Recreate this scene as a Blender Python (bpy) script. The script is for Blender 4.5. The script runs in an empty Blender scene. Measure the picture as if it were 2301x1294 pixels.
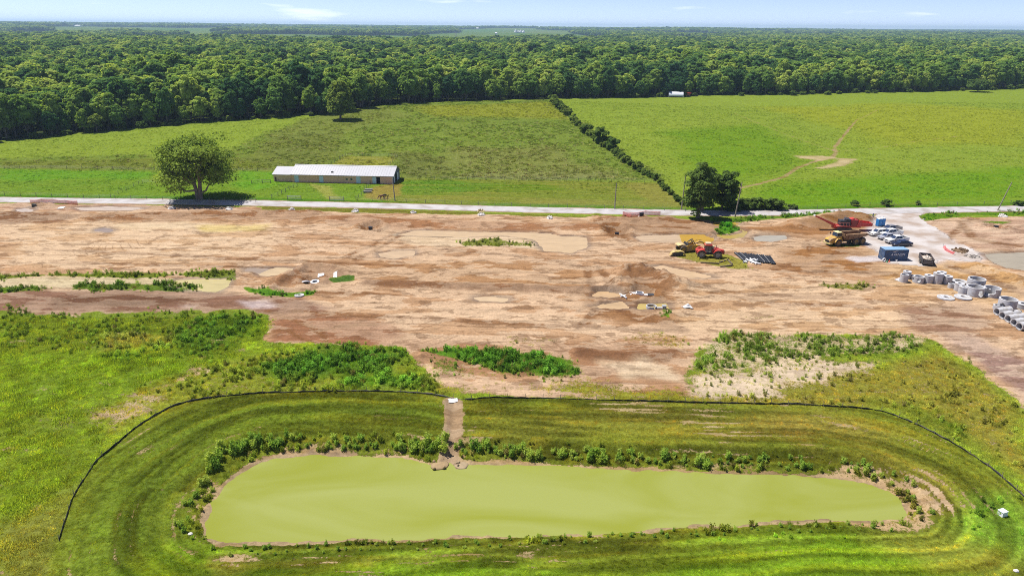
import bpy, bmesh, math, random
import numpy as np
from mathutils import Vector, Matrix

# ---------------------------------------------------------------- camera
scene = bpy.context.scene
F_PX, CX, CY = 1584.0, 1150.5, 647.0          # focal length and centre in photograph pixels
CAM_H = 50.0
PITCH, ROLL = math.radians(20.27), math.radians(0.40)
_F = np.array([0.0, math.cos(PITCH), -math.sin(PITCH)])
_R0 = np.array([1.0, 0.0, 0.0]); _U0 = np.array([0.0, math.sin(PITCH), math.cos(PITCH)])
_R = _R0 * math.cos(ROLL) + _U0 * math.sin(ROLL)
_U = _U0 * math.cos(ROLL) - _R0 * math.sin(ROLL)
cam_data = bpy.data.cameras.new('camera')
cam_data.sensor_width = 36.0
cam_data.lens = 36.0 * F_PX / 2301.0
cam_data.clip_start = 1.0
cam_data.clip_end = 60000.0
cam = bpy.data.objects.new('camera', cam_data)
scene.collection.objects.link(cam)
cam.matrix_world = Matrix(((_R[0], _U[0], -_F[0], 0.0), (_R[1], _U[1], -_F[1], 0.0), (_R[2], _U[2], -_F[2], CAM_H), (0, 0, 0, 1)))
scene.camera = cam

# ---------------------------------------------------------------- sky, sun, exposure
SUN_EL = math.radians(64.0)
SUN_AZ = math.radians(-66.0)                   # measured from +Y towards +X: behind the scene, to the left
sun_dir = Vector((math.sin(SUN_AZ) * math.cos(SUN_EL), math.cos(SUN_AZ) * math.cos(SUN_EL), math.sin(SUN_EL)))
world = bpy.data.worlds.new('World')
scene.world = world
world.use_nodes = True
_wn, _wl = world.node_tree.nodes, world.node_tree.links
_wn.clear()
_sky = _wn.new('ShaderNodeTexSky'); _sky.sky_type = 'NISHITA'; _sky.sun_disc = False
_sky.sun_elevation = SUN_EL; _sky.sun_rotation = SUN_AZ
_sky.altitude = 4000.0; _sky.air_density = 0.6; _sky.dust_density = 0.15; _sky.ozone_density = 1.2
# a few thin fair-weather clouds low over the horizon
_tc = _wn.new('ShaderNodeTexCoord')
_mp = _wn.new('ShaderNodeMapping'); _mp.inputs['Scale'].default_value = (7.0, 7.0, 60.0); _mp.inputs['Location'].default_value = (3.1, 1.7, 0.35)
_nz = _wn.new('ShaderNodeTexNoise'); _nz.inputs['Scale'].default_value = 1.0; _nz.inputs['Detail'].default_value = 5.0; _nz.inputs['Roughness'].default_value = 0.5
_cr = _wn.new('ShaderNodeValToRGB'); _cr.color_ramp.elements[0].position = 0.60; _cr.color_ramp.elements[1].position = 0.78
_cr.color_ramp.elements[0].color = (0, 0, 0, 1); _cr.color_ramp.elements[1].color = (0.55, 0.55, 0.55, 1)
_mx = _wn.new('ShaderNodeMix'); _mx.data_type = 'RGBA'
_bg = _wn.new('ShaderNodeBackground'); _bg.inputs['Strength'].default_value = 0.096
_ow = _wn.new('ShaderNodeOutputWorld')
_wl.new(_tc.outputs['Generated'], _mp.inputs['Vector']); _wl.new(_mp.outputs['Vector'], _nz.inputs['Vector'])
_wl.new(_nz.outputs['Fac'], _cr.inputs['Fac']); _wl.new(_cr.outputs['Color'], _mx.inputs['Factor'])
_tn = _wn.new('ShaderNodeVectorMath'); _tn.operation = 'MULTIPLY'; _tn.inputs[1].default_value = (1.03, .90, .96)   # white balance of the clear sky
_wl.new(_sky.outputs['Color'], _tn.inputs[0]); _wl.new(_tn.outputs[0], _mx.inputs['A']); _mx.inputs['B'].default_value = (10.5, 10.5, 10.8, 1)
_wl.new(_mx.outputs['Result'], _bg.inputs['Color']); _wl.new(_bg.outputs['Background'], _ow.inputs['Surface'])

sun_data = bpy.data.lights.new('sun', 'SUN')
sun_data.energy = 3.7; sun_data.angle = math.radians(0.53); sun_data.color = (1.0, 0.955, 0.88)
sun = bpy.data.objects.new('sun', sun_data)
scene.collection.objects.link(sun)
sun.rotation_euler = sun_dir.to_track_quat('Z', 'Y').to_euler()
sun.location = (-100, 100, 300)

vs = scene.view_settings
vs.view_transform = 'Standard'; vs.look = 'None'; vs.exposure = 0.87; vs.gamma = 1.0; vs.use_curve_mapping = False
cy = scene.cycles
cy.max_bounces = 5; cy.diffuse_bounces = 3; cy.glossy_bounces = 2; cy.transmission_bounces = 2; cy.transparent_max_bounces = 6
cy.volume_bounces = 1; cy.use_adaptive_sampling = True; cy.adaptive_threshold = 0.01
cy.use_denoising = False; cy.caustics_reflective = False; cy.caustics_refractive = False
cy.sample_clamp_indirect = 4.0
cy.pixel_filter_type = 'BLACKMAN_HARRIS'; cy.filter_width = 1.0

# ---------------------------------------------------------------- noise and geometry helpers
def _hash(ix, iy, seed):
    h = (ix.astype(np.int64) * 374761393 + iy.astype(np.int64) * 668265263 + seed * 1442695041) & 0xFFFFFFFF
    h = ((h ^ (h >> 13)) * 1274126177) & 0xFFFFFFFF
    return ((h ^ (h >> 16)) & 0xFFFF) / 65535.0

def vnoise(x, y, seed=0):
    x = np.asarray(x, float); y = np.asarray(y, float)
    ix = np.floor(x); iy = np.floor(y); fx = x - ix; fy = y - iy
    fx = fx * fx * (3 - 2 * fx); fy = fy * fy * (3 - 2 * fy)
    ix = ix.astype(np.int64); iy = iy.astype(np.int64)
    a = _hash(ix, iy, seed); b = _hash(ix + 1, iy, seed); c = _hash(ix, iy + 1, seed); d = _hash(ix + 1, iy + 1, seed)
    return a + (b - a) * fx + (c - a) * fy + (a - b - c + d) * fx * fy

def fbm(x, y, octs=4, seed=0, gain=0.5):
    t = 0.0; a = 1.0; s = 0.0
    for k in range(octs):
        t = t + a * vnoise(x * 2 ** k, y * 2 ** k, seed + 17 * k); s += a; a *= gain
    return t / s

def sstep(e0, e1, v):
    t = np.clip((np.asarray(v, float) - e0) / (e1 - e0), 0, 1)
    return t * t * (3 - 2 * t)

def seg_dist(x, y, pts):
    """distance from points to an open polyline and the position along it"""
    best = np.full(np.shape(x), 1e9); tt = np.zeros(np.shape(x)); acc = 0.0
    for (ax, ay), (bx, by) in zip(pts[:-1], pts[1:]):
        dx, dy = bx - ax, by - ay; L2 = dx * dx + dy * dy + 1e-12; L = math.sqrt(L2)
        t = np.clip(((x - ax) * dx + (y - ay) * dy) / L2, 0, 1)
        d = np.hypot(x - ax - t * dx, y - ay - t * dy)
        m = d < best
        best = np.where(m, d, best); tt = np.where(m, acc + t * L, tt); acc += L
    return best, tt

def poly_sd(x, y, pts):
    """signed distance to a closed polygon, negative inside"""
    d, _ = seg_dist(x, y, list(pts) + [pts[0]])
    ins = np.zeros(np.shape(x), bool)
    n = len(pts)
    for i in range(n):
        ax, ay = pts[i]; bx, by = pts[(i + 1) % n]
        if ay == by: continue
        c = ((ay > y) != (by > y)) & (x < (bx - ax) * (y - ay) / (by - ay) + ax)
        ins ^= c
    return np.where(ins, -d, d)

# ---------------------------------------------------------------- macro terrain
def macro(x, y):
    x = np.asarray(x, float); y = np.asarray(y, float)
    s = sstep(245, 330, y)
    h = s * (1.6 * np.sin(x / 95.0 + 0.6) * np.sin(y / 120.0) + 0.9 * np.sin(x / 41.0 + y / 77.0))
    h = h + 5.0 * np.exp(-(((x + 55) / 120.0) ** 2 + ((y - 440) / 110.0) ** 2)) * s
    h = h - 2.2 * np.exp(-(((x - 150) / 60.0) ** 2 + ((y - 330) / 60.0) ** 2)) * s
    f = sstep(1500, 6000, y)
    h = h + f * (30 * (fbm(x / 1700.0, y / 2300.0, 3, 5) - 0.45) + 14 * sstep(0, -5000, x)) + 34 * sstep(1800, 9500, y)
    return h

def ray(px, py):
    return _F + _R * ((px - CX) / F_PX) + _U * ((CY - py) / F_PX)

def P(px, py, z=None):
    """photograph pixel -> point on the ground (or on the level z)"""
    d = ray(px, py)
    zz = 0.0 if z is None else z
    for _ in range(1 if z is not None else 14):
        t = (zz - CAM_H) / d[2]
        x, y = d[0] * t, d[1] * t
        if z is None:
            zz = 0.5 * zz + 0.5 * float(macro(x, y)) if _ > 0 else float(macro(x, y))
    return (float(x), float(y))

def PP(pts, z=None):
    return [P(a, b, z) for a, b in pts]

def mpp(px, py):
    """metres per photograph pixel across the view at the ground point of that pixel"""
    x, y = P(px, py)
    dep = np.dot(np.array([x, y, -CAM_H]), _F)
    return dep / F_PX

# ---------------------------------------------------------------- colour
def lin(c):
    c = c / 255.0
    return c / 12.92 if c <= 0.04045 else ((c + 0.055) / 1.055) ** 2.4

GAIN = 1.95
def A(r, g, b, k=1.0):
    """base colour that looks about like this sRGB colour on level ground in this sun"""
    return (lin(r) / GAIN * k, lin(g) / GAIN * k, lin(b) / GAIN * k)

# ---------------------------------------------------------------- objects
COL = scene.collection
def setp(o, label=None, cat=None, group=None, kind=None):
    if label: o['label'] = label
    if cat: o['category'] = cat
    if group: o['group'] = group
    if kind: o['kind'] = kind
    return o

def empty(name, loc=(0, 0, 0), rz=0.0, label=None, cat=None, group=None, scale=1.0):
    o = bpy.data.objects.new(name, None)
    COL.objects.link(o)
    o.location = loc; o.rotation_euler = (0, 0, rz); o.scale = (scale,) * 3
    o.empty_display_size = 0.3
    return setp(o, label, cat, group)

class MB:
    """collects shapes for one mesh"""
    def __init__(self): self.v = []; self.f = []; self.m = []; self.mat = 0; self.sm = []
    def add(self, vs, fs, smooth=False):
        b = len(self.v); self.v.extend([tuple(map(float, p)) for p in vs])
        for f in fs: self.f.append([i + b for i in f]); self.m.append(self.mat); self.sm.append(smooth)
        return self
    def box(self, x0, x1, y0, y1, z0, z1):
        vs = [(x0, y0, z0), (x1, y0, z0), (x1, y1, z0), (x0, y1, z0), (x0, y0, z1), (x1, y0, z1), (x1, y1, z1), (x0, y1, z1)]
        return self.add(vs, [(0, 3, 2, 1), (4, 5, 6, 7), (0, 1, 5, 4), (1, 2, 6, 5), (2, 3, 7, 6), (3, 0, 4, 7)])
    def hexa(self, b4, t4):
        return self.add(list(b4) + list(t4), [(0, 3, 2, 1), (4, 5, 6, 7), (0, 1, 5, 4), (1, 2, 6, 5), (2, 3, 7, 6), (3, 0, 4, 7)])
    def tube(self, p0, p1, r0, r1=None, n=8, caps=True):
        r1 = r0 if r1 is None else r1
        p0 = Vector(p0); p1 = Vector(p1); d = (p1 - p0)
        q = d.to_track_quat('Z', 'Y')
        vs = []
        for p, r in ((p0, r0), (p1, r1)):
            for k in range(n):
                a = 2 * math.pi * k / n
                vs.append(p + q @ Vector((r * math.cos(a), r * math.sin(a), 0)))
        self.add(vs, [(k, (k + 1) % n, n + (k + 1) % n, n + k) for k in range(n)], True)
        if caps:
            self.add(vs[:n], [tuple(range(n - 1, -1, -1))]); self.add(vs[n:], [tuple(range(n))])
        return self
    def path(self, pts, radii, n=6):
        for i in range(len(pts) - 1): self.tube(pts[i], pts[i + 1], radii[i], radii[i + 1], n, True)
        return self
    def prism(self, prof, y0, y1, inset=0.0):
        """profile in x,z extruded along y"""
        n = len(prof)
        vs = [(x, y0, z) for x, z in prof] + [(x, y1, z) for x, z in prof]
        fs = [(i, (i + 1) % n, n + (i + 1) % n, n + i) for i in range(n)]
        return self.add(vs, fs + [tuple(range(n - 1, -1, -1)), tuple(range(n, 2 * n))])
    def lathe(self, prof, n=20, c=(0, 0, 0), axis='z', smooth=True):
        """closed profile of (r, h) turned round an axis"""
        vs = []
        for r, h in prof:
            for k in range(n):
                a = 2 * math.pi * k / n
                if axis == 'z': vs.append((c[0] + r * math.cos(a), c[1] + r * math.sin(a), c[2] + h))
                elif axis == 'y': vs.append((c[0] + r * math.cos(a), c[1] + h, c[2] + r * math.sin(a)))
                else: vs.append((c[0] + h, c[1] + r * math.cos(a), c[2] + r * math.sin(a)))
        m = len(prof)
        fs = [(i * n + k, i * n + (k + 1) % n, ((i + 1) % m) * n + (k + 1) % n, ((i + 1) % m) * n + k) for i in range(m) for k in range(n)]
        return self.add(vs, fs, smooth)
    def disc(self, c, r, n=16, axis='z'):
        vs = []
        for k in range(n):
            a = 2 * math.pi * k / n
            u, w = r * math.cos(a), r * math.sin(a)
            vs.append((c[0] + u, c[1] + w, c[2]) if axis == 'z' else ((c[0] + u, c[1], c[2] + w) if axis == 'y' else (c[0], c[1] + u, c[2] + w)))
        return self.add(vs, [tuple(range(n))])
    def ico(self, c, r, sub=1, jit=0.0, rng=None, sq=(1, 1, 1)):
        bm = bmesh.new(); bmesh.ops.create_icosphere(bm, subdivisions=sub, radius=1.0)
        vs = []
        for v in bm.verts:
            k = r * (1 + (rng.uniform(-jit, jit) if rng else 0))
            vs.append((c[0] + v.co.x * k * sq[0], c[1] + v.co.y * k * sq[1], c[2] + v.co.z * k * sq[2]))
        fs = [[v.index for v in f.verts] for f in bm.faces]; bm.free()
        return self.add(vs, fs)
    def mesh(self, name, mats, fix=True):
        me = bpy.data.meshes.new(name)
        me.from_pydata(self.v, [], self.f)
        for m in (mats if isinstance(mats, (list, tuple)) else [mats]): me.materials.append(m)
        me.polygons.foreach_set('material_index', self.m)
        me.polygons.foreach_set('use_smooth', self.sm)
        if fix:
            bm = bmesh.new(); bm.from_mesh(me)
            bmesh.ops.recalc_face_normals(bm, faces=bm.faces[:])
            bm.to_mesh(me); bm.free()
        me.update()
        return me
    def obj(self, name, mats, parent=None, loc=None, rz=None, bevel=0.0, **kw):
        o = bpy.data.objects.new(name, self.mesh(name, mats))
        COL.objects.link(o)
        if parent is not None: o.parent = parent
        if loc is not None: o.location = loc
        if rz is not None: o.rotation_euler = (0, 0, rz)
        if bevel:
            b = o.modifiers.new('bevel', 'BEVEL'); b.width = bevel; b.segments = 2; b.limit_method = 'ANGLE'
        return setp(o, **kw)

def copy_tree(o, parent=None):
    c = o.copy(); COL.objects.link(c); c.parent = parent
    for ch in list(o.children): copy_tree(ch, c)
    return c

# ---------------------------------------------------------------- materials
def mat(name, col, rough=0.6, metal=0.0, var=0.0, vscale=1.0, dirt=None, dscale=2.0, damt=0.45, spec=0.5):
    """plain surface with uneven tone and, if asked, patches of dirt or rust"""
    m = bpy.data.materials.new(name); m.use_nodes = True
    nt = m.node_tree; b = nt.nodes['Principled BSDF']
    b.inputs['Roughness'].default_value = rough; b.inputs['Metallic'].default_value = metal
    b.inputs['Specular IOR Level'].default_value = spec
    b.inputs['Base Color'].default_value = (*col, 1)
    if var or dirt:
        tc = nt.nodes.new('ShaderNodeTexCoord')
        n = nt.nodes.new('ShaderNodeTexNoise'); n.inputs['Scale'].default_value = vscale; n.inputs['Detail'].default_value = 6
        nt.links.new(tc.outputs['Object'], n.inputs['Vector'])
        r = nt.nodes.new('ShaderNodeValToRGB')
        r.color_ramp.elements[0].color = (*[c * (1 - var) for c in col], 1); r.color_ramp.elements[1].color = (*[min(1, c * (1 + var)) for c in col], 1)
        r.color_ramp.elements[0].position = 0.3; r.color_ramp.elements[1].position = 0.7
        nt.links.new(n.outputs['Fac'], r.inputs['Fac'])
        out = r.outputs['Color']
        if dirt:
            n2 = nt.nodes.new('ShaderNodeTexNoise'); n2.inputs['Scale'].default_value = dscale; n2.inputs['Detail'].default_value = 8
            nt.links.new(tc.outputs['Object'], n2.inputs['Vector'])
            r2 = nt.nodes.new('ShaderNodeValToRGB'); r2.color_ramp.elements[0].position = 0.62 - damt * 0.4; r2.color_ramp.elements[1].position = 0.72 - damt * 0.2
            nt.links.new(n2.outputs['Fac'], r2.inputs['Fac'])
            mx = nt.nodes.new('ShaderNodeMix'); mx.data_type = 'RGBA'
            mx.inputs['B'].default_value = (*dirt, 1)
            nt.links.new(r2.outputs['Color'], mx.inputs['Factor']); nt.links.new(out, mx.inputs['A'])
            out = mx.outputs['Result']
        nt.links.new(out, b.inputs['Base Color'])
    return m

# ================================================================ THE LAND
POND_Z = -1.2
POND = PP([(462,1160),(475,1130),(510,1085),(560,1047),(610,1027),(700,1022),(790,1026),(900,1030),(955,1042),(985,1050),(1012,1050),(1045,1041),
           (1150,1043),(1350,1053),(1530,1061),(1700,1067),(1850,1071),(1950,1086),(2010,1115),(2036,1150),(2030,1166),(1900,1171),(1750,1169),
           (1500,1186),(1300,1199),(1000,1206),(800,1213),(650,1220),(500,1223),(467,1202)], POND_Z)
SILT_PX = [(108,1294),(125,1235),(140,1195),(165,1115),(215,1040),(300,965),(390,912),(480,894),(560,886),(700,881),(880,881),(960,887),(1018,898),(1040,901),
           (1100,894),(1250,897),(1400,901),(1560,906),(1780,910),(1890,915),(1980,923),(2070,960),(2150,1002),(2220,1048),(2301,1118),(2380,1200)]
SILT = PP(SILT_PX)
ROAD_PX = [(-420,443),(0,449),(300,452.5),(600,457),(900,463.5),(1150,470.5),(1400,476),(1600,479.5),(1800,478),(2000,474),(2301,468.5),(2700,460)]
ROAD = PP(ROAD_PX, 0.0)
DRIVE = PP([(1968,474),(2090,474),(2070,487),(2088,503),(2128,528),(2152,548),(2206,570),(2196,588),(2150,586),(2120,581),(2095,599),(2050,598),(1998,592),
            (1985,577),(1966,562),(1936,548),(1938,527),(1958,510)], 0.0)
PUDDLES = [  # name detail, polygon in photograph pixels, water colour, how deep below the dirt the level stands
    ('tan', [(893,528),(935,518),(1045,520),(1180,522),(1235,525),(1262,531),(1320,533),(1316,556),(1280,568),(1225,563),(1212,547),(1205,538),(1130,529),(1040,532)], (222,192,150)),
    ('tan', [(1425,531),(1470,528),(1530,527),(1536,544),(1440,541)], (214,186,150)),
    ('yellow', [(1533,528),(1580,527),(1606,535),(1592,546),(1538,545)], (206,166,76)),
    ('grey', [(1688,532),(1715,528),(1762,529),(1770,536),(1735,543),(1700,541)], (190,182,165)),
    ('yellow', [(1602,501),(1640,498),(1660,503),(1640,507),(1608,506)], (200,165,76)),
    ('yellow', [(1606,526),(1640,530),(1672,521),(1664,515),(1680,520),(1672,532),(1638,536),(1612,534)], (196,172,96)),
    ('tan', [(1436,600),(1490,597),(1545,608),(1605,621),(1560,624),(1470,615)], (222,190,150)),
    ('tan', [(853,570),(880,564),(928,564),(928,573),(885,580),(858,577)], (220,190,152)),
    ('tan', [(574,612),(620,601),(660,603),(645,618),(585,619)], (222,196,155)),
    ('grey', [(548,605),(575,602),(602,603),(580,612),(555,612)], (180,160,140)),
    ('pale green', [(395,630),(450,627),(517,627),(512,643),(485,656),(430,650),(388,640)], (214,198,142)),
    ('grey', [(2210,571),(2301,567),(2420,570),(2420,612),(2301,606),(2262,601),(2235,590)], (188,176,152)),
    ('yellow', [(1437,683),(1494,682),(1499,692),(1436,693)], (206,182,112)),
    ('tan', [(1340,655),(1362,653),(1400,662),(1368,668),(1335,664)], (214,180,138)),
    ('tan', [(1330,688),(1395,678),(1412,690),(1370,693)], (214,182,140)),
    ('tan', [(1065,669),(1090,666),(1145,671),(1130,677),(1080,675)], (224,196,158)),
    ('tan', [(168,467),(240,464),(330,467),(300,472),(190,473)], (222,200,175)),
    ('tan', [(38,470),(62,468),(76,470),(70,476),(44,476)], (220,200,178)),
    ('grey', [(213,515),(232,512),(255,517),(246,521),(220,520)], (170,150,132)),
]
PUD_W = [PP(p, 0.0) for _, p, _ in PUDDLES]
BERMS = [  # polyline in photograph pixels, height, half width, roughness
    ([(-40,482),(90,487),(180,487)], 0.9, 2.6, .5), ([(190,494),(330,484),(520,481),(700,480)], 0.9, 2.4, .5),
    ([(700,490),(790,492),(860,498),(1000,503),(1240,511),(1400,512)], 0.7, 2.6, .4),
    ([(815,636),(1000,641),(1180,645),(1290,651),(1400,652)], 0.6, 1.5, .5),
    ([(-40,612),(120,607),(300,606),(430,610),(560,616)], 0.5, 1.2, .5),
    ([(622,634),(660,618),(690,604),(735,604),(765,615)], 1.1, 2.0, .7),
    ([(600,655),(640,632)], 0.6, 1.2, .6),
    ([(820,662),(900,672),(1010,684),(1180,692),(1330,697)], 0.45, 1.2, .5),
    ([(1390,640),(1408,612),(1450,607),(1505,632),(1530,645)], 1.5, 2.6, .8),
    ([(1785,508),(1850,493),(1905,487),(1950,494)], 1.5, 3.6, .35),
    ([(1700,520),(1790,515)], .6, 3.0, .4),
    ([(1608,536),(1640,543),(1680,538),(1697,532)], 0.45, 0.9, .5), ([(1690,545),(1735,548),(1775,541)], 0.35, 0.9, .4),
    ([(2190,600),(2240,615),(2301,634),(2380,650)], 0.9, 2.0, .5),
    ([(1300,792),(1380,800),(1440,802),(1510,797)], 0.7, 1.6, .7), ([(610,772),(700,781),(790,784),(890,792),(950,800)], 0.5, 1.3, .5),
    ([(900,812),(960,806),(1010,822)], 0.5, 1.5, .6),
    ([(1640,768),(1800,757),(2060,757)], 0.3, 1.2, .3),
    ([(1500,640),(1700,640),(1900,655)], 0.25, 1.5, .3),
    ([(1340,488),(1420,500),(1500,492)], 0.8, 2.4, .6),
    ([(1570,505),(1600,515),(1605,530)], 0.7, 1.6, .6),
    ([(2145,548),(2170,556)], 0.8, 1.6, .5), ([(2235,516),(2275,520),(2301,512)], 0.5, 2.5, .4),
    ([(1540,700),(1490,722),(1470,715)], 0.5, 1.4, .6),
]
BERM_W = [(PP(p, 0.0), h, w, r) for p, h, w, r in BERMS]
PITS = [(833,511,.9,2.6), (1386,520,1.0,2.8), (2237,512,0.9,2.2), (1448,656,0.8,2.2), (90,464,0.7,1.6), (700,632,0.5,1.8), (1425,488,0.8,2.0)]
PIT_W = [(*P(a, b, 0.0), d, r) for a, b, d, r in PITS]
RILL = PP([(1016,905),(1022,935),(1016,975),(1010,1010),(1003,1040)])          # muddy run down to the pond
GULLY = PP([(1640,428),(1710,413),(1762,398),(1790,378),(1825,365),(1868,355),(1878,345),(1876,330),(1900,300),(1925,270),(1985,240)])
GULLY2 = PP([(1876,340),(1840,328),(1760,300),(1690,272),(1650,255)]); GULLY3 = PP([(1880,341),(1950,336),(2060,318),(2170,305)])
RUTS = [([(2125,540),(2165,508),(2160,500),(2190,492)], 1.0), ([(2165,508),(2185,535),(2225,545),(2301,555)], 1.2), ([(2135,600),(2200,620),(2301,660)], 1.4),
        ([(1810,560),(1808,545),(1830,536)], .5), ([(1818,566),(1822,548),(1845,540)], .5), ([(1350,495),(1375,520),(1420,545)], .7), ([(1338,497),(1362,525),(1410,552)], .7),
        ([(900,530),(850,560),(800,585)], .7), ([(880,528),(830,556),(770,580)], .7), ([(720,745),(760,735),(840,730)], .6), ([(600,700),(700,735),(735,765)], .6),
        ([(1320,610),(1330,640),(1300,660)], .8), ([(1345,600),(1370,640),(1350,690),(1300,740)], .8), ([(1380,690),(1440,720),(1530,740)], 1.1),
        ([(640,652),(700,655),(900,668)], .9), ([(660,700),(900,715),(1300,735),(1520,745)], .8), ([(1540,640),(1700,665),(1900,670),(2100,690)], .8),
        ([(1600,660),(1750,683),(1950,690)], .8), ([(1760,600),(1850,590),(1890,565)], 1.2), ([(1740,607),(1860,612),(2000,615)], 1.0), ([(560,760),(640,740),(700,775)], .5),
        ([(100,560),(300,570),(600,585),(900,598)], .7), ([(120,590),(500,600),(800,610)], .6), ([(1000,560),(1250,585),(1340,610)], .7)]
RUT_W = [(PP(p, 0.0), w) for p, w in RUTS]
SITE_PX = [(-200,455),(0,457),(300,461),(590,466),(900,475),(1240,487),(1500,490),(1600,495),(1780,492),(1960,486),(2080,490),(2150,490),(2301,487),(2500,480),
           (2600,1100),(2301,920),(2205,838),(2140,790),(2090,765),(2000,757),(1640,757),(1560,800),(1545,860),(1550,905),(1250,893),(1050,888),(1000,872),
           (930,815),(895,785),(760,782),(600,775),(590,745),(600,712),(470,705),(90,712),(0,703),(-200,705)]
SITE = PP(SITE_PX)

def site_rough(x, y):
    return sstep(2.0, -3.0, poly_sd(x, y, SITE))

def hfull(x, y):
    x = np.asarray(x, float); y = np.asarray(y, float)
    h = macro(x, y)
    near = (y < 260)
    if not near.any(): return h
    shp = h.shape; x1 = x[near]; y1 = y[near]; h1 = np.array(h[near], float)
    rd, _ = seg_dist(x1, y1, ROAD)
    quiet = sstep(3.2, 5.5, rd)
    sr = site_rough(x1, y1)
    h1 = h1 + quiet * (sr * (0.10 * fbm(x1 / 2.2, y1 / 1.6, 3, 3) + 0.05 * fbm(x1 / 7, y1 / 5, 2, 9)) + (1 - sr) * (0.16 * fbm(x1 / 3.0, y1 / 3.0, 3, 21)))
    for pts, A_, w, r in BERM_W:
        bx = [p[0] for p in pts]; by = [p[1] for p in pts]
        m = (x1 > min(bx) - 3 * w) & (x1 < max(bx) + 3 * w) & (y1 > min(by) - 3 * w) & (y1 < max(by) + 3 * w)
        if not m.any(): continue
        d, _ = seg_dist(x1[m], y1[m], pts)
        nn = 1 + r * 1.5 * (fbm(x1[m] / 1.3, y1[m] / 1.3, 3, 31) - 0.5) + 0.5 * (fbm(x1[m] / 5, y1[m] / 5, 2, 33) - 0.5)
        h1[m] = h1[m] + quiet[m] * A_ * nn * np.exp(-(d / w) ** 2)
    for cx, cy_, dp, r in PIT_W:
        d = np.hypot(x1 - cx, (y1 - cy_) * 0.8)
        h1 = h1 - dp * sstep(r * 1.15, r * 0.6, d) + 0.5 * np.exp(-((d - r * 1.5) / 0.9) ** 2) * (0.4 + fbm(x1 / 0.9, y1 / 0.9, 2, 44))
    for pts, w in RUT_W:
        bx = [p[0] for p in pts]; by = [p[1] for p in pts]
        m = (x1 > min(bx) - 3) & (x1 < max(bx) + 3) & (y1 > min(by) - 3) & (y1 < max(by) + 3)
        if not m.any(): continue
        d, _ = seg_dist(x1[m], y1[m], pts)
        h1[m] = h1[m] - 0.10 * np.exp(-(d / (w * .5)) ** 2) + 0.08 * np.exp(-((d - w) / (w * .4)) ** 2)
    for pts in PUD_W:
        bx = [p[0] for p in pts]; by = [p[1] for p in pts]
        m = (x1 > min(bx) - 3) & (x1 < max(bx) + 3) & (y1 > min(by) - 3) & (y1 < max(by) + 3)
        if not m.any(): continue
        sd = poly_sd(x1[m], y1[m], pts) + 1.1 * (fbm(x1[m] / 1.8, y1[m] / 1.8, 3, 51) - 0.5)
        k = sstep(0.9, -0.25, sd)
        h1[m] = h1[m] * (1 - k) - 0.16 * k
    dr = poly_sd(x1, y1, DRIVE)
    k = sstep(2.0, -1.0, dr); h1 = h1 * (1 - k) + 0.02 * k
    m = (y1 < 112)
    if m.any():
        xm, ym = x1[m], y1[m]
        sd = poly_sd(xm, ym, POND)
        far = sstep(0.0, 14.0, ym - 72)               # the far bank is cut steeper and gullied
        slope = 0.18 + 0.40 * far
        ero = far * 0.9 * (np.abs(vnoise(xm / 1.1, ym / 6.0, 61) - 0.5) * 2 - 0.5) + 0.5 * (fbm(xm / 2.5, ym / 2.5, 2, 63) - 0.5)
        sd = sd + 1.1 * (fbm(xm / 5.0, ym / 5.0, 2, 65) - .5) + .9 * (fbm(xm / 1.2, ym / 1.2, 3, 67) - .5)
        hb = POND_Z - 0.02 + slope * np.maximum(sd + ero * sstep(0.2, 2.0, sd), 0) - 0.5 * sstep(0, 2.5, -sd)
        hm = h1[m]
        t = sstep(-0.35, 0.35, hm - hb)
        hm = np.where(sd < 20, hm * (1 - t) + hb * t, hm)
        d, _ = seg_dist(xm, ym, RILL)
        hm = hm - 0.28 * np.exp(-(d / 0.6) ** 2) + 0.10 * np.exp(-((d - 1.25) / 0.4) ** 2)
        h1[m] = hm
    h1 = h1 * quiet + 0.0 * (1 - quiet)
    h = np.array(h, float); h[near] = h1
    return h

def hz(x, y):
    """height of the finished land sheet at one point"""
    i = min(max(int(np.searchsorted(_rows, y)) - 1, 0), len(_rows) - 2)
    v = (y - _rows[i]) / (_rows[i + 1] - _rows[i]); out = 0.0
    for k, wv in ((i, 1 - v), (i + 1, v)):
        u = (x / _half[k] + 1) * .5 * (_nc - 1); j = min(max(int(u), 0), _nc - 2); f = min(max(u - j, 0), 1)
        out += wv * (GZ[k * _nc + j] * (1 - f) + GZ[k * _nc + j + 1] * f)
    return float(out)

def G(px, py):
    """photograph pixel -> point standing on the land"""
    x, y = P(px, py)
    z = hz(x, y)
    if abs(z) > .15 and y < 118:                     # on the banks: meet the sloping land itself
        d = ray(px, py); z = z * .5
        for _ in range(16):
            t = (z - CAM_H) / d[2]; x, y = d[0] * t, d[1] * t; z = .6 * z + .4 * hz(x, y)
        z = hz(x, y)
    return Vector((float(x), float(y), z))

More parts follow.
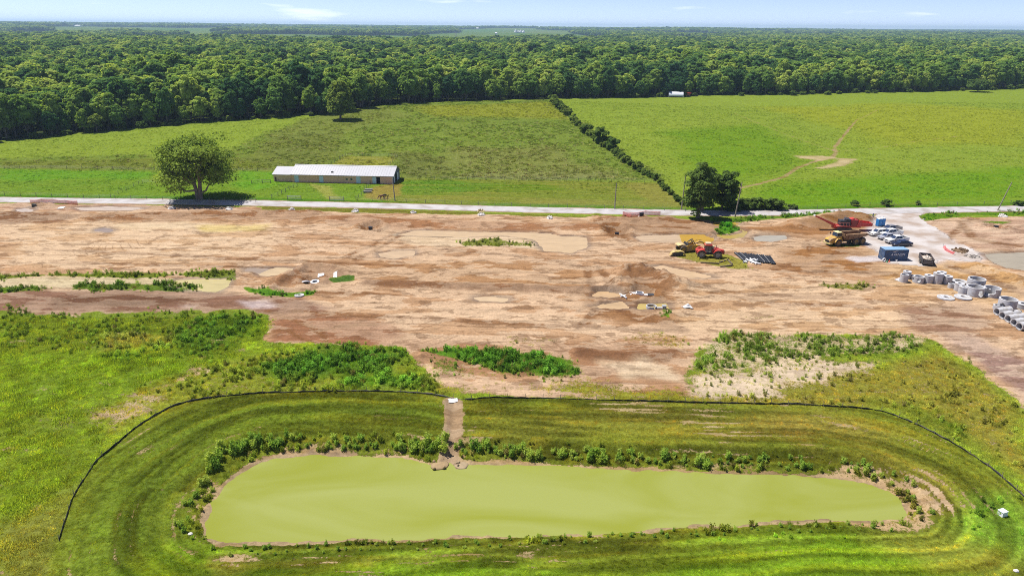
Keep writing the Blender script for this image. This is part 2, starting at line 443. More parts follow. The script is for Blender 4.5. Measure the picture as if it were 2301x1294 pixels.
# ---------------------------------------------------------------- what grows where
def W(p): return PP(p)
LAYERS = [
 # ---- fields beyond the road: polygon, feather, warp, dict
 (W([(-300,378),(0,378),(360,384),(620,386),(660,412),(884,415),(826,446),(560,455),(0,444),(-300,442)]), 1.0, 1.0, dict(veg=(112,158,50))),
 (W([(0,382),(330,384),(330,400),(160,402),(0,408)]), 3.0, 5.0, dict(veg=(104,164,46))),
 (W([(540,385),(620,388),(650,412),(560,430),(530,420)]), 2.0, 3.0, dict(veg=(106,168,46))),
 (W([(520,336),(600,300),(700,268),(870,236),(1230,224),(1495,410),(905,404),(892,378),(640,372),(620,386),(0,379),(-300,379),(-300,356),(0,356),(300,350)]), 3.0, 6.0, dict(veg=(116,150,58), meadow=.7)),
 (W([(0,362),(520,352),(620,374),(620,384),(0,378)]), 2.0, 4.0, dict(veg=(112,136,54), meadow=.6)),
 (W([(640,290),(760,300),(760,350),(700,376),(620,380),(560,356)]), 5.0, 8.0, dict(veg=(110,134,60), meadow=.7)),
 (W([(680,268),(860,240),(920,262),(760,300),(600,305)]), 5.0, 7.0, dict(veg=(120,146,66), meadow=.5)),
 (W([(880,340),(960,345),(1040,380),(1010,398),(910,400)]), 4.0, 6.0, dict(veg=(108,130,62), meadow=.7)),
 (W([(1010,330),(1250,330),(1400,390),(1150,398),(1010,385)]), 6.0, 9.0, dict(veg=(124,146,72), meadow=1.0)),
 (W([(1050,385),(1350,388),(1440,404),(1000,402)]), 3.0, 5.0, dict(veg=(130,150,86), meadow=1.2)),
 (W([(930,240),(1220,230),(1290,270),(1150,262),(1000,262)]), 6.0, 9.0, dict(veg=(138,160,52), meadow=.4)),
 (W([(900,402),(1490,411),(1548,474),(860,466)]), .8, .8, dict(veg=(118,146,54), streak=.8)),
 (W([(905,408),(1010,406),(1130,412),(1130,430),(1000,436),(885,440)]), 2.0, 4.0, dict(veg=(94,146,42), streak=.6)),
 (W([(1010,418),(1220,414),(1260,424),(1120,434)]), 2.0, 4.0, dict(veg=(96,140,34), streak=.8)),
 (W([(1180,446),(1520,452),(1540,470),(1150,464)]), 2.0, 3.0, dict(veg=(132,150,70), streak=.8)),
 (W([(1390,412),(1490,414),(1540,466),(1460,452)]), 2.0, 3.0, dict(veg=(134,148,66), streak=.8)),
 (W([(818,446),(840,420),(900,412),(900,440),(868,450)]), 1.0, 2.0, dict(veg=(148,148,72))),
 (W([(738,374),(776,351),(893,353),(868,377)]), .8, .6, dict(veg=(140,160,66), streak=1.0)),
 (W([(700,415),(740,420),(770,452),(740,452)]), 1.0, 2.0, dict(veg=(150,170,80))),
 (W([(1500,300),(1700,280),(1800,330),(1760,390),(1600,420),(1520,380)]), 12., 14., dict(veg=(112,160,40), tuft=.8)),
 (W([(1900,400),(2301,380),(2301,460),(1700,468),(1700,430)]), 8., 12., dict(veg=(108,162,36), tuft=1.)),
 (W([(1700,240),(2000,235),(2301,250),(2301,330),(2000,330),(1900,290)]), 14., 18., dict(veg=(146,172,52), tuft=.5)),
 # ---- bare soil of the building site
 (SITE, 1.2, 1.6, dict(dirt=(204,158,114), cover=0.0, mott=1.0)),
 (W([(0,500),(400,498),(620,506),(620,560),(420,600),(0,600)]), 4., 5., dict(dirt=(216,174,128), mott=1.0)),
 (W([(230,503),(420,500),(520,508),(480,518),(300,516)]), 1.5, 3., dict(dirt=(232,198,152), mott=.5)),
 (W([(440,508),(600,505),(600,520),(460,522)]), 1.5, 3., dict(dirt=(222,190,110), mott=.6)),
 (W([(0,456),(260,458),(560,464),(560,476),(0,474)]), 1.0, 2.0, dict(dirt=(196,152,116), mott=.8)),
 (W([(-100,478),(120,478),(190,492),(100,503),(-100,503)]), 1.5, 2.5, dict(dirt=(160,118,84), mott=.8)),
 (W([(190,484),(500,477),(720,478),(720,496),(420,494),(200,498)]), 1.5, 2.5, dict(dirt=(172,122,80), mott=.8)),
 (W([(720,482),(1010,494),(1240,504),(1410,506),(1400,518),(1240,520),(880,514),(730,502)]), 1.5, 2.5, dict(dirt=(182,130,88), mott=.8)),
 (W([(890,528),(1040,530),(1210,536),(1215,560),(1050,556),(920,552)]), 1.5, 3., dict(dirt=(226,192,148), mott=.7)),
 (W([(760,590),(1100,588),(1320,600),(1320,650),(1000,655),(760,640)]), 2.5, 5., dict(dirt=(192,144,98), mott=1.0)),
 (W([(810,634),(1010,639),(1300,647),(1400,652),(1360,662),(1000,652),(810,644)]), .8, 1.5, dict(dirt=(164,120,84), mott=.6)),
 (W([(1380,640),(1402,606),(1450,600),(1520,634),(1540,652),(1450,655)]), 1., 2., dict(dirt=(170,124,84), mott=.7)),
 (W([(600,655),(660,610),(700,597),(770,606),(790,630),(720,642),(640,640)]), 1., 2., dict(dirt=(172,126,88), mott=.7)),
 (W([(1290,655),(1560,660),(1560,745),(1380,730),(1290,700)]), 2.5, 4., dict(dirt=(178,130,86), mott=.8)),
 (W([(1540,640),(1720,632),(2000,640),(2100,660),(2100,690),(1800,690),(1540,680)]), 3., 5., dict(dirt=(208,164,118), mott=1.)),
 (W([(1500,700),(1800,690),(2130,690),(2130,750),(1800,752),(1500,752)]), 3., 5., dict(dirt=(212,168,120), mott=1.)),
 (W([(1780,508),(1900,482),(1962,496),(1960,512),(1880,520),(1790,522)]), 1.2, 1.5, dict(dirt=(166,118,68), mott=.4)),
 (W([(1640,512),(1790,506),(1880,520),(1850,545),(1780,530),(1700,522)]), 1.5, 2.5, dict(dirt=(184,132,84), mott=.6)),
 (W([(1380,478),(1560,485),(1640,512),(1600,528),(1440,526),(1360,512)]), 1.5, 3., dict(dirt=(170,122,80), mott=.7)),
 (W([(1740,560),(1880,548),(1960,562),(1990,592),(2110,600),(2300,628),(2300,650),(2000,616),(1780,612)]), 2., 3., dict(dirt=(178,126,76), mott=.8)),
 (W([(-200,655),(0,655),(300,650),(520,660),(680,672),(800,700),(620,712),(470,704),(90,710),(0,702),(-200,702)]), 1.0, 1.5, dict(dirt=(164,124,98), mott=.6)),
 (W([(120,668),(330,664),(420,676),(300,688),(120,690)]), 1.5, 3., dict(dirt=(136,100,76), mott=.5)),
 (W([(390,690),(420,684),(450,688),(430,696)]), .8, 1.2, dict(dirt=(206,176,150), mott=.4)),
 (W([(540,678),(600,676),(620,690),(560,696)]), 1., 2., dict(dirt=(206,180,166), mott=.5)),
 (W([(600,710),(830,706),(900,740),(880,785),(620,772)]), 1.5, 3., dict(dirt=(176,124,88), mott=.7)),
 (W([(760,694),(1000,690),(1300,706),(1560,740),(1500,770),(1200,762),(900,740)]), 3., 6., dict(dirt=(210,166,122), mott=1.)),
 (W([(880,765),(1300,770),(1520,770),(1540,880),(1300,860),(1000,840)]), 2.5, 5., dict(dirt=(184,136,96), mott=.8)),
 (W([(1295,790),(1380,795),(1520,790),(1525,806),(1400,810),(1300,805)]), .8, 1.2, dict(dirt=(158,114,80), mott=.6)),
 (W([(-60,625),(120,622),(330,622),(420,632),(520,628),(500,652),(340,648),(100,646),(-60,655)]), 1.2, 2., dict(dirt=(212,188,140), mott=.6)),
 (W([(1342,815),(1430,808),(1520,818),(1535,862),(1400,850)]), 1.2, 2.5, dict(dirt=(222,190,148), mott=.6)),
 (W([(2120,740),(2200,760),(2301,810),(2420,860),(2420,1000),(2301,890),(2200,815)]), 2., 3., dict(dirt=(178,142,122), mott=.9)),
 (W([(2130,780),(2180,800),(2301,900),(2301,960),(2200,880)]), 1.5, 2.5, dict(dirt=(212,170,128), mott=.7)),
 (W([(2010,690),(2180,680),(2230,740),(2150,752),(2060,745)]), 2., 3., dict(dirt=(176,136,106), mott=.9)),
 (W([(1888,579),(1985,575),(1990,588),(1925,590)]), .6, 1., dict(dirt=(224,206,192), mott=.3)),
 (DRIVE, 1.5, 2.0, dict(dirt=(226,214,206), cover=0.0, mott=.25)),
 (W([(2060,488),(2140,498),(2301,492),(2420,490),(2420,566),(2210,566),(2150,545),(2110,512)]), 2., 3., dict(dirt=(206,166,132), mott=.8)),
 (W([(1990,600),(2140,590),(2200,600),(2301,632),(2301,700),(2240,690),(2000,640)]), 2., 3., dict(dirt=(202,154,98), mott=.9)),
 # ---- green on and round the site
 (W([(590,463),(900,472),(1240,485),(1370,488),(1360,492),(1150,484),(880,480),(640,475),(590,472)]), .8, 1.8, dict(cover=.85, veg=(120,128,52))),
 (W([(1590,492),(1660,490),(1850,478),(1960,478),(1870,488),(1760,492),(1660,500),(1600,500)]), .8, 1.2, dict(cover=.95, veg=(96,140,44), weed=.5)),
 (W([(2070,488),(2090,478),(2200,476),(2301,472),(2420,470),(2420,482),(2290,485),(2180,484),(2110,492),(2080,497)]), .8, 1.2, dict(cover=1., veg=(96,146,36), weed=.3)),
 (W([(2200,503),(2225,497),(2270,500),(2250,508),(2215,508)]), .6, 1., dict(cover=.9, veg=(100,140,44))),
 (W([(1605,520),(1622,506),(1650,508),(1665,517),(1640,526),(1615,526)]), .6, 1., dict(cover=1., veg=(80,150,40), weed=.8)),
 (W([(1500,560),(1560,556),(1640,568),(1665,585),(1670,600),(1600,600),(1530,585),(1500,572)]), 1.0, 2.0, dict(cover=.75, veg=(150,156,70), weed=.08)),
 (W([(1845,543),(1880,549),(1940,548),(1935,555),(1870,556)]), .6, 1., dict(cover=.8, veg=(90,130,50))),
 (W([(1030,545),(1090,538),(1110,535),(1200,548),(1200,556),(1110,553),(1040,553)]), .8, 2., dict(cover=.6, veg=(120,140,60), weed=.35)),
 (W([(-60,618),(120,613),(330,616),(450,613),(530,620),(520,628),(420,624),(200,622),(0,628),(-60,630)]), .6, 1.4, dict(cover=.75, veg=(108,132,48), weed=.5)),
 (W([(170,640),(250,634),(480,642),(480,652),(360,654),(240,654),(170,650)]), .6, 1.2, dict(cover=.7, veg=(92,128,48), weed=.8)),
 (W([(-60,648),(60,645),(110,648),(60,655),(-60,660)]), .6, 1., dict(cover=.7, veg=(92,128,48), weed=.6)),
 (W([(550,648),(610,655),(660,658),(705,655),(700,663),(650,668),(590,665)]), .5, .8, dict(cover=1., veg=(92,150,44), weed=.4)),
 (W([(745,628),(790,622),(795,632),(750,636)]), .5, .8, dict(cover=.9, veg=(80,122,52), weed=.5)),
 (W([(1470,696),(1500,690),(1530,712),(1500,722),(1480,715)]), .8, 1.5, dict(cover=.7, veg=(90,136,50), weed=.5)),
 (W([(1830,640),(1890,637),(1960,644),(1930,652),(1840,650)]), .6, 1.2, dict(cover=.55, veg=(120,136,56), weed=.35)),
 (W([(1660,712),(1740,706),(1760,716),(1690,722)]), .6, 1.2, dict(cover=.45, veg=(140,146,70))),
 (W([(1150,760),(1260,765),(1240,778),(1160,775)]), .8, 2., dict(cover=.35, veg=(120,136,60), weed=.05)),
 (W([(1400,760),(1540,758),(1545,790),(1460,780)]), .8, 2., dict(cover=.4, veg=(130,140,60), weed=.05)),
 # the wide verge and weeds in front of the site
 (W([(-300,702),(0,702),(90,712),(470,704),(500,698),(600,710),(590,750),(560,800),(450,850),(330,890),(260,985),(180,1080),(130,1170),(108,1294),(60,1500),(-300,1500)]), 1.2, 2.0, dict(dirt=(186,156,112), cover=1.0, veg=(122,156,52), tuft=1.0)),
 (W([(0,700),(480,702),(600,712),(560,745),(460,800),(200,790),(0,790)]), 2., 3., dict(veg=(114,144,50), weed=.3)),
 (W([(240,760),(330,745),(385,760),(360,795),(270,800)]), 1.2, 2., dict(veg=(142,158,74), weed=.6)),
 (W([(0,800),(350,790),(420,830),(300,880),(0,930)]), 3., 4., dict(veg=(120,158,50), cover=.95)),
 (W([(330,880),(450,845),(560,830),(620,850),(560,885),(420,905)]), 2., 3., dict(veg=(150,160,64), cover=.7, weed=.2)),
 (W([(410,720),(490,700),(600,714),(560,750),(470,790),(400,770)]), 1.5, 2.5, dict(veg=(98,138,48), weed=.6)),
 (W([(60,950),(200,885),(310,855),(345,868),(300,915),(200,960),(110,985)]), 4., 6., dict(cover=.5, dirt=(178,148,124))),
 (W([(230,930),(330,890),(420,895),(380,915),(290,960),(240,985)]), 1.5, 3., dict(cover=.46, veg=(146,162,62), dirt=(210,178,134), weed=.2)),
 (W([(80,1170),(140,1150),(130,1294),(0,1294),(0,1200)]), 2., 4., dict(cover=.75, veg=(132,150,66))),
 (W([(330,860),(470,815),(580,795),(760,785),(880,788),(905,825),(975,860),(995,885),(880,884),(600,886),(440,893),(370,890)]), 1.2, 2.0, dict(cover=.6, veg=(132,156,56), dirt=(208,176,126), weed=.42)),
 (W([(560,830),(740,785),(900,782),(910,810),(860,835),(760,850),(640,860)]), 1.5, 2.5, dict(veg=(92,140,48), weed=.8, cover=.85)),
 (W([(760,845),(870,830),(960,850),(995,880),(880,880),(760,872)]), 1.5, 2.5, dict(veg=(104,152,52), weed=.7, cover=.85)),
 (W([(940,795),(1005,780),(1130,787),(1210,793),(1288,815),(1290,838),(1225,842),(1120,832),(1010,808)]), .8, 1.2, dict(cover=.7, veg=(92,142,48), weed=.8)),
 (W([(970,815),(1080,830),(1260,846),(1240,856),(1060,850),(975,838)]), 1.2, 2., dict(cover=.5, veg=(104,140,52), weed=.12)),
 (W([(985,872),(1100,845),(1300,855),(1540,880),(1560,908),(1250,897),(1040,893)]), 1.5, 3., dict(cover=.55, veg=(142,154,58), dirt=(186,138,98))),
 (W([(1545,835),(1570,780),(1620,755),(1800,752),(2070,757),(2100,770),(2000,798),(1850,812),(1660,838)]), .9, 1.5, dict(cover=.45, veg=(112,144,56), dirt=(222,192,148), weed=.5)),
 (W([(1550,840),(1660,838),(1850,815),(2060,790),(1960,850),(1930,875),(1780,905),(1560,906)]), 1.5, 2.5, dict(cover=.26, veg=(124,146,60), dirt=(226,198,160), weed=.12)),
 (W([(1760,880),(1900,850),(2000,800),(2100,780),(2160,810),(2240,880),(2301,955),(2420,1080),(2420,1230),(2301,1118),(2150,1003),(2070,960),(1980,922),(1890,914),(1760,908)]), 1.5, 2.5, dict(cover=.62, veg=(140,150,62), dirt=(212,180,134), weed=.2)),
 (W([(1560,893),(1780,895),(1900,902),(1900,914),(1560,906)]), .8, 1.5, dict(cover=.6, veg=(146,154,64), weed=.2)),
 (W([(1960,905),(2060,900),(2200,960),(2301,1060),(2380,1180),(2301,1118),(2150,1003),(2060,955)]), 1.5, 2.5, dict(veg=(118,146,50), cover=.9, weed=.32)),
 # ---- inside the silt fence: sown grass round the pond
 (SILT + PP([(2500,1500),(50,1500)]), .4, .4, dict(cover=.9, veg=(98,118,38), dirt=(186,158,98), weed=0.0, mown=1.0)),
 (W([(1045,905),(1560,912),(1900,922),(2060,970),(2060,1010),(1700,1000),(1300,985),(1050,985)]), 2., 3., dict(veg=(110,124,46), cover=.82, dirt=(190,164,110))),
 (W([(1400,925),(1750,925),(1900,960),(1800,985),(1500,965)]), 3., 4., dict(veg=(122,124,54), cover=.72)),
 (W([(1750,985),(2000,1000),(2120,1060),(2200,1140),(2140,1180),(2060,1140),(1950,1060),(1780,1030)]), 2., 3., dict(cover=.55, veg=(128,132,52), dirt=(196,162,118))),
 (W([(2000,960),(2120,1000),(2240,1080),(2301,1150),(2200,1140),(2080,1040)]), 2., 3., dict(veg=(104,122,40), cover=.92)),
 (W([(150,1130),(230,1040),(330,965),(470,910),(700,900),(1000,905),(1000,960),(700,955),(520,980),(400,1080),(380,1200),(420,1260),(180,1294)]), 2., 3., dict(veg=(92,120,38), cover=.92)),
 (W([(400,1250),(800,1225),(1300,1215),(1900,1190),(2200,1200),(2301,1220),(2420,1500),(100,1500)]), 2., 3., dict(veg=(102,142,34), cover=.95)),
 (W([(480,1232),(900,1222),(1300,1208),(1700,1182),(2040,1180),(2030,1200),(1700,1205),(1300,1225),(900,1242),(500,1250)]), .8, 1.5, dict(veg=(112,150,44), cover=.9, weed=.12)),
 (W([(480,1250),(900,1240),(1360,1212),(1360,1228),(900,1255),(520,1262)]), .8, 1.5, dict(cover=.68, veg=(130,148,56), dirt=(200,166,116))),
 (W([(1980,1190),(2180,1170),(2301,1200),(2420,1230),(2420,1300),(2250,1290),(2050,1215)]), 2., 3., dict(veg=(124,146,54), cover=.8, dirt=(196,166,114))),
 (W([(2180,1130),(2260,1110),(2330,1180),(2301,1215),(2200,1190)]), 1.5, 3., dict(veg=(108,150,50), cover=.95, weed=.2)),
]
def _pale(k):
    t = float(sstep(150, 205, k[0])); return np.array(A(*k)) * (np.array([.90, .90, .95]) * (1 - t) + np.array([1.10, 1.18, 1.34]) * t)
_lut = {k: _pale(k) for l in LAYERS for c, k in l[3].items() if c == 'dirt'}
_lut.update({k: np.array(A(*k)) * np.array([1.26, 1.02, 1.05]) for l in LAYERS for c, k in l[3].items() if c == 'veg'})

def paint(x, y):
    """what covers the land at these points: soil colour, plant colour, plant cover, tall weeds, mottling, mowing streaks"""
    n = len(x)
    veg = np.empty((n, 3)); dirt = np.empty((n, 3))
    veg[:] = A(150, 172, 62); dirt[:] = A(186, 146, 104)
    cover = np.ones(n); weed = np.zeros(n); mott = np.full(n, .5); streak = np.zeros(n); meadow = np.zeros(n); tuft = np.zeros(n); mown = np.zeros(n)
    fl = dict(cover=cover, weed=weed, mott=mott, streak=streak, meadow=meadow, tuft=tuft, mown=mown)
    for poly, fe, wp, d in LAYERS:
        bx = [p[0] for p in poly]; by = [p[1] for p in poly]
        if ('weed' in d or 'cover' in d) and 'mown' not in d and max(by) < 170: fe, wp = fe * 1.5, wp * 2.2
        mg = fe + wp + 1
        m = np.nonzero((x > min(bx) - mg) & (x < max(bx) + mg) & (y > min(by) - mg) & (y < max(by) + mg))[0]
        if len(m) == 0: continue
        xm, ym = x[m], y[m]
        s = 0.35 / max(wp, .3)
        sd = poly_sd(xm, ym, poly) + wp * 2.0 * (fbm(xm * s, ym * s, 5, 71, .6) - 0.5)
        k = sstep(fe, -fe, sd)
        for key, val in d.items():
            if key == 'veg': veg[m] = veg[m] * (1 - k[:, None]) + _lut[val] * k[:, None]
            elif key == 'dirt': dirt[m] = dirt[m] * (1 - k[:, None]) + _lut[val] * k[:, None]
            else: fl[key][m] = fl[key][m] * (1 - k) + val * k
    # moist rims of puddles
    wet = np.zeros(n)
    for pts in PUD_W:
        bx = [p[0] for p in pts]; by = [p[1] for p in pts]
        m = np.nonzero((x > min(bx) - 5) & (x < max(bx) + 5) & (y > min(by) - 5) & (y < max(by) + 5))[0]
        if len(m) == 0: continue
        sd = poly_sd(x[m], y[m], pts) + 1.6 * (fbm(x[m] / 1.8, y[m] / 1.8, 3, 51) - 0.5)
        wet[m] = np.maximum(wet[m], sstep(2.2, 0.3, sd)); cover[m] *= sstep(0.0, 1.0, sd)
    for pts, w in RUT_W:
        bx = [p[0] for p in pts]; by = [p[1] for p in pts]
        m = np.nonzero((x > min(bx) - 4) & (x < max(bx) + 4) & (y > min(by) - 4) & (y < max(by) + 4))[0]
        if len(m) == 0: continue
        d, _ = seg_dist(x[m], y[m], pts)
        k = 0.8 * sstep(w * 1.6, w * .6, d + 1.0 * (fbm(x[m] / 2, y[m] / 2, 3, 81) - .5))
        dirt[m] = dirt[m] * (1 - k[:, None]) + np.array(A(150, 106, 70)) * k[:, None]
    for cx, cy_, dp, r in PIT_W:
        d = np.hypot(x - cx, (y - cy_) * .8); k = .75 * sstep(r * 2.2, r * .8, d)
        dirt = dirt * (1 - k[:, None]) + np.array(A(156, 108, 66)) * k[:, None]; cover *= 1 - k
    # thin spots in the rough grass; mowing lines that follow the pond
    thin = .8 * sstep(.54, .78, fbm(x / 5.5, y / 3.6, 5, 121, .6)) * sstep(.1, .6, tuft) * (y < 130)
    cover = cover * (1 - .62 * thin); fl['cover'] = cover
    m = np.nonzero((mown > .3) & (y < 125))[0]
    if len(m):
        rg = poly_sd(x[m], y[m], POND) + .5 * fbm(x[m] / 6, y[m] / 6, 2, 123); an = np.arctan2(y[m] - 68, x[m]) * 5
        ln = vnoise(rg / .34, an, 125); l2 = .5 * vnoise(rg / 1.7, an * .6, 127) + .5 * vnoise(rg / .6, an * .6, 128); l3 = fbm(x[m] / 9, y[m] / 6, 3, 129)
        cover[m] = np.clip(cover[m] - .38 * sstep(.55, .80, ln) * sstep(.36, .55, l3) - .12 * sstep(.55, .8, l3), 0, 1)
        veg[m] = veg[m] * (.66 + .95 * sstep(.28, .72, l2))[:, None]
        yl = (.55 * sstep(.55, .8, vnoise(rg / .9, an * .8, 131)))[:, None]; veg[m] = veg[m] * (1 - yl) + veg[m] * np.array([1.5, 1.2, .95]) * yl
    # pond banks, the muddy run and the worn gully in the far field
    m = np.nonzero(y < 115)[0]
    if len(m):
        sd = poly_sd(x[m], y[m], POND) + 1.4 * (fbm(x[m] / 1.6, y[m] / 1.6, 3, 91) - .5)
        far = sstep(0.0, 14.0, y[m] - 72); wid = .25 + 3.6 * far + 4.5 * sstep(-33, -40, x[m]) * (1 - far) + 2.5 * sstep(36, 42, x[m]) * (1 - far)
        k = sstep(wid + 1.2, wid - 1.2, sd)
        cover[m] = cover[m] * (1 - k) + k * .42
        col = np.array(A(206, 172, 124)) * 1.1; dirt[m] = dirt[m] * (1 - k[:, None]) + col * k[:, None]
        kk = sstep(.6, .0, sd); wet[m] = np.maximum(wet[m], kk * .8); cover[m] *= 1 - kk
        d, _ = seg_dist(x[m], y[m], RILL)
        k = sstep(1.6, 1.0, d + .6 * (fbm(x[m], y[m], 3, 95) - .5)); cover[m] *= 1 - k; mown[m] *= 1 - k
        dirt[m] = dirt[m] * (1 - k[:, None]) + np.array(A(182, 152, 118)) * k[:, None]
    for g, w, c in ((GULLY, .7, .56), (GULLY2, .9, .50), (GULLY3, .8, .47)):
        m = np.nonzero((y > 230) & (y < 620) & (x > 60))[0]
        if len(m) == 0: continue
        d, t = seg_dist(x[m], y[m], g)
        if g is GULLY: w = w * sstep(420, 120, t) + .3
        k = c * sstep(w * 1.7, w * .7, d + 1.0 * (fbm(x[m] / 3, y[m] / 3, 3, 97) - .5))
        cover[m] *= 1 - k; dirt[m] = dirt[m] * (1 - k[:, None]) + np.array(A(160, 146, 84)) * k[:, None]
    for pg in ([(1782,350),(1850,350),(1880,356),(1840,360),(1795,356)], [(1830,378),(1870,366),(1890,355),(1928,358),(1905,370),(1860,380)]):
        p = PP(pg); m = np.nonzero((y > 230) & (y < 620) & (x > 60))[0]
        if len(m) == 0: continue
        sd = poly_sd(x[m], y[m], p) + 3 * (fbm(x[m] / 5, y[m] / 5, 3, 99) - .5)
        k = sstep(5.0, -3.0, sd); cover[m] *= 1 - k * .70; dirt[m] = dirt[m] * (1 - k[:, None]) + np.array(A(208, 190, 138)) * k[:, None]
    # verge along the road
    m = np.nonzero((y > 190) & (y < 265))[0]
    if len(m):
        d, _ = seg_dist(x[m], y[m], ROAD); north = y[m] > np.interp(x[m], [p[0] for p in ROAD], [p[1] for p in ROAD])
        k = sstep(4.4, 3.4, d + .8 * (fbm(x[m] / 2, y[m] / 2, 2, 101) - .5))
        cover[m] *= 1 - .8 * k; dirt[m] = dirt[m] * (1 - k[:, None]) + np.array(A(190, 160, 132)) * k[:, None]
        k2 = sstep(8, 5, d) * north; veg[m] = veg[m] * (1 - k2[:, None]) + np.array(A(92, 142, 34)) * k2[:, None]
    # floor of the woods: leaf litter, the deep shade painted into its dark colour
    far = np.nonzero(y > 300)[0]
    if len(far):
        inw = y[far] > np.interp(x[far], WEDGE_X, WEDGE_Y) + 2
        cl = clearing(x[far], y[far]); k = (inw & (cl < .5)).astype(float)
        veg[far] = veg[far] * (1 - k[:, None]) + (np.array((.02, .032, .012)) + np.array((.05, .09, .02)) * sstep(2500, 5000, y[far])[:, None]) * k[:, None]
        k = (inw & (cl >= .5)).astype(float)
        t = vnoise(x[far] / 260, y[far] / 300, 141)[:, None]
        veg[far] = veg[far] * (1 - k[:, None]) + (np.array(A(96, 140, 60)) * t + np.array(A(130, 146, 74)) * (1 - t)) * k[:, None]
    return dict(veg=veg, dirt=dirt, wet=wet, **fl)

# the front edge of the woods, as a line across the land
WEDGE_PX = [(-700,345),(-300,333),(0,318),(100,308),(215,297),(300,289),(420,277),(560,268),(640,262),(735,259),(790,247),(860,237),(1000,229),(1230,223),(1400,219),(1600,214),(1800,213),(2000,208),(2150,204),(2301,199),(2600,190),(3000,180)]
_we = PP(WEDGE_PX); WEDGE_X = [p[0] for p in _we]; WEDGE_Y = [p[1] for p in _we]
CLEAR_PX = [[(790,97),(940,94),(1080,92),(1180,93),(1120,98),(960,102),(850,101)], [(60,73),(180,68),(330,70),(520,74),(420,82),(250,80)],
            [(1080,78),(1160,76),(1290,80),(1200,84),(1090,84)], [(1600,93),(1700,95),(1680,98),(1610,97)], [(560,80),(700,80),(760,84),(640,86)], [(1750,82),(1900,84),(1850,88),(1760,87)]]
CLEAR = [PP(p, 4.0) for p in CLEAR_PX]
def clearing(x, y):
    c = np.zeros(len(x))
    for p in CLEAR: c = np.maximum(c, (poly_sd(x, y, p) < 0) * 1.0)
    n = fbm(x / 520.0, y / 1500.0, 3, 151)
    return np.maximum(c, ((n > .50) & (y > 2100)) * 1.0)

# ---------------------------------------------------------------- the sheet of land itself
_rows = np.concatenate([np.linspace(-220, 18, 12), np.geomspace(22, 720, 660), np.geomspace(740, 16000, 84)])
_nc = 660
_t = np.linspace(-1, 1, _nc)
_half = 0.76 * np.maximum(_rows, 0) + 40 + 60 * sstep(60, 0, _rows)
GX = (_half[:, None] * _t[None, :]).ravel(); GY = np.repeat(_rows, _nc)
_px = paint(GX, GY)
GZ = hfull(GX, GY)
me = bpy.data.meshes.new('ground')
nr = len(_rows); nv = nr * _nc
me.vertices.add(nv); me.vertices.foreach_set('co', np.stack([GX, GY, GZ], 1).ravel())
ii = (np.arange(nr - 1)[:, None] * _nc + np.arange(_nc - 1)[None, :]).ravel()
quads = np.stack([ii, ii + 1, ii + _nc + 1, ii + _nc], 1)
nf = len(quads)
me.loops.add(nf * 4); me.loops.foreach_set('vertex_index', quads.ravel())
me.polygons.add(nf); me.polygons.foreach_set('loop_start', np.arange(nf) * 4); me.polygons.foreach_set('loop_total', np.full(nf, 4))
me.polygons.foreach_set('use_smooth', np.ones(nf, bool))
me.update(calc_edges=True)
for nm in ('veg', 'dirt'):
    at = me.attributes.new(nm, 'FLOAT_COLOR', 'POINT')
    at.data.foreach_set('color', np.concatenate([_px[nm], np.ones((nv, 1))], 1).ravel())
for nm in ('cover', 'wet', 'mott', 'streak', 'meadow'):
    at = me.attributes.new(nm, 'FLOAT', 'POINT'); at.data.foreach_set('value', _px[nm])

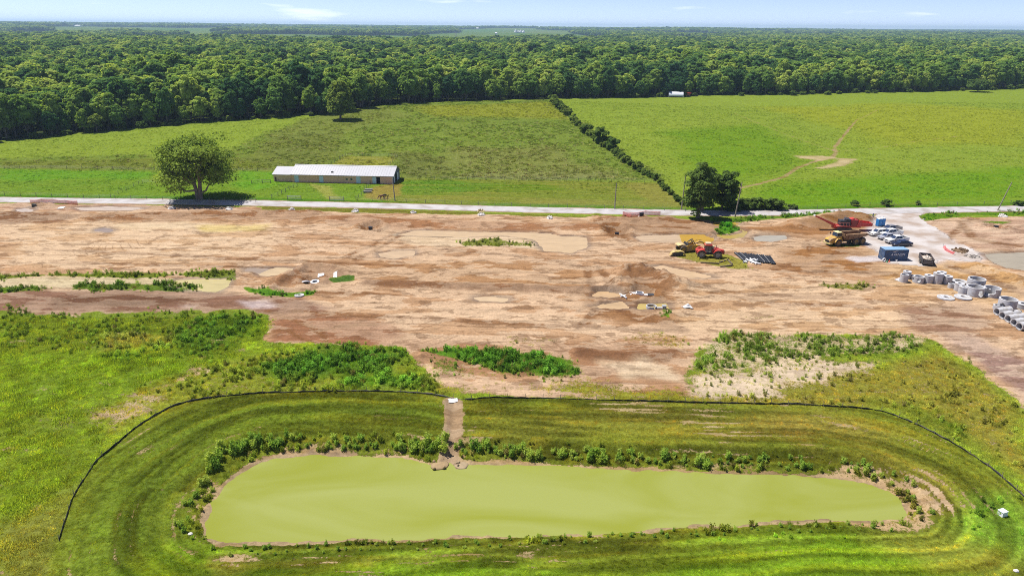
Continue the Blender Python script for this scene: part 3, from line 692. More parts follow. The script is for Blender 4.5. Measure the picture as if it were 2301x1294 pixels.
def ground_material():
    m = bpy.data.materials.new('ground'); m.use_nodes = True
    nt = m.node_tree; N = nt.nodes; L = nt.links; b = N['Principled BSDF']
    geo = N.new('ShaderNodeNewGeometry')
    def attr(n, o='Fac'):
        a = N.new('ShaderNodeAttribute'); a.attribute_name = n; return a.outputs[o]
    def noise(sx, sy, det=4, rough=.55, off=0.0):
        mp = N.new('ShaderNodeMapping'); mp.inputs['Scale'].default_value = (sx, sy, .3); mp.inputs['Location'].default_value = (off, off * .7, off)
        L.new(geo.outputs['Position'], mp.inputs['Vector'])
        n = N.new('ShaderNodeTexNoise'); n.inputs['Scale'].default_value = 1.0; n.inputs['Detail'].default_value = det; n.inputs['Roughness'].default_value = rough
        L.new(mp.outputs['Vector'], n.inputs['Vector']); return n.outputs['Fac']
    def mth(op, a, b_=None, c=None, clamp=False):
        n = N.new('ShaderNodeMath'); n.operation = op; n.use_clamp = clamp
        for i, v in enumerate((a, b_, c)):
            if v is None: continue
            if isinstance(v, (int, float)): n.inputs[i].default_value = v
            else: L.new(v, n.inputs[i])
        return n.outputs[0]
    def rng(v, a, b_, c, d, smooth=True):
        n = N.new('ShaderNodeMapRange'); n.interpolation_type = 'SMOOTHSTEP' if smooth else 'LINEAR'
        L.new(v, n.inputs['Value'])
        for k, val in zip(('From Min', 'From Max', 'To Min', 'To Max'), (a, b_, c, d)): n.inputs[k].default_value = val
        return n.outputs['Result']
    def scale(col, fac):
        n = N.new('ShaderNodeVectorMath'); n.operation = 'SCALE'; L.new(col, n.inputs[0])
        if isinstance(fac, (int, float)): n.inputs['Scale'].default_value = fac
        else: L.new(fac, n.inputs['Scale'])
        return n.outputs[0]
    def mix(f, a, b_):
        n = N.new('ShaderNodeMix'); n.data_type = 'RGBA'
        if isinstance(f, (int, float)): n.inputs['Factor'].default_value = f
        else: L.new(f, n.inputs['Factor'])
        for s, v in (('A', a), ('B', b_)):
            if isinstance(v, tuple): n.inputs[s].default_value = (*v, 1)
            else: L.new(v, n.inputs[s])
        return n.outputs['Result']
    cover, wet, mott, streak, meadow = (attr(k) for k in ('cover', 'wet', 'mott', 'streak', 'meadow'))
    veg, dirt = attr('veg', 'Color'), attr('dirt', 'Color')
    mid = noise(.35, .6, 5, .6, 3.0); fine = noise(2.6, 2.6, 4, .6, 7.0); grit = noise(9, 9, 3, .6, 11.0)
    lane = noise(.035, .75, 4, .55, 17.0)
    # soil: dry pale crust against darker moist soil, scraper lanes running across, crumbs
    ca = mth('MULTIPLY', rng(noise(.07, .17, 10, .62, 0.0), .465, .485, 0, 1), mott)
    cb = mth('MULTIPLY', rng(noise(.32, .52, 9, .62, 31.0), .52, .535, 0, 1), mott)
    cc = mth('MULTIPLY', rng(noise(.21, .36, 10, .62, 71.0), .55, .565, 0, 1), mott)
    def contour(sx, sy, off, wid):
        n_ = noise(sx, sy, 6, .55, off); return mth('MULTIPLY', rng(mth('ABSOLUTE', mth('SUBTRACT', n_, .5)), 0, wid, 1, 0), mott)
    d1 = mix(mth('MULTIPLY', ca, .85), dirt, mix(.5, scale(dirt, 1.28), A(240, 218, 188)))
    d1 = mix(mth('MULTIPLY', cb, .4), d1, scale(d1, 1.22))
    d1 = mix(mth('MULTIPLY', cc, .65), d1, mix(.5, scale(d1, .55), A(150, 108, 76)))
    d1 = mix(mth('MULTIPLY', contour(.05, .20, 91.0, .010), .6), d1, scale(d1, .62))
    d1 = mix(mth('MULTIPLY', contour(.16, .40, 97.0, .013), .45), d1, scale(d1, .70))
    sep = N.new('ShaderNodeSeparateXYZ'); L.new(geo.outputs['Position'], sep.inputs[0])
    def tracks(ax, ay, period, warp, off, amt, lo):
        nonlocal d1
        u = mth('ADD', mth('MULTIPLY', sep.outputs['X'], ax), mth('MULTIPLY', sep.outputs['Y'], ay))
        u = mth('ADD', u, mth('MULTIPLY', noise(.022, .03, 2, .5, off), warp))
        w_ = mth('ABSOLUTE', mth('SUBTRACT', mth('FRACT', mth('DIVIDE', u, period)), .5))
        ln_ = mth('MULTIPLY', rng(w_, .40, .455, 0, 1), rng(noise(.045, .09, 4, .6, off + 5), lo, lo + .06, 0, 1))
        ln_ = mth('MULTIPLY', ln_, mth('MULTIPLY', mott, rng(fine, .35, .6, .35, 1)))
        d1 = mix(mth('MULTIPLY', ln_, amt), d1, mix(.5, scale(d1, .55), A(146, 104, 72)))
    tracks(.04, 1.0, 3.0, 16, 211.0, .75, .48)
    tracks(-.35, .95, 2.1, 30, 223.0, .7, .54)
    tracks(.75, .7, 1.7, 22, 239.0, .6, .57)
    clod = mth('MULTIPLY', rng(noise(1.5, 1.9, 3, .6, 251.0), .62, .67, 0, 1), rng(noise(.10, .16, 4, .6, 257.0), .46, .56, .15, 1))
    d1 = mix(mth('MULTIPLY', clod, .6), d1, scale(d1, .58))
    spk = mth('MULTIPLY', rng(noise(1.9, 2.3, 3, .6, 263.0), .64, .69, 0, 1), rng(noise(.12, .2, 4, .6, 269.0), .46, .56, .1, 1))
    d1 = mix(mth('MULTIPLY', spk, .5), d1, scale(d1, 1.3))
    d1 = scale(d1, mth('MULTIPLY', rng(lane, .3, .7, .87, 1.12, False), mth('MULTIPLY', rng(mid, .25, .75, .86, 1.14, False), rng(fine, .25, .75, .76, 1.22, False))))
    d1 = scale(d1, mth('SUBTRACT', 1.0, mth('MULTIPLY', wet, .38)))
    # plants: clumps of lighter and darker, yellower and greener growth
    v1 = mix(rng(noise(.10, .14, 5, .6, 41.0), .42, .64, 0, .45), veg, mix(.5, veg, A(150, 160, 50)))
    v1 = mix(rng(noise(.6, .9, 4, .6, 47.0), .5, .72, 0, .5), v1, scale(v1, .62))
    v1 = mix(mth('MULTIPLY', meadow, rng(noise(.22, .34, 5, .65, 53.0), .50, .68, 0, .32)), v1, A(128, 112, 62))
    v1 = mix(mth('MULTIPLY', meadow, rng(noise(.8, .8, 4, .7, 59.0), .54, .68, 0, .6)), v1, A(186, 184, 120))
    v1 = mix(mth('MULTIPLY', streak, rng(noise(.02, .55, 4, .6, 61.0), .45, .62, 0, .6)), v1, A(168, 158, 76))
    v1 = scale(v1, mth('MULTIPLY', rng(mid, .25, .75, .76, 1.24, False), mth('MULTIPLY', rng(noise(.9, 1.2, 5, .65, 271.0), .3, .7, .70, 1.32, False), rng(fine, .25, .75, .58, 1.4, False))))
    cv = mth('ADD', mth('MULTIPLY_ADD', cover, 1.5, -.25), mth('ADD', mth('MULTIPLY', mth('SUBTRACT', mid, .5), .9), mth('MULTIPLY', mth('SUBTRACT', fine, .5), 1.1)))
    cf = rng(cv, .40, .60, 0, 1)
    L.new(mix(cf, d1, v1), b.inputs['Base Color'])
    L.new(mth('MULTIPLY', wet, .3), b.inputs['Specular IOR Level'])
    L.new(mth('SUBTRACT', .95, mth('MULTIPLY', wet, .35)), b.inputs['Roughness'])
    bp = N.new('ShaderNodeBump'); bp.inputs['Strength'].default_value = .8; bp.inputs['Distance'].default_value = .25
    hh = mth('ADD', mth('MULTIPLY', fine, mth('MULTIPLY_ADD', cf, .5, .35)), mth('ADD', mth('MULTIPLY', mid, .9), mth('MULTIPLY', grit, .18)))
    L.new(hh, bp.inputs['Height']); L.new(bp.outputs['Normal'], b.inputs['Normal'])
    return m
me.materials.append(ground_material())
ground = bpy.data.objects.new('ground', me); COL.objects.link(ground)
setp(ground, 'open land of bare soil, sown grass and green fields reaching the woods', None, None, 'structure')

# ---------------------------------------------------------------- road, driveway, water
def strip(name, pts, half, z, thick, m, label):
    """a road slab along a line, with side faces"""
    mb = MB(); n = len(pts)
    fine = []
    for (a, b) in zip(pts[:-1], pts[1:]):
        k = max(2, int(math.hypot(b[0] - a[0], b[1] - a[1]) / 3))
        for i in range(k): fine.append((a[0] + (b[0] - a[0]) * i / k, a[1] + (b[1] - a[1]) * i / k))
    fine.append(pts[-1])
    fx = np.array([p[0] for p in fine]); fy = np.array([p[1] for p in fine])
    ker = np.ones(9) / 9
    fy[4:-4] = np.convolve(fy, ker, 'valid')
    vs = []
    for i in range(len(fx)):
        a, c = max(i - 1, 0), min(i + 1, len(fx) - 1)
        tx, ty = fx[c] - fx[a], fy[c] - fy[a]; l = math.hypot(tx, ty); nx, ny = -ty / l, tx / l
        j0 = .35 * (vnoise(fx[i] / 2.5, 3.3, 1) - .5); j1 = .35 * (vnoise(fx[i] / 2.5, 9.1, 2) - .5)
        for s, zz in ((-half - .25 + j0, z - thick), (-half + j0, z), (0, z + .05), (half + j1, z), (half + .25 + j1, z - thick)):
            vs.append((fx[i] + nx * s, fy[i] + ny * s, zz))
    fs = [(i * 5 + k, i * 5 + k + 1, i * 5 + k + 6, i * 5 + k + 5) for i in range(len(fx) - 1) for k in range(4)]
    mb.add(vs, fs)
    return mb.obj(name, m, label=label, kind='structure')

road_m = mat('road_chipseal', A(222, 217, 217, 1.12), .9, var=.10, vscale=.35, dirt=A(200, 190, 182), dscale=.25, damt=.35)
strip('road', ROAD, 3.0, 0.07, 0.2, road_m, 'pale grey country road crossing behind the building site')

def sheet(name, poly, cell, off, m, warp, label):
    bx = [p[0] for p in poly]; by = [p[1] for p in poly]
    xs = np.arange(min(bx) - 2, max(bx) + 2, cell); ys = np.arange(min(by) - 2, max(by) + 2, cell)
    xx, yy = np.meshgrid(xs, ys); xf, yf = xx.ravel(), yy.ravel()
    sd = poly_sd(xf, yf, poly) + warp * 2 * (fbm(xf / 2.2, yf / 2.2, 4, 111) - .5)
    rd, _ = seg_dist(xf, yf, ROAD)
    ok = ((sd < 0) & (rd > 3.0)).reshape(xx.shape)
    cellok = ok[:-1, :-1] & ok[1:, :-1] & ok[:-1, 1:] & ok[1:, 1:]
    zf = hfull(xf, yf) + off + .05 * (fbm(xf / 1.1, yf / 1.1, 3, 113) - .5)
    idx = np.arange(xf.size).reshape(xx.shape)
    q = np.stack([idx[:-1, :-1][cellok], idx[:-1, 1:][cellok], idx[1:, 1:][cellok], idx[1:, :-1][cellok]], 1)
    used, inv = np.unique(q, return_inverse=True); q = inv.reshape(q.shape)
    me = bpy.data.meshes.new(name)
    me.from_pydata(np.stack([xf, yf, zf], 1)[used].tolist(), [], q.tolist())
    me.materials.append(m); me.polygons.foreach_set('use_smooth', np.ones(len(q), bool)); me.update()
    o = bpy.data.objects.new(name, me); COL.objects.link(o)
    return setp(o, label, None, None, 'structure')

grav_m = mat('white_gravel', A(238, 230, 226, 1.06), .95, var=.09, vscale=.4, dirt=A(206, 184, 166), dscale=.16, damt=.5)
sheet('gravel_driveway', DRIVE, .4, .05, grav_m, 1.2, 'pale gravel driveway leading off the road to the parked vehicles')

def water_mat(name, col, swirl=None, rough=.12, spec=.12):
    m = bpy.data.materials.new(name); m.use_nodes = True
    nt = m.node_tree; N = nt.nodes; L = nt.links; b = N['Principled BSDF']
    geo = N.new('ShaderNodeNewGeometry')
    mp = N.new('ShaderNodeMapping'); mp.inputs['Scale'].default_value = (.045, .11, 1) if swirl else (.2, .5, 1)
    n = N.new('ShaderNodeTexNoise'); n.inputs['Scale'].default_value = 1.0; n.inputs['Detail'].default_value = 3; n.inputs['Distortion'].default_value = 1.2
    L.new(geo.outputs['Position'], mp.inputs['Vector']); L.new(mp.outputs['Vector'], n.inputs['Vector'])
    r = N.new('ShaderNodeValToRGB'); r.color_ramp.elements[0].position = .38; r.color_ramp.elements[1].position = .66
    r.color_ramp.elements[0].color = (*col, 1); r.color_ramp.elements[1].color = (*(swirl or [c * .86 for c in col]), 1)
    L.new(n.outputs['Fac'], r.inputs['Fac']); L.new(r.outputs['Color'], b.inputs['Base Color'])
    b.inputs['Roughness'].default_value = rough; b.inputs['IOR'].default_value = 1.33; b.inputs['Specular IOR Level'].default_value = spec
    n2 = N.new('ShaderNodeTexNoise'); n2.inputs['Scale'].default_value = 2.2; n2.inputs['Detail'].default_value = 3
    L.new(geo.outputs['Position'], n2.inputs['Vector'])
    bp = N.new('ShaderNodeBump'); bp.inputs['Strength'].default_value = .05; bp.inputs['Distance'].default_value = .1
    L.new(n2.outputs['Fac'], bp.inputs['Height']); L.new(bp.outputs['Normal'], b.inputs['Normal'])
    return m

def offset_poly(pts, d):
    n = len(pts)
    area = sum(pts[i][0] * pts[(i + 1) % n][1] - pts[(i + 1) % n][0] * pts[i][1] for i in range(n))
    s = 1 if area > 0 else -1; out = []
    for i in range(n):
        a, b, c = pts[i - 1], pts[i], pts[(i + 1) % n]
        v1 = Vector((b[0] - a[0], b[1] - a[1])).normalized(); v2 = Vector((c[0] - b[0], c[1] - b[1])).normalized()
        nn = Vector((v1.y + v2.y, -v1.x - v2.x)) * s
        if nn.length < 1e-4: nn = Vector((v1.y, -v1.x)) * s
        nn.normalize(); out.append((b[0] + nn.x * d, b[1] + nn.y * d))
    return out

def water(name, poly, z, m, label):
    bm = bmesh.new()
    f = bm.faces.new([bm.verts.new((x, y, z)) for x, y in poly])
    bmesh.ops.triangulate(bm, faces=[f])
    bmesh.ops.recalc_face_normals(bm, faces=bm.faces[:])
    if sum(f.normal.z for f in bm.faces) < 0: bmesh.ops.reverse_faces(bm, faces=bm.faces[:])
    me = bpy.data.meshes.new(name); bm.to_mesh(me); bm.free(); me.materials.append(m)
    o = bpy.data.objects.new(name, me); COL.objects.link(o)
    return setp(o, label, None, None, 'structure')
water('pond', offset_poly(POND, 1.0), POND_Z, water_mat('pond_water', A(190, 198, 108), A(176, 184, 74), .1, .3), 'still yellow-green pond in the sown basin')
_pm = {}
for i, ((nm, _, c), w) in enumerate(zip(PUDDLES, PUD_W)):
    if c not in _pm: _pm[c] = water_mat('muddy_water', A(*c, 1.3))
    water('puddle', offset_poly(w, .9), -.075 + .002 * (i % 5), _pm[c], nm + ' muddy puddle on the building site')

# ================================================================ TREES
def leaf_mat(name, stops, tone_scale=.012, clump=.35, trans=.4, inst=False, vlo=.62, vhi=1.35):
    """leaves: each plant its own tone, darker and lighter clumps, some light passing through"""
    m = bpy.data.materials.new(name); m.use_nodes = True
    nt = m.node_tree; N = nt.nodes; L = nt.links
    for n in list(N): N.remove(n)
    out = N.new('ShaderNodeOutputMaterial')
    if inst:
        at = N.new('ShaderNodeAttribute'); at.attribute_type = 'INSTANCER'; at.attribute_name = 'tint'; base = at.outputs['Color']
    oi = N.new('ShaderNodeObjectInfo')
    if not inst:
        nz = N.new('ShaderNodeTexNoise'); nz.inputs['Scale'].default_value = tone_scale; nz.inputs['Detail'].default_value = 3
        L.new(oi.outputs['Location'], nz.inputs['Vector'])
        ad = N.new('ShaderNodeMath'); ad.operation = 'MULTIPLY_ADD'; ad.inputs[1].default_value = .95; L.new(oi.outputs['Random'], ad.inputs[0])
        sb = N.new('ShaderNodeMath'); sb.operation = 'MULTIPLY_ADD'; sb.inputs[1].default_value = 2.0; sb.inputs[2].default_value = -.98; L.new(nz.outputs['Fac'], sb.inputs[0]); L.new(sb.outputs[0], ad.inputs[2])
        r = N.new('ShaderNodeValToRGB'); e = r.color_ramp.elements
        while len(e) > 1: e.remove(e[-1])
        for i, c in enumerate(stops):
            el = e[0] if i == 0 else e.new(i / (len(stops) - 1))
            el.position = i / (len(stops) - 1); el.color = (*c, 1)
        L.new(ad.outputs[0], r.inputs['Fac']); base = r.outputs['Color']
    tc = N.new('ShaderNodeTexCoord')
    n2 = N.new('ShaderNodeTexNoise'); n2.inputs['Scale'].default_value = clump; n2.inputs['Detail'].default_value = 3
    L.new(tc.outputs['Object'], n2.inputs['Vector'])
    mr = N.new('ShaderNodeMapRange'); mr.inputs['From Min'].default_value = .3; mr.inputs['From Max'].default_value = .7; mr.inputs['To Min'].default_value = vlo; mr.inputs['To Max'].default_value = vhi
    L.new(n2.outputs['Fac'], mr.inputs['Value'])
    sc = N.new('ShaderNodeVectorMath'); sc.operation = 'SCALE'; L.new(base, sc.inputs[0]); L.new(mr.outputs['Result'], sc.inputs['Scale'])
    if inst:
        m2 = N.new('ShaderNodeMapRange'); m2.inputs['To Min'].default_value = .5; m2.inputs['To Max'].default_value = 1.5
        L.new(oi.outputs['Random'], m2.inputs['Value'])
        s2 = N.new('ShaderNodeVectorMath'); s2.operation = 'SCALE'; L.new(sc.outputs[0], s2.inputs[0]); L.new(m2.outputs['Result'], s2.inputs['Scale']); sc = s2
    df = N.new('ShaderNodeBsdfDiffuse'); tr = N.new('ShaderNodeBsdfTranslucent'); mx = N.new('ShaderNodeMixShader'); mx.inputs['Fac'].default_value = trans
    L.new(sc.outputs[0], df.inputs['Color'])
    tm = N.new('ShaderNodeVectorMath'); tm.operation = 'MULTIPLY'; tm.inputs[1].default_value = (1.15, 1.1, .5); L.new(sc.outputs[0], tm.inputs[0]); L.new(tm.outputs[0], tr.inputs['Color'])
    L.new(df.outputs[0], mx.inputs[1]); L.new(tr.outputs[0], mx.inputs[2]); L.new(mx.outputs[0], out.inputs['Surface'])
    return m

bark_m = mat('bark', (.16, .125, .095), .95, var=.35, vscale=3.0)

def leaf_quads(rng, c, nrm, size):
    """leaf sprays: one small bent quad for each centre"""
    n = len(c)
    t = np.cross(nrm, rng.normal(size=(n, 3))); t /= np.linalg.norm(t, axis=1)[:, None] + 1e-9
    b = np.cross(nrm, t)
    s = (size * rng.uniform(.6, 1.35, n))[:, None]
    v = np.stack([c - t * s * .5 - b * s * .32, c + t * s * .5 - b * s * .42, c + t * s * .42 + b * s * .45 , c - t * s * .45 + b * s * .4], 1)
    v[:, 2] -= nrm * s * .18
    return v.reshape(-1, 3)

def crown_mesh(name, seed, rx, rz, zc, clumps, per, leaf, m, core=True, shape='round', flat=.75, low=.45):
    """crown: clumps of leaf sprays spread over an uneven dome, with gaps between them"""
    rng = np.random.default_rng(seed)
    u = rng.normal(size=(clumps, 3)); u /= np.linalg.norm(u, axis=1)[:, None]
    u[:, 2] = np.where(u[:, 2] < -low, -u[:, 2] * .6, u[:, 2])
    lob = .72 + .36 * np.array([math.sin(3 * math.atan2(a[1], a[0]) + seed) * math.cos(2 * a[2] + seed) for a in u]) * .5 + rng.uniform(-.12, .16, clumps)
    rad = lob * rng.uniform(.72, 1.0, clumps)
    cc = u * rad[:, None] * np.array([rx, rx, rz])
    if shape == 'tall':
        cc[:, :2] *= (1.0 - .35 * np.clip(cc[:, 2:3] / rz, -1, 1)); 
    cr = rx * rng.uniform(.20, .36, clumps)
    d = rng.normal(size=(clumps * per, 3)); d /= np.linalg.norm(d, axis=1)[:, None]
    d[:, 2] = np.where(d[:, 2] < -.35, -d[:, 2], d[:, 2])
    k = np.repeat(np.arange(clumps), per)
    c = cc[k] + d * (cr[k] * rng.uniform(.75, 1.06, len(k)))[:, None] * np.array([1, 1, flat])
    nrm = d + .42 * rng.normal(size=d.shape) + np.array([0, 0, .75]); nrm /= np.linalg.norm(nrm, axis=1)[:, None]
    v = leaf_quads(rng, c, nrm, leaf)
    f = np.arange(len(v)).reshape(-1, 4)
    V = v.tolist(); Fc = f.tolist()
    if core:  # unseen inner lump added to block light through the crown
        bm = bmesh.new(); bmesh.ops.create_icosphere(bm, subdivisions=2, radius=1.0)
        b0 = len(V)
        for q in bm.verts:
            kk = .48 + .16 * rng.uniform()
            V.append((q.co.x * rx * kk, q.co.y * rx * kk, q.co.z * rz * kk))
        for q in bm.faces: Fc.append([b0 + w.index for w in q.verts])
        bm.free()
    me = bpy.data.meshes.new(name); me.from_pydata([(a, b, z + zc) for a, b, z in V], [], Fc)
    me.materials.append(m); me.update()
    return me, [(float(a), float(b), float(z + zc)) for a, b, z in cc]

def trunk_mesh(name, seed, h, r, tips, m, forks=0):
    rng = random.Random(seed); mb = MB()
    p = [(0, 0, -.4)]; x = y = 0.0; nseg = 4
    for i in range(1, nseg + 1):
        x += rng.uniform(-.03, .03) * h; y += rng.uniform(-.03, .03) * h; p.append((x, y, h * i / nseg))
    rr = [r * 1.35, r, r * .85, r * .66, r * .35]
    mb.path(p, rr, 7)
    for t in tips:
        j = rng.randint(1, 3); a = Vector(p[j]); e = Vector(t); mid = a.lerp(e, .5) + Vector((0, 0, -.06 * (e - a).length))
        mb.path([a, mid, e], [r * .42, r * .25, r * .07], 5)
    return mb.mesh(name, m)

wood_m = leaf_mat('woodland_leaves', [(.065, .150, .060), (.120, .230, .066), (.200, .325, .075), (.300, .420, .090), (.430, .520, .125)], .012, .30, .5, vlo=.65, vhi=1.35)
KINDS_T = []   # (crown mesh, trunk mesh, nominal height)
for k, (rx, rz, zc, shp) in enumerate([(5.8, 8.6, 11.6, 'round'), (4.8, 9.6, 11.6, 'tall'), (6.6, 8.2, 11.2, 'round'), (5.4, 9.0, 12.2, 'round'), (4.4, 8.4, 10.4, 'tall'), (6.2, 9.2, 11.8, 'round')]):
    cm, tips = crown_mesh('crown', 300 + k, rx, rz, zc, 64, 34, .95, wood_m, True, shp, .7, .92)
    tm = trunk_mesh('trunk', 40 + k, zc + 1.0, .32, tips[::6], bark_m)
    KINDS_T.append((cm, tm))

# trees of the wood: jittered stands behind the edge line
rngw = np.random.default_rng(11)
def stand(y0, y1, sp):
    ys = np.arange(y0, y1, sp); out = []
    for i, yy in enumerate(ys):
        hw = .72 * yy + 60
        xs = np.arange(-hw + (i % 2) * sp * .5, hw, sp)
        out.append(np.stack([xs + rngw.uniform(-.42, .42, len(xs)) * sp, yy + rngw.uniform(-.42, .42, len(xs)) * sp], 1))
    return np.concatenate(out)
cand = stand(300, 1000, 7.6)
edge_y = np.interp(cand[:, 0], WEDGE_X, WEDGE_Y) + 6 * (fbm(cand[:, 0] / 25, cand[:, 0] * 0, 2, 161) - .5)
behind = cand[:, 1] - edge_y
cand = cand[behind > 0]; behind = behind[behind > 0]
# which of them show most: the first rows along the edge, inside the view
vis = np.abs(cand[:, 0]) < .72 * cand[:, 1] + 2
order = np.argsort(np.where(vis, behind, 1e6))
front = order[:296]; rest = order[296:]
EDGE_LABELS = ['dark green broadleaf tree standing along the front edge of the woods', 'mid green broadleaf tree standing along the front edge of the woods']
def place_tree(kind, x, y, s, rz, label, group, name='woodland_tree', cat='tree', sz=1.0):
    cm, tm = KINDS_T[kind]
    e = empty(name, (x, y, hz(x, y) - .1), rz, label, cat, group); e.scale = (s, s, s * sz)
    for nm, me_ in (('trunk', tm), ('crown', cm)):
        o = bpy.data.objects.new(nm, me_); COL.objects.link(o); o.parent = e
    return e
rt = random.Random(5)
def edge_label(x, y):
    d = np.array([x, y, -CAM_H]); px = CX + F_PX * float(d @ _R) / float(d @ _F)
    for lim, w in ((230, 'at the far left'), (420, 'behind the big spreading tree'), (740, 'behind the left pasture'), (1000, 'behind the barn pasture'), (1235, 'left of the hedgerow end'), (1490, 'between hedgerow and white shelter'), (1800, 'right of the white shelter'), (2130, 'behind the bare patch of the right pasture')):
        if px < lim: return 'broadleaf tree at the front of the woods ' + w
    return 'broadleaf tree at the front of the woods by the big far bush'
hzf = hfull(cand[front, 0], cand[front, 1])
for j, i in enumerate(front):
    x, y = cand[i]
    s = rt.uniform(.70, 1.28) * (.75 if behind[i] < 3 else 1.0)
    k = rt.randrange(6); cm, tm = KINDS_T[k]
    e = empty('woodland_tree', (x, y, hzf[j] - .1 - (2.2 * s if behind[i] < 9 else 1.0)), rt.uniform(0, 6.28), edge_label(x, y), 'tree', 'trees along the front edge of the woods')
    e.scale = (s * rt.uniform(.9, 1.1), s * rt.uniform(.9, 1.1), s * rt.uniform(.9, 1.12))
    for nm, me_ in (('trunk', tm), ('crown', cm)):
        o = bpy.data.objects.new(nm, me_); COL.objects.link(o); o.parent = e

# ---------------------------------------------------------------- scattering of uncountable growth
def scatter(name, pts, scl, rot, idx, meshes, label, tint=None, sxy=None):
    """one object whose points carry copies of small plant meshes"""
    col = bpy.data.collections.new(name + '_kinds')
    for k, me_ in enumerate(meshes):
        o = bpy.data.objects.new('%s_kind_%02d' % (name, k), me_); col.objects.link(o)
    me_ = bpy.data.meshes.new(name); n = len(pts)
    me_.vertices.add(n); me_.vertices.foreach_set('co', np.asarray(pts, float).ravel())
    sv = np.repeat(np.asarray(scl, float)[:, None], 3, 1)
    if sxy is not None: sv[:, :2] *= np.asarray(sxy)[:, None]
    a = me_.attributes.new('sv', 'FLOAT_VECTOR', 'POINT'); a.data.foreach_set('vector', sv.ravel())
    rv = np.zeros((n, 3)); rv[:, 2] = rot
    a = me_.attributes.new('rv', 'FLOAT_VECTOR', 'POINT'); a.data.foreach_set('vector', rv.ravel())
    a = me_.attributes.new('ki', 'INT', 'POINT'); a.data.foreach_set('value', np.asarray(idx, np.int32))
    if tint is not None:
        a = me_.attributes.new('tint', 'FLOAT_COLOR', 'POINT'); a.data.foreach_set('color', np.concatenate([tint, np.ones((n, 1))], 1).ravel())
    o = bpy.data.objects.new(name, me_); COL.objects.link(o)
    ng = bpy.data.node_groups.new(name, 'GeometryNodeTree')
    ng.interface.new_socket('Geometry', in_out='INPUT', socket_type='NodeSocketGeometry')
    ng.interface.new_socket('Geometry', in_out='OUTPUT', socket_type='NodeSocketGeometry')
    gi = ng.nodes.new('NodeGroupInput'); go = ng.nodes.new('NodeGroupOutput')
    ci = ng.nodes.new('GeometryNodeCollectionInfo'); ci.inputs['Collection'].default_value = col; ci.inputs['Separate Children'].default_value = True; ci.inputs['Reset Children'].default_value = True
    ip = ng.nodes.new('GeometryNodeInstanceOnPoints'); ip.inputs['Pick Instance'].default_value = True
    def na(nm, tp):
        q = ng.nodes.new('GeometryNodeInputNamedAttribute'); q.data_type = tp; q.inputs['Name'].default_value = nm
        return next(s for s in q.outputs if s.enabled and s.name == 'Attribute')
    ng.links.new(gi.outputs[0], ip.inputs['Points']); ng.links.new(ci.outputs[0], ip.inputs['Instance'])
    ng.links.new(na('ki', 'INT'), ip.inputs['Instance Index']); ng.links.new(na('sv', 'FLOAT_VECTOR'), ip.inputs['Scale'])
    e2r = ng.nodes.new('FunctionNodeEulerToRotation'); ng.links.new(na('rv', 'FLOAT_VECTOR'), e2r.inputs[0]); ng.links.new(e2r.outputs[0], ip.inputs['Rotation'])
    ng.links.new(ip.outputs[0], go.inputs[0])
    md = o.modifiers.new('scatter', 'NODES'); md.node_group = ng
    return setp(o, label, None, None, 'stuff')

# the rest of the wood, and the woods beyond it to the horizon
tree_meshes = []
for k, (cm, tm) in enumerate(KINDS_T):      # crown and stem as one mesh for the mass of the wood
    bm = bmesh.new(); bm.from_mesh(cm); n0 = len(bm.faces); bm.from_mesh(tm)
    bm.faces.ensure_lookup_table()
    for f in bm.faces[n0:]: f.material_index = 1
    m2 = bpy.data.meshes.new('wood_tree'); bm.to_mesh(m2); bm.free(); m2.materials.append(wood_m); m2.materials.append(bark_m)
    tree_meshes.append(m2)
far1 = stand(1000, 2300, 10.5); far2 = stand(2300, 4600, 18.0); far3 = stand(4600, 13500, 38.0)
near_rest = cand[rest]
keep = (behind[rest] < 60) | (rngw.uniform(size=len(rest)) < .93)
P_ = [near_rest[keep]]; S_ = [rngw.uniform(.68, 1.34, keep.sum())]
for pts, s0 in ((far1, 1.2), (far2, 1.75), (far3, 3.2)):
    ok = (clearing(pts[:, 0], pts[:, 1]) < .5) & (pts[:, 1] > np.interp(pts[:, 0], WEDGE_X, WEDGE_Y))
    pts = pts[ok]; P_.append(pts); S_.append(rngw.uniform(.75, 1.2, len(pts)) * s0)
WP = np.concatenate(P_); WS = np.concatenate(S_)
WZ = hfull(WP[:, 0], WP[:, 1])
tall = np.minimum(1.0, 1.25 / np.maximum(WS, 1e-3))           # far stands are drawn as wider crowns of the same height
sc_z = WS * np.where(WS > 1.35, tall, 1.0)
undul = 1 + .34 * (fbm(WP[:, 0] / 60, WP[:, 1] / 60, 3, 171) - .5) * 2
scatter('woods', np.stack([WP[:, 0], WP[:, 1], WZ - 1.0], 1), sc_z * undul, rngw.uniform(0, 6.28, len(WP)), rngw.integers(0, 6, len(WP)), tree_meshes,
        'dense green broadleaf woods stretching back to the horizon', sxy=WS / sc_z * rngw.uniform(.95, 1.35, len(WP)))

# ---------------------------------------------------------------- single trees and shrubs
def tree(name, px, py, seed, rx, rz, zc, clumps, per, leaf, m, label, trunk_r, limbs=10, shape='round', group=None, cat='tree', flat=.75, z_off=0.0, low=.45):
    g = G(px, py)
    e = empty(name, (g.x, g.y, g.z + z_off), 0, label, cat, group)
    cm, tips = crown_mesh('crown', seed, rx, rz, zc, clumps, per, leaf, m, False, shape, flat, low)
    tips = sorted(tips, key=lambda t: t[2])[:: max(1, len(tips) // limbs)]
    tm = trunk_mesh('trunk', seed, max(zc * .95, .5), trunk_r, tips, bark_m)
    for nm, me_ in (('trunk', tm), ('crown', cm)):
        o = bpy.data.objects.new(nm, me_); COL.objects.link(o); o.parent = e
    return e

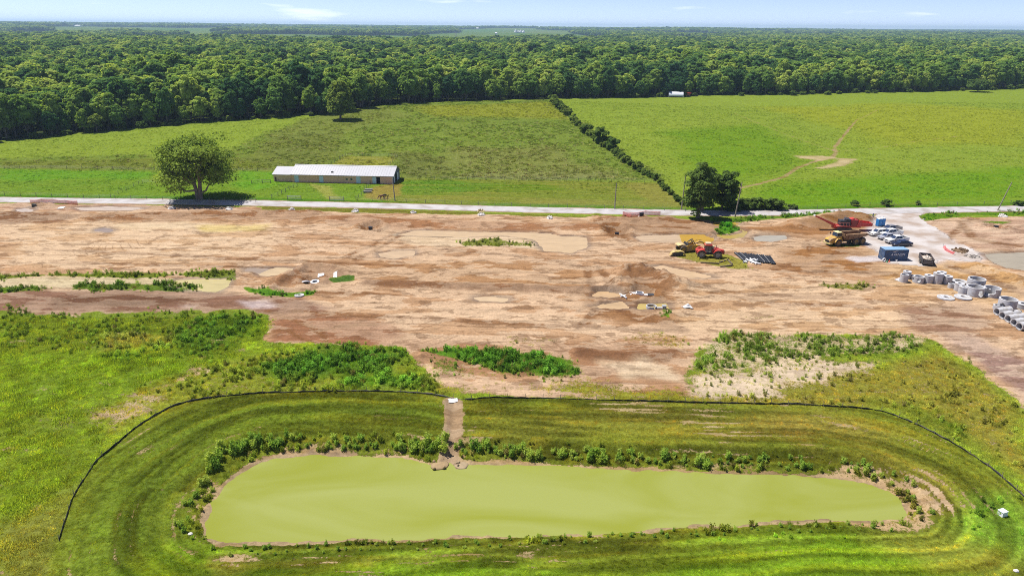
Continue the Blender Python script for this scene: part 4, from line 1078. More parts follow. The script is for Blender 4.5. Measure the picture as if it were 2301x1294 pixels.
big_m = leaf_mat('sycamore_leaves', [(.20, .30, .05), (.25, .34, .06)], .01, .55, .45, vlo=.55, vhi=1.5)
dark_m = leaf_mat('dark_leaves', [(.11, .18, .045), (.165, .24, .056)], .05, .5, .45)
hedge_m = leaf_mat('hedge_leaves', [(.11, .17, .04), (.17, .24, .05), (.22, .29, .06)], .05, .6, .4)

# ================================================================ PLANTS
# the great spreading tree by the road: forked trunk with low limbs
g = G(448, 447)
bt = empty('spreading_tree', (g.x, g.y, g.z), 0, 'huge round-crowned tree with forked trunk standing beside the road', 'tree')
_mb = MB()
_mb.path([(-.2, 0, -.4), (-.5, 0, 2.0), (-1.0, .2, 5.0), (-2.6, .3, 9.5), (-4.0, .6, 14.0)], [.85, .62, .5, .34, .1], 9)
_mb.path([(.4, 0, -.4), (.5, .1, 2.4), (1.0, -.1, 6.0), (1.6, .2, 10.5), (2.4, .2, 16.0)], [.8, .6, .5, .32, .1], 9)
for a in [((-.7, 0, 2.6), (-3.6, -.5, 2.4), (-6.4, -1, 4.2), (-9.6, -1.0, 5.4)), ((.8, 0, 2.0), (2.6, -.6, 2.6), (4.2, -1.2, 5.0), (8.8, -1.5, 6.5)),
          ((-1.0, .2, 5), (-4.4, 1.0, 8.0), (-8.0, 1.2, 10.5)), ((1.0, -.1, 6), (4.6, .8, 9.0), (8.2, 1.0, 11.5)), ((-.9, .1, 4.2), (-2.4, -4.0, 7.5), (-3.6, -7.5, 10)),
          ((.9, 0, 5), (2.4, -4.0, 8.5), (3.4, -7.2, 11.0)), ((-.9, 0, 4.6), (-1.0, 4.4, 9), (-2.0, 8.0, 12)), ((1.0, 0, 5), (2.0, 4.6, 9), (4.0, 7.6, 12.5)),
          ((-2.6, .3, 9.5), (-6.0, -1, 13.5)), ((1.6, .2, 10.5), (5.2, -1, 15)), ((1.4, 0, 9), (.4, -3, 15.5)), ((-2, .3, 8), (-.6, 2, 17))]:
    _mb.path(a, [.42 * .62 ** i for i in range(len(a))], 6)
_mb.obj('trunk', mat('pale_bark', (.23, .18, .13), .95, var=.3, vscale=1.2), bt)
cm, _ = crown_mesh('crown', 77, 12.2, 9.6, 10.4, 210, 110, .5, big_m, False, 'round', .62, .84)
_o = bpy.data.objects.new('crown', cm); COL.objects.link(_o); _o.parent = bt

tree('roadside_tree', 1568, 491, 81, 4.6, 8.4, 8.4, 120, 80, .5, dark_m, 'tall narrow dark tree leaning over the near side of the road', .42, 14, 'tall', low=.97)
tree('roadside_tree', 1578, 474, 82, 4.6, 7.0, 7.8, 90, 80, .55, dark_m, 'ragged dark tree just behind the tall narrow roadside tree', .4, 12, 'round', low=.95)
tree('roadside_tree', 1622, 472, 83, 4.8, 6.0, 6.0, 90, 80, .5, dark_m, 'bushy mid green tree between the tall roadside tree and leaning pole', .3, 10, low=.97)
tree('field_edge_tree', 765, 269, 84, 7.6, 10.6, 10.6, 90, 70, .95, hedge_m, 'leafy tree standing out in front of the woods beside the pasture', .5, 8, 'tall', low=.97)
tree('field_edge_tree', 1233, 216, 85, 6.0, 9.0, 10.0, 40, 50, 1.1, dark_m, 'tree standing where the hedgerow meets the woods', .4, 8, low=.97)
tree('small_tree', 218, 297, 86, 5.0, 3.4, 5.4, 36, 46, .8, hedge_m, 'low spreading light green tree at the foot of the left woods', .3, 6, low=.97)
tree('big_bush', 2197, 207, 87, 9.5, 5.4, 5.6, 46, 50, 1.2, dark_m, 'large rounded dark bush alone at the far field edge', .4, 6, low=.97)

# shrub kinds shared by hedgerow, roadside and field edge
SHR = [crown_mesh('foliage', 500 + k, 1.0, .92, .74, 26, 34, .24, hedge_m, False, 'round', .85, .98)[0] for k in range(4)]
SHR_D = [crown_mesh('foliage', 520 + k, 1.0, .92, .74, 26, 34, .24, dark_m, False, 'round', .85, .98)[0] for k in range(3)]
_sb = MB(); [_sb.path([(0, 0, -.2), (math.cos(a) * .2, math.sin(a) * .2, .5), (math.cos(a) * .5, math.sin(a) * .5, 1.1)], [.06, .04, .015], 5) for a in (0.3, 2.2, 4.4)]
SHR_STEM = _sb.mesh('stem', bark_m)
rs = random.Random(21)
def shrub(px, py, r, h, label, group=None, dark=False, name='shrub', cat='shrub'):
    g = G(px, py)
    e = empty(name, (g.x, g.y, g.z - .05), rs.uniform(0, 6.28), label, cat, group); e.scale = (r, r, h / 1.8)
    me_ = rs.choice(SHR_D if dark else SHR)
    for nm, q in (('foliage', me_), ('stem', SHR_STEM)):
        o = bpy.data.objects.new(nm, q); COL.objects.link(o); o.parent = e
    return e
# the hedgerow between the two pastures
HEDGE = [(1236,222),(1243,229),(1250,236),(1258,244),(1266,252),(1275,260),(1284,268),(1292,276),(1300,283),(1308,290),(1316,297),(1325,305),(1333,311),(1341,317),(1350,323),(1360,331),(1370,338),(1379,344),
         (1388,351),(1397,358),(1408,365),(1418,372),(1430,380),(1440,387),(1450,393),(1460,399),(1470,405),(1480,413),(1489,420),(1498,429),(1508,438),(1516,446),(1524,454),(1531,462)]
for i, (a, b) in enumerate(HEDGE):
    k = (3.0 - 2.0 * i / 33) * rs.uniform(.8, 1.25)
    shrub(a + rs.uniform(-3, 3), b, k * 1.1, k * 1.7, 'green shrub in the slanting hedgerow between the two pastures', 'shrubs of the hedgerow', rs.random() < .25, 'hedgerow_shrub')
shrub(1349, 322, 4.4, 8.4, 'tallest dark bushy tree in the middle of the hedgerow', None, True, 'hedgerow_tree', 'tree')
shrub(1376, 337, 3.3, 6.0, 'second tallest dark bush halfway down the hedgerow', None, True, 'hedgerow_tree', 'tree')
shrub(1319, 300, 3.6, 5.5, 'rounded mid green tree left of the tallest hedgerow tree', None, False, 'hedgerow_tree', 'tree')
for a, b, r, h, d in [(1668,470,2.6,3.6,1),(1690,470,2.6,4.2,1),(1712,470,2.4,3.6,1),(1735,471,2.6,4.0,1),(1752,471,2.2,3.2,1),(1640,474,2.2,3.0,1),(1655,474,2.0,2.6,1)]:
    shrub(a, b, r, h, 'dense dark bush in the roadside thicket right of the leaning pole', 'bushes of the roadside thicket', True, 'roadside_bush', 'bush')
for a, b, r, h, lab in [(1920,463,1.3,2.0,'small dark bush at the left end of the yellow tape'), (1991,463,1.6,2.4,'small bush behind the middle of the yellow tape'),
                        (2062,461,.9,1.6,'small bush at the right end of the yellow tape'), (2288,462,1.6,2.0,'small dark bush by the right fence near the leaning pole'), (1782,470,1.6,1.8,'low leafy bush right of the roadside thicket')]:
    shrub(a, b, r, h, lab, None, True, 'small_bush', 'bush')
for i in range(34):
    px = 1400 + i * 27 + rs.uniform(-9, 9); py = np.interp(px, [p[0] for p in WEDGE_PX], [p[1] for p in WEDGE_PX]) + rs.uniform(-1, 2.0)
    k = rs.uniform(1.6, 3.6)
    shrub(px, py, k * 1.2, k * 1.5, 'low bush at the foot of the far woods along the right pasture', 'bushes along the right pasture edge', rs.random() < .4, 'field_edge_bush', 'bush')
for i in range(14):
    px = 60 + i * 50 + rs.uniform(-20, 20); py = np.interp(px, [p[0] for p in WEDGE_PX], [p[1] for p in WEDGE_PX]) + rs.uniform(-1, 1.5)
    k = rs.uniform(1.2, 2.6)
    shrub(px, py, k * 1.2, k * 1.6, 'low bush at the foot of the left woods', 'bushes along the left woods', rs.random() < .5, 'field_edge_bush', 'bush')

# ---------------------------------------------------------------- tufts, weeds: uncountable growth
tuft_m = leaf_mat('grass_blades', None, inst=True, clump=2.0, trans=.42, vlo=.8, vhi=1.2)
def tuft_mesh(seed, nb, h, spread, wid):
    rng = np.random.default_rng(seed); V = []; Fc = []
    for k in range(nb):
        a = rng.uniform(0, 6.28); r = spread * math.sqrt(rng.uniform()); x, y = r * math.cos(a), r * math.sin(a)
        l = h * rng.uniform(.55, 1.1); la = rng.uniform(0, 6.28); ln = l * rng.uniform(.15, .7); w = wid * rng.uniform(.6, 1.3); wa = rng.uniform(0, 3.14)
        dx, dy = w * math.cos(wa), w * math.sin(wa); b = len(V)
        V += [(x - dx, y - dy, -.03), (x + dx, y + dy, -.03), (x + ln * math.cos(la), y + ln * math.sin(la), l)]
        Fc.append((b, b + 1, b + 2))
    me_ = bpy.data.meshes.new('tuft'); me_.from_pydata(V, [], Fc); me_.materials.append(tuft_m); me_.update(); return me_
def weed_mesh(seed, n, h, r, leaf):
    """upright leafy weed: several stems set with leaves"""
    rng = np.random.default_rng(seed); C_ = []; Nn = []
    ns = max(3, n // 18)
    for s in range(ns):
        a = rng.uniform(0, 6.28); rr = r * math.sqrt(rng.uniform()); tx, ty = rr * math.cos(a), rr * math.sin(a); hh = h * rng.uniform(.6, 1.1)
        for q in range(n // ns):
            t = rng.uniform(.12, 1.0); b = rng.uniform(0, 6.28); ro = (.16 + .18 * (1 - t)) * rng.uniform(.3, 1.0)
            C_.append((tx * (.5 + .5 * t) + ro * math.cos(b), ty * (.5 + .5 * t) + ro * math.sin(b), hh * t)); Nn.append((math.cos(b) * .6, math.sin(b) * .6, .8))
    C_ = np.array(C_); Nn = np.array(Nn) + .5 * rng.normal(size=(len(C_), 3)); Nn /= np.linalg.norm(Nn, axis=1)[:, None]
    v = leaf_quads(rng, C_, Nn, leaf)
    me_ = bpy.data.meshes.new('weed'); me_.from_pydata(v.tolist(), [], np.arange(len(v)).reshape(-1, 4).tolist()); me_.materials.append(tuft_m); me_.update(); return me_
TUFTS = [tuft_mesh(600 + k, 26, .20, .42, .030) for k in range(4)]
WEEDS = [weed_mesh(640 + k, 150, 1.2, .46, .15) for k in range(6)]
WEEDS += [tuft_mesh(660 + k, 70, 1.0, .45, .028) for k in range(4)]
FTUFT = [tuft_mesh(680 + k, 20, .42, .8, .10) for k in range(3)]
rv = np.random.default_rng(33)
def fan(y0, y1, n, k=.78, c=12):
    y = np.sqrt(rv.uniform(y0 * y0, y1 * y1, n)); return rv.uniform(-1, 1, n) * (k * y + c), y
# near grass
x, y = fan(48, 118, 150000)
p = paint(x, y)
sdp = poly_sd(x, y, POND)
ok = (rv.uniform(size=len(x)) < p['cover'] ** 1.6 * .8) & (sdp > .5)
x, y = x[ok], y[ok]; tint = p['veg'][ok]; mw = p['mown'][ok]; tf = p['tuft'][ok]
lane = fbm(x / 1.2, y / 1.2, 2, 181)
tint = tint * ((0.55 + .28 * mw) + (.95 - .6 * mw) * fbm(x / 1.6, y / 1.6, 3, 183))[:, None] * np.where(rv.uniform(size=len(x)) < .10, 1.25, 1.0)[:, None] * 2.9 * np.array([1.08, 1.02, 1.1])
yel = (rv.uniform(size=len(x)) < .16 + .12 * mw)[:, None]; tint = np.where(yel, tint * np.array([1.35, 1.08, .9]), tint)
scatter('grass', np.stack([x, y, hfull(x, y)], 1), rv.uniform(.55, 1.3, len(x)) * (.85 - .25 * mw + .9 * tf * sstep(.45, .7, fbm(x / 2.5, y / 2.5, 3, 185))) , rv.uniform(0, 6.28, len(x)), rv.integers(0, 4, len(x)), TUFTS,
        'short uneven grass on the verges and round the pond', tint)
# tall weeds
x, y = fan(60, 225, 260000)
m = (y < 125) | (rv.uniform(size=len(x)) < .8); x, y = x[m], y[m]
p = paint(x, y)
p['weed'] = np.maximum(p['weed'], .5 * sstep(.7, 1.2, poly_sd(x, y, POND)) * sstep(4.2, 3.0, poly_sd(x, y, POND)) * sstep(74, 84, y) * (y < 110))
p['weed'] = np.maximum(p['weed'], .35 * sstep(.4, .7, poly_sd(x, y, POND)) * sstep(2.2, 1.4, poly_sd(x, y, POND)) * (y < 84))
clus = sstep(.40, .60, fbm(x / 2.2, y / 2.2, 4, 191))
ok = (rv.uniform(size=len(x)) < p['weed'] * (.06 + 1.0 * clus) * .8)
x, y = x[ok], y[ok]; p = {k: v[ok] for k, v in p.items()}
tint = p['veg'] * np.array([.96, 1.03, 1.1]) * (1.55 + 1.75 * fbm(x / 5, y / 5, 3, 193))[:, None]
yel = (rv.uniform(size=len(x)) < .25)[:, None]; tint = np.where(yel, tint * np.array([1.14, 1.06, .95]), tint)
ded = (rv.uniform(size=len(x)) < .05)[:, None]; tint = np.where(ded, np.array(A(168, 160, 92)) * 1.5, tint)
tall = .38 + .55 * p['weed'] + .45 * (fbm(x / 4, y / 4, 2, 195) - .42)
scatter('weeds', np.stack([x, y, hfull(x, y) - .04], 1), tall * rv.uniform(.65, 1.25, len(x)), rv.uniform(0, 6.28, len(x)), rv.integers(0, 10, len(x)), WEEDS,
        'tall green weeds growing in patches on and round the bare soil', tint)
# rough pasture beyond the road
x, y = fan(222, 520, 90000)
p = paint(x, y)
rd, _ = seg_dist(x, y, ROAD)
inw = y > np.interp(x, WEDGE_X, WEDGE_Y) - 1
ok = (~inw) & (rd > 4.2) & (y > np.interp(x, [q[0] for q in ROAD], [q[1] for q in ROAD])) & (p['cover'] > .6) & (fbm(x / 6, y / 6, 3, 201) > .44 - .05 * p['meadow'])
x, y = x[ok], y[ok]; tint = p['veg'][ok] * (1.3 + 1.2 * fbm(x / 9, y / 9, 3, 203))[:, None]; md = p['meadow'][ok]
br = (rv.uniform(size=len(x)) < md * .08)[:, None]; tint = np.where(br, np.array(A(140, 118, 76)) * 1.4, tint)
pl = (rv.uniform(size=len(x)) < md * .16)[:, None]; tint = np.where(pl, np.array(A(205, 198, 150)) * 1.5, tint)
scatter('pasture_grass', np.stack([x, y, hfull(x, y)], 1), rv.uniform(.5, 1.2, len(x)) * (.55 + .5 * md), rv.uniform(0, 6.28, len(x)), rv.integers(0, 3, len(x)), FTUFT,
        'rough tufts of pasture grass in the fields beyond the road', tint)

# bushy weeds on the pond bank: each stands apart
bank_m = leaf_mat('bank_weed_leaves', [(.26, .42, .07), (.38, .54, .09), (.50, .60, .13)], .3, 1.2, .55)
BW = []
for k in range(5):
    w_ = weed_mesh(700 + k, 260, 1.1, .42, .14).copy(); w_.materials.clear(); w_.materials.append(bank_m); w_.name = 'foliage'; BW.append(w_)
_sb = MB(); [_sb.path([(math.cos(a) * .12, math.sin(a) * .12, -.15), (math.cos(a) * .25, math.sin(a) * .25, .7)], [.02, .008], 4) for a in (0, 1.3, 2.6, 4.0, 5.2)]
BW_STEM = _sb.mesh('stem', bark_m)
def bank_weed(px, py, s, label, group):
    g = G(px, py)
    e = empty('bank_weed', (g.x, g.y, g.z - .05), rs.uniform(0, 6.28), label, 'weed', group); e.scale = (s * rs.uniform(.85, 1.2), s * rs.uniform(.85, 1.2), s * rs.uniform(.9, 1.3))
    for nm, q in (('foliage', rs.choice(BW)), ('stem', BW_STEM)):
        o = bpy.data.objects.new(nm, q); COL.objects.link(o); o.parent = e
def along(pts, n):
    pts = np.array(pts, float); d = np.concatenate([[0], np.cumsum(np.hypot(*np.diff(pts, axis=0).T))]); t = np.linspace(0, d[-1], n)
    return np.stack([np.interp(t, d, pts[:, 0]), np.interp(t, d, pts[:, 1])], 1)
FARB = [(500,1012),(560,1000),(640,992),(760,996),(880,1000),(980,1002),(1060,1010),(1200,1018),(1400,1026),(1560,1036),(1700,1040),(1850,1046),(1940,1050)]
for (a, b) in along(FARB, 150):
    if vnoise(a / 30, 3.7, 7) < (.22 if a < 1700 else .45): continue
    if 1000 < a < 1024: continue
    for q in range(rs.choice((1, 2, 2))):
        bank_weed(a + rs.uniform(-7, 7), b + rs.uniform(-12, 14), rs.choice((.35, .45, .55, .65, .8, .95, 1.15)) * (1 if a < 1600 else .75), 'bright green weed on the far pond bank ' + ('left of the muddy run' if a < 1010 else ('right of the muddy run' if a < 1500 else 'towards the right end')), 'weeds on the far pond bank')
for a, b, s in [(484,1050,1.5),(478,1042,1.5),(492,1030,1.2),(455,1090,1.0),(465,1085,.9),(470,1060,.9),(525,1015,1.2),(545,1012,1.4),(985,1005,1.5),(960,1000,1.4),(1003,990,1.2)]:
    bank_weed(a, b, s, 'large leafy weed clump at the corner of the far pond bank', 'large weeds at the pond corners')
for (a, b) in along([(1960,1060),(2020,1090),(2060,1120),(2075,1150)], 14):
    bank_weed(a + rs.uniform(-25, 25), b + rs.uniform(-15, 12), rs.uniform(.5, .9), 'small leafy weed on the right end of the pond bank', 'weeds at the right pond end')
for (a, b) in along([(400,1190),(420,1150),(440,1110)], 8):
    bank_weed(a + rs.uniform(-15, 15), b + rs.uniform(-20, 20), rs.uniform(.5, .9), 'small leafy weed on the left end of the pond bank', 'weeds at the left pond end')
for (a, b) in along([(490,1238),(900,1226),(1300,1212),(1700,1186),(2000,1182)], 90):
    bank_weed(a + rs.uniform(-12, 12), b + rs.uniform(-8, 12), rs.uniform(.22, .55), 'low weed along the near edge of the pond', 'weeds along the near pond edge')

# ================================================================ THINGS
white_m = mat('white_paint', (.74, .74, .76), .35, var=.06, vscale=.8)
whiteplastic_m = mat('white_plastic', (.78, .78, .78), .5, var=.06)
conc_m = mat('concrete', (.47, .47, .49), .85, var=.14, vscale=1.3, dirt=(.36, .33, .30), dscale=.9, damt=.3)
black_m = mat('black_plastic', (.018, .019, .022), .45, var=.3, vscale=2)
rubber_m = mat('tyre_rubber', (.055, .05, .045), .9, var=.3, vscale=3, dirt=(.24, .17, .11), dscale=2.2, damt=.5)
glass_m = mat('dark_glass', (.02, .028, .04), .08, spec=.8)
chrome_m = mat('bright_metal', (.5, .5, .52), .3, .8)
wood_post_m = mat('weathered_wood', (.22, .19, .15), .9, var=.3, vscale=4)
wire_m = mat('fence_wire', (.3, .29, .27), .5, .6)
rust_m = mat('rusty_steel', (.20, .105, .05), .8, var=.35, vscale=1.5, dirt=(.30, .19, .10), dscale=1.1, damt=.55)
yellow_m = mat('yellow_paint', (.66, .39, .035), .5, var=.12, vscale=1.2, dirt=(.36, .23, .11), dscale=.9, damt=.6)
red_m = mat('red_paint', (.46, .04, .026), .45, var=.15, vscale=1.2, dirt=(.32, .12, .08), dscale=.9, damt=.3)
steel_m = mat('dark_steel', (.06, .06, .065), .6, .3, var=.2, vscale=2)
rock_m = mat('pale_limestone', (.60, .57, .54), .9, var=.15, vscale=2.0)
rngo = random.Random(91)

def wheel(parent, x, y, z, r, w, rim_m, side=1):
    """tyre with a rounded shoulder and tread, and a dished rim as its sub-part"""
    mb = MB(); mb.lathe([(r * .55, -w * .42), (r * .8, -w / 2), (r * .97, -w * .42), (r, -w * .25), (r, w * .25), (r * .97, w * .42), (r * .8, w / 2), (r * .55, w * .42)], 22, (0, 0, 0), 'y')
    for k in range(18):
        a = 2 * math.pi * k / 18; c, s = math.cos(a), math.sin(a)
        mb.hexa([(r * .985 * c - .03 * r * s, -w * .4, r * .985 * s + .03 * r * c), (r * 1.03 * c - .03 * r * s, -w * .4, r * 1.03 * s + .03 * r * c), (r * 1.03 * c + .03 * r * s, -w * .4, r * 1.03 * s - .03 * r * c), (r * .985 * c + .03 * r * s, -w * .4, r * .985 * s - .03 * r * c)],
                [(r * .985 * c - .03 * r * s, w * .4, r * .985 * s + .03 * r * c), (r * 1.03 * c - .03 * r * s, w * .4, r * 1.03 * s + .03 * r * c), (r * 1.03 * c + .03 * r * s, w * .4, r * 1.03 * s - .03 * r * c), (r * .985 * c + .03 * r * s, w * .4, r * .985 * s - .03 * r * c)])
    t = mb.obj('wheel', rubber_m, parent, (x, y, z))
    q = MB(); q.lathe([(r * .56, -w * .43), (r * .56, w * .43), (r * .46, w * .40), (r * .40, w * .22), (r * .16, w * .26), (r * .14, w * .34), (.001, w * .34), (.001, -w * .34), (r * .14, -w * .34), (r * .16, -w * .26), (r * .40, -w * .22), (r * .46, -w * .40)], 18, (0, 0, 0), 'y')
    q.obj('rim', rim_m, t)
    return t

# ---------------------------------------------------------------- barn
def barn():
    g = G(657, 410); g2 = G(883, 414.5)
    L = (g2 - g).length; rz = math.atan2(g2.y - g.y, g2.x - g.x)
    b = empty('horse_barn', (g.x, g.y, g.z), rz, 'long tan horse barn with pale metal roof beside the tree', 'barn')
    Wd, eh, rh = 11.0, 2.7, 4.9
    tan = mat('tan_siding', (.80, .50, .33), .7, var=.05, vscale=.6)
    roof = mat('pale_roof_metal', (.40, .40, .43), .45, .1, var=.04, vscale=.3)
    blue = mat('pale_blue_door', (.55, .68, .76), .55, var=.05)
    trim = mat('white_trim', (.72, .72, .74), .5)
    dk = mat('doorway_shade', (.012, .012, .014), .9)  # near-black panels paint the shade inside the doorways
    doors = [(.026, .068), (.272, .314), (.640, .684), (.800, .838)]; opening = (.838, .876)
    # walls with ribs as real relief and the open doorway left out
    wl = MB()
    def wall_front(x0, x1):
        wl.box(x0, x1, 0, .14, -.6, eh)
        k = int((x1 - x0) / .45)
        for i in range(k): xx = x0 + (i + .5) * (x1 - x0) / k; wl.box(xx - .03, xx + .03, -.03, 0, 0, eh - .02)
    wall_front(0, opening[0] * L); wall_front(opening[1] * L, L)
    wl.box(opening[0] * L, opening[1] * L, 0, .14, 2.25, eh)
    wl.box(0, L, Wd - .14, Wd, -.6, eh); wl.box(0, .14, .14, Wd - .14, -.6, eh)
    wl.add([(0, 0, eh), (0, Wd, eh), (0, Wd / 2, rh), (.14, 0, eh), (.14, Wd, eh), (.14, Wd / 2, rh)], [(0, 1, 2), (3, 5, 4), (0, 2, 5, 3), (1, 4, 5, 2)])
    wl.obj('wall', tan, b)
    # gable end towards the right, its shadow painted in as dark grey, with white doors
    ge = MB(); ge.box(L - .14, L, .14, Wd - .14, -.6, eh); ge.add([(L, 0, eh), (L, Wd, eh), (L, Wd / 2, rh), (L - .14, 0, eh), (L - .14, Wd, eh), (L - .14, Wd / 2, rh)], [(0, 1, 2), (3, 5, 4), (0, 2, 5, 3), (1, 4, 5, 2)])
    ge.obj('gable_wall', mat('shaded_gable', (.15, .16, .19), .7, var=.1), b)
    for y0, y1 in ((1.6, 3.2), (6.6, 8.6)):
        d = MB(); d.box(L + .02, L + .08, y0, y1, 0, 2.5); d.obj('door', trim, b)
    d = MB(); d.box(L + .01, L + .05, 3.6, 6.2, 0, 2.6); d.obj('doorway', dk, b)  # flat dark panel: painted shade of an opening
    # roof sheets with standing ribs
    rf = MB(); ov = .45
    for sgn in (0, 1):
        y0, y1 = (-.4, Wd / 2) if sgn == 0 else (Wd + .4, Wd / 2)
        z0 = eh - .4 * (rh - eh) / (Wd / 2)
        rf.hexa([(-ov, y0, z0), (L + ov, y0, z0), (L + ov, y1, rh), (-ov, y1, rh)], [(-ov, y0, z0 + .1), (L + ov, y0, z0 + .1), (L + ov, y1, rh + .1), (-ov, y1, rh + .1)])
    ro = rf.obj('roof', roof, b)
    rb = MB()
    for i in range(int(L / .9)):
        xx = -ov + .45 + i * .9; z0 = eh - .4 * (rh - eh) / (Wd / 2) + .1
        rb.hexa([(xx - .025, -.4, z0), (xx + .025, -.4, z0), (xx + .025, Wd / 2, rh + .1), (xx - .025, Wd / 2, rh + .1)], [(xx - .025, -.4, z0 + .035), (xx + .025, -.4, z0 + .035), (xx + .025, Wd / 2, rh + .135), (xx - .025, Wd / 2, rh + .135)])
    o = rb.obj('roof_ribs', roof, ro); o['kind'] = 'stuff'
    rc = MB(); rc.add([(-ov, Wd / 2 - .25, rh + .1), (L + ov, Wd / 2 - .25, rh + .1), (L + ov, Wd / 2, rh + .2), (-ov, Wd / 2, rh + .2), (-ov, Wd / 2 + .25, rh + .1), (L + ov, Wd / 2 + .25, rh + .1)], [(0, 1, 2, 3), (3, 2, 5, 4)]); rc.obj('ridge_cap', trim, ro)
    v = MB(); v.box(.385 * L, .385 * L + .7, 1.1, 1.6, 3.15, 3.6); v.obj('roof_vent', black_m, ro)
    gt = MB(); gt.box(-ov, L + ov, -.50, -.41, eh - .22, eh - .05); gt.obj('gutter', mat('grey_gutter', (.22, .22, .26), .5), b)
    for a, c in doors:
        d = MB(); d.box(a * L, c * L, -.12, -.06, .05, 2.35); o = d.obj('sliding_door', blue, b)
        t = MB()
        for q in (a * L, c * L - .1): t.box(q, q + .1, -.15, -.12, .05, 2.35)
        t.box(a * L + .1, c * L - .1, -.15, -.12, 2.25, 2.35); t.box(a * L + .1, c * L - .1, -.15, -.12, 1.1, 1.2); t.obj('door_frame', trim, o)
        t = MB(); t.box(a * L - .9, c * L + .9, -.14, -.04, 2.38, 2.46); t.obj('door_track', trim, b)
    d = MB(); d.box(opening[0] * L + .03, opening[1] * L - .03, .8, .85, 0, 2.25); d.obj('doorway', dk, b)  # dark panel set back, painting the gloom behind the opening
    for a in (.535, .581):
        w = MB(); w.box(a * L, a * L + .75, -.05, -.02, 1.0, 1.7); o = w.obj('window', trim, b)
        for q in (0, 1):
            p_ = MB(); p_.box(a * L + .05 + .34 * q, a * L + .36 + .34 * q, -.065, -.05, 1.05, 1.65); p_.obj('pane', glass_m, o)
    c = MB(); c.box(L - .16, L + .03, -.06, -.03, 0, eh - .25); c.obj('corner_trim', trim, b)
    # lower wing at the left end
    Lw = 6.6; e2, r2 = 2.5, 4.2; w2 = MB(); w2.box(-Lw, 0, .5, .64, -.6, e2)
    for i in range(14): xx = -Lw + .25 + i * .46; w2.box(xx - .03, xx + .03, .47, .5, 0, e2 - .02)
    w2.box(-Lw, 0, Wd - .6, Wd - .46, -.6, e2); w2.box(-Lw, -Lw + .14, .64, Wd - .6, -.6, e2)
    yc = Wd / 2
    w2.add([(-Lw, .5, e2), (-Lw, Wd - .46, e2), (-Lw, yc, r2), (-Lw + .14, .5, e2), (-Lw + .14, Wd - .46, e2), (-Lw + .14, yc, r2)], [(0, 1, 2), (3, 5, 4), (0, 2, 5, 3), (1, 4, 5, 2)])
    w2.obj('wing_wall', tan, b)
    r3 = MB()
    for y0 in (.1, Wd - .1):
        z0 = e2 - .4 * (r2 - e2) / (yc - .5)
        r3.hexa([(-Lw - .35, y0, z0), (-.46, y0, z0), (-.46, yc, r2), (-Lw - .35, yc, r2)], [(-Lw - .35, y0, z0 + .1), (-.46, y0, z0 + .1), (-.46, yc, r2 + .1), (-Lw - .35, yc, r2 + .1)])
    r3.obj('wing_roof', roof, b)
    d = MB(); d.box(-Lw + .5, -Lw + .95, .40, .46, 0, 1.5); d.obj('wing_door', mat('brown_door', (.08, .05, .035), .7), b)
barn()

# ---------------------------------------------------------------- poles, fences, gates, tape
def pole(px, py, h, lean, label, arm=False):
    g = G(px, py)
    e = empty('utility_pole', (g.x, g.y, g.z), 0, label, 'utility pole')
    mb = MB(); mb.tube((0, 0, -.6), (lean, 0, h), .19, .12, 10); mb.obj('pole', mat('pole_wood', (.27, .235, .19), .85, var=.2, vscale=3), e)
    q = MB(); q.tube((lean, 0, h), (lean, 0, h + .28), .05, .03, 8); q.obj('insulator', steel_m, e)
    t = MB(); t.tube((lean * .9 - .12, -.2, h * .9), (lean * .9 + .35, -.2, h * .9 - .05), .03, .03, 6); t.obj('bracket', steel_m, e)
pole(888, 452, 6.3, -.45, 'thin utility pole beside the grazing horses')
pole(1381, 470, 7.6, .1, 'slim dark utility pole in the mown strip left of the hedgerow')
pole(1531, 471, 10.0, .35, 'tall utility pole at the hedgerow foot left of the roadside tree')
pole(1651, 488, 10.0, .9, 'pale leaning utility pole in front of the roadside thicket')
pole(2240, 474, 8.6, 2.3, 'strongly leaning utility pole at the far right by the road')

def fence(name, pts, spacing, h, label, wires=3, pr=.07, rails=False, broken=0.0):
    W_ = [G(a, b) for a, b in pts]; o0 = W_[0]
    e = empty(name, o0, 0, label, 'fence')
    pos = []
    for a, b in zip(W_[:-1], W_[1:]):
        n = max(1, round((Vector((b.x - a.x, b.y - a.y))).length / spacing))
        for i in range(n): pos.append(a.lerp(b, i / n))
    pos.append(W_[-1])
    me_ = None
    for q in pos:
        z = hz(q.x, q.y)
        if me_ is None:
            mb = MB(); mb.tube((0, 0, -.3), (0, 0, h), pr, pr * .85, 7); me_ = mb.mesh('post', wood_post_m)
        o = bpy.data.objects.new('post', me_); COL.objects.link(o); o.parent = e; o.location = (q.x - o0.x, q.y - o0.y, z - o0.z)
        o.rotation_euler = (rngo.uniform(-.06, .06), rngo.uniform(-.06, .06), 0); k = rngo.uniform(.85, 1.12); o.scale = (1, 1, k)
    for w in range(wires):
        mb = MB(); zz = h * (.35 + .55 * w / max(1, wires - 1))
        for a, b in zip(pos[:-1], pos[1:]):
            za, zb = hz(a.x, a.y), hz(b.x, b.y)
            if rails: mb.tube((a.x - o0.x, a.y - o0.y - .08, za - o0.z + zz), (b.x - o0.x, b.y - o0.y - .08, zb - o0.z + zz), .06, .06, 4)
            else: mb.tube((a.x - o0.x, a.y - o0.y, za - o0.z + zz), (b.x - o0.x, b.y - o0.y, zb - o0.z + zz), .012, .012, 4)
        mb.obj('rail' if rails else 'wire', wood_post_m if rails else wire_m, e)
fence('wire_fence', [(-60,438),(11,440),(188,445),(402,451),(575,455)], 5.3, 1.25, 'post and wire fence along the road left of the big tree')
fence('wire_fence', [(249,444),(266,437),(284,428.5),(301,421),(312,415),(320,412.5),(350,413)], 3.4, 1.25, 'wire fence slanting away from the road left of the big tree')
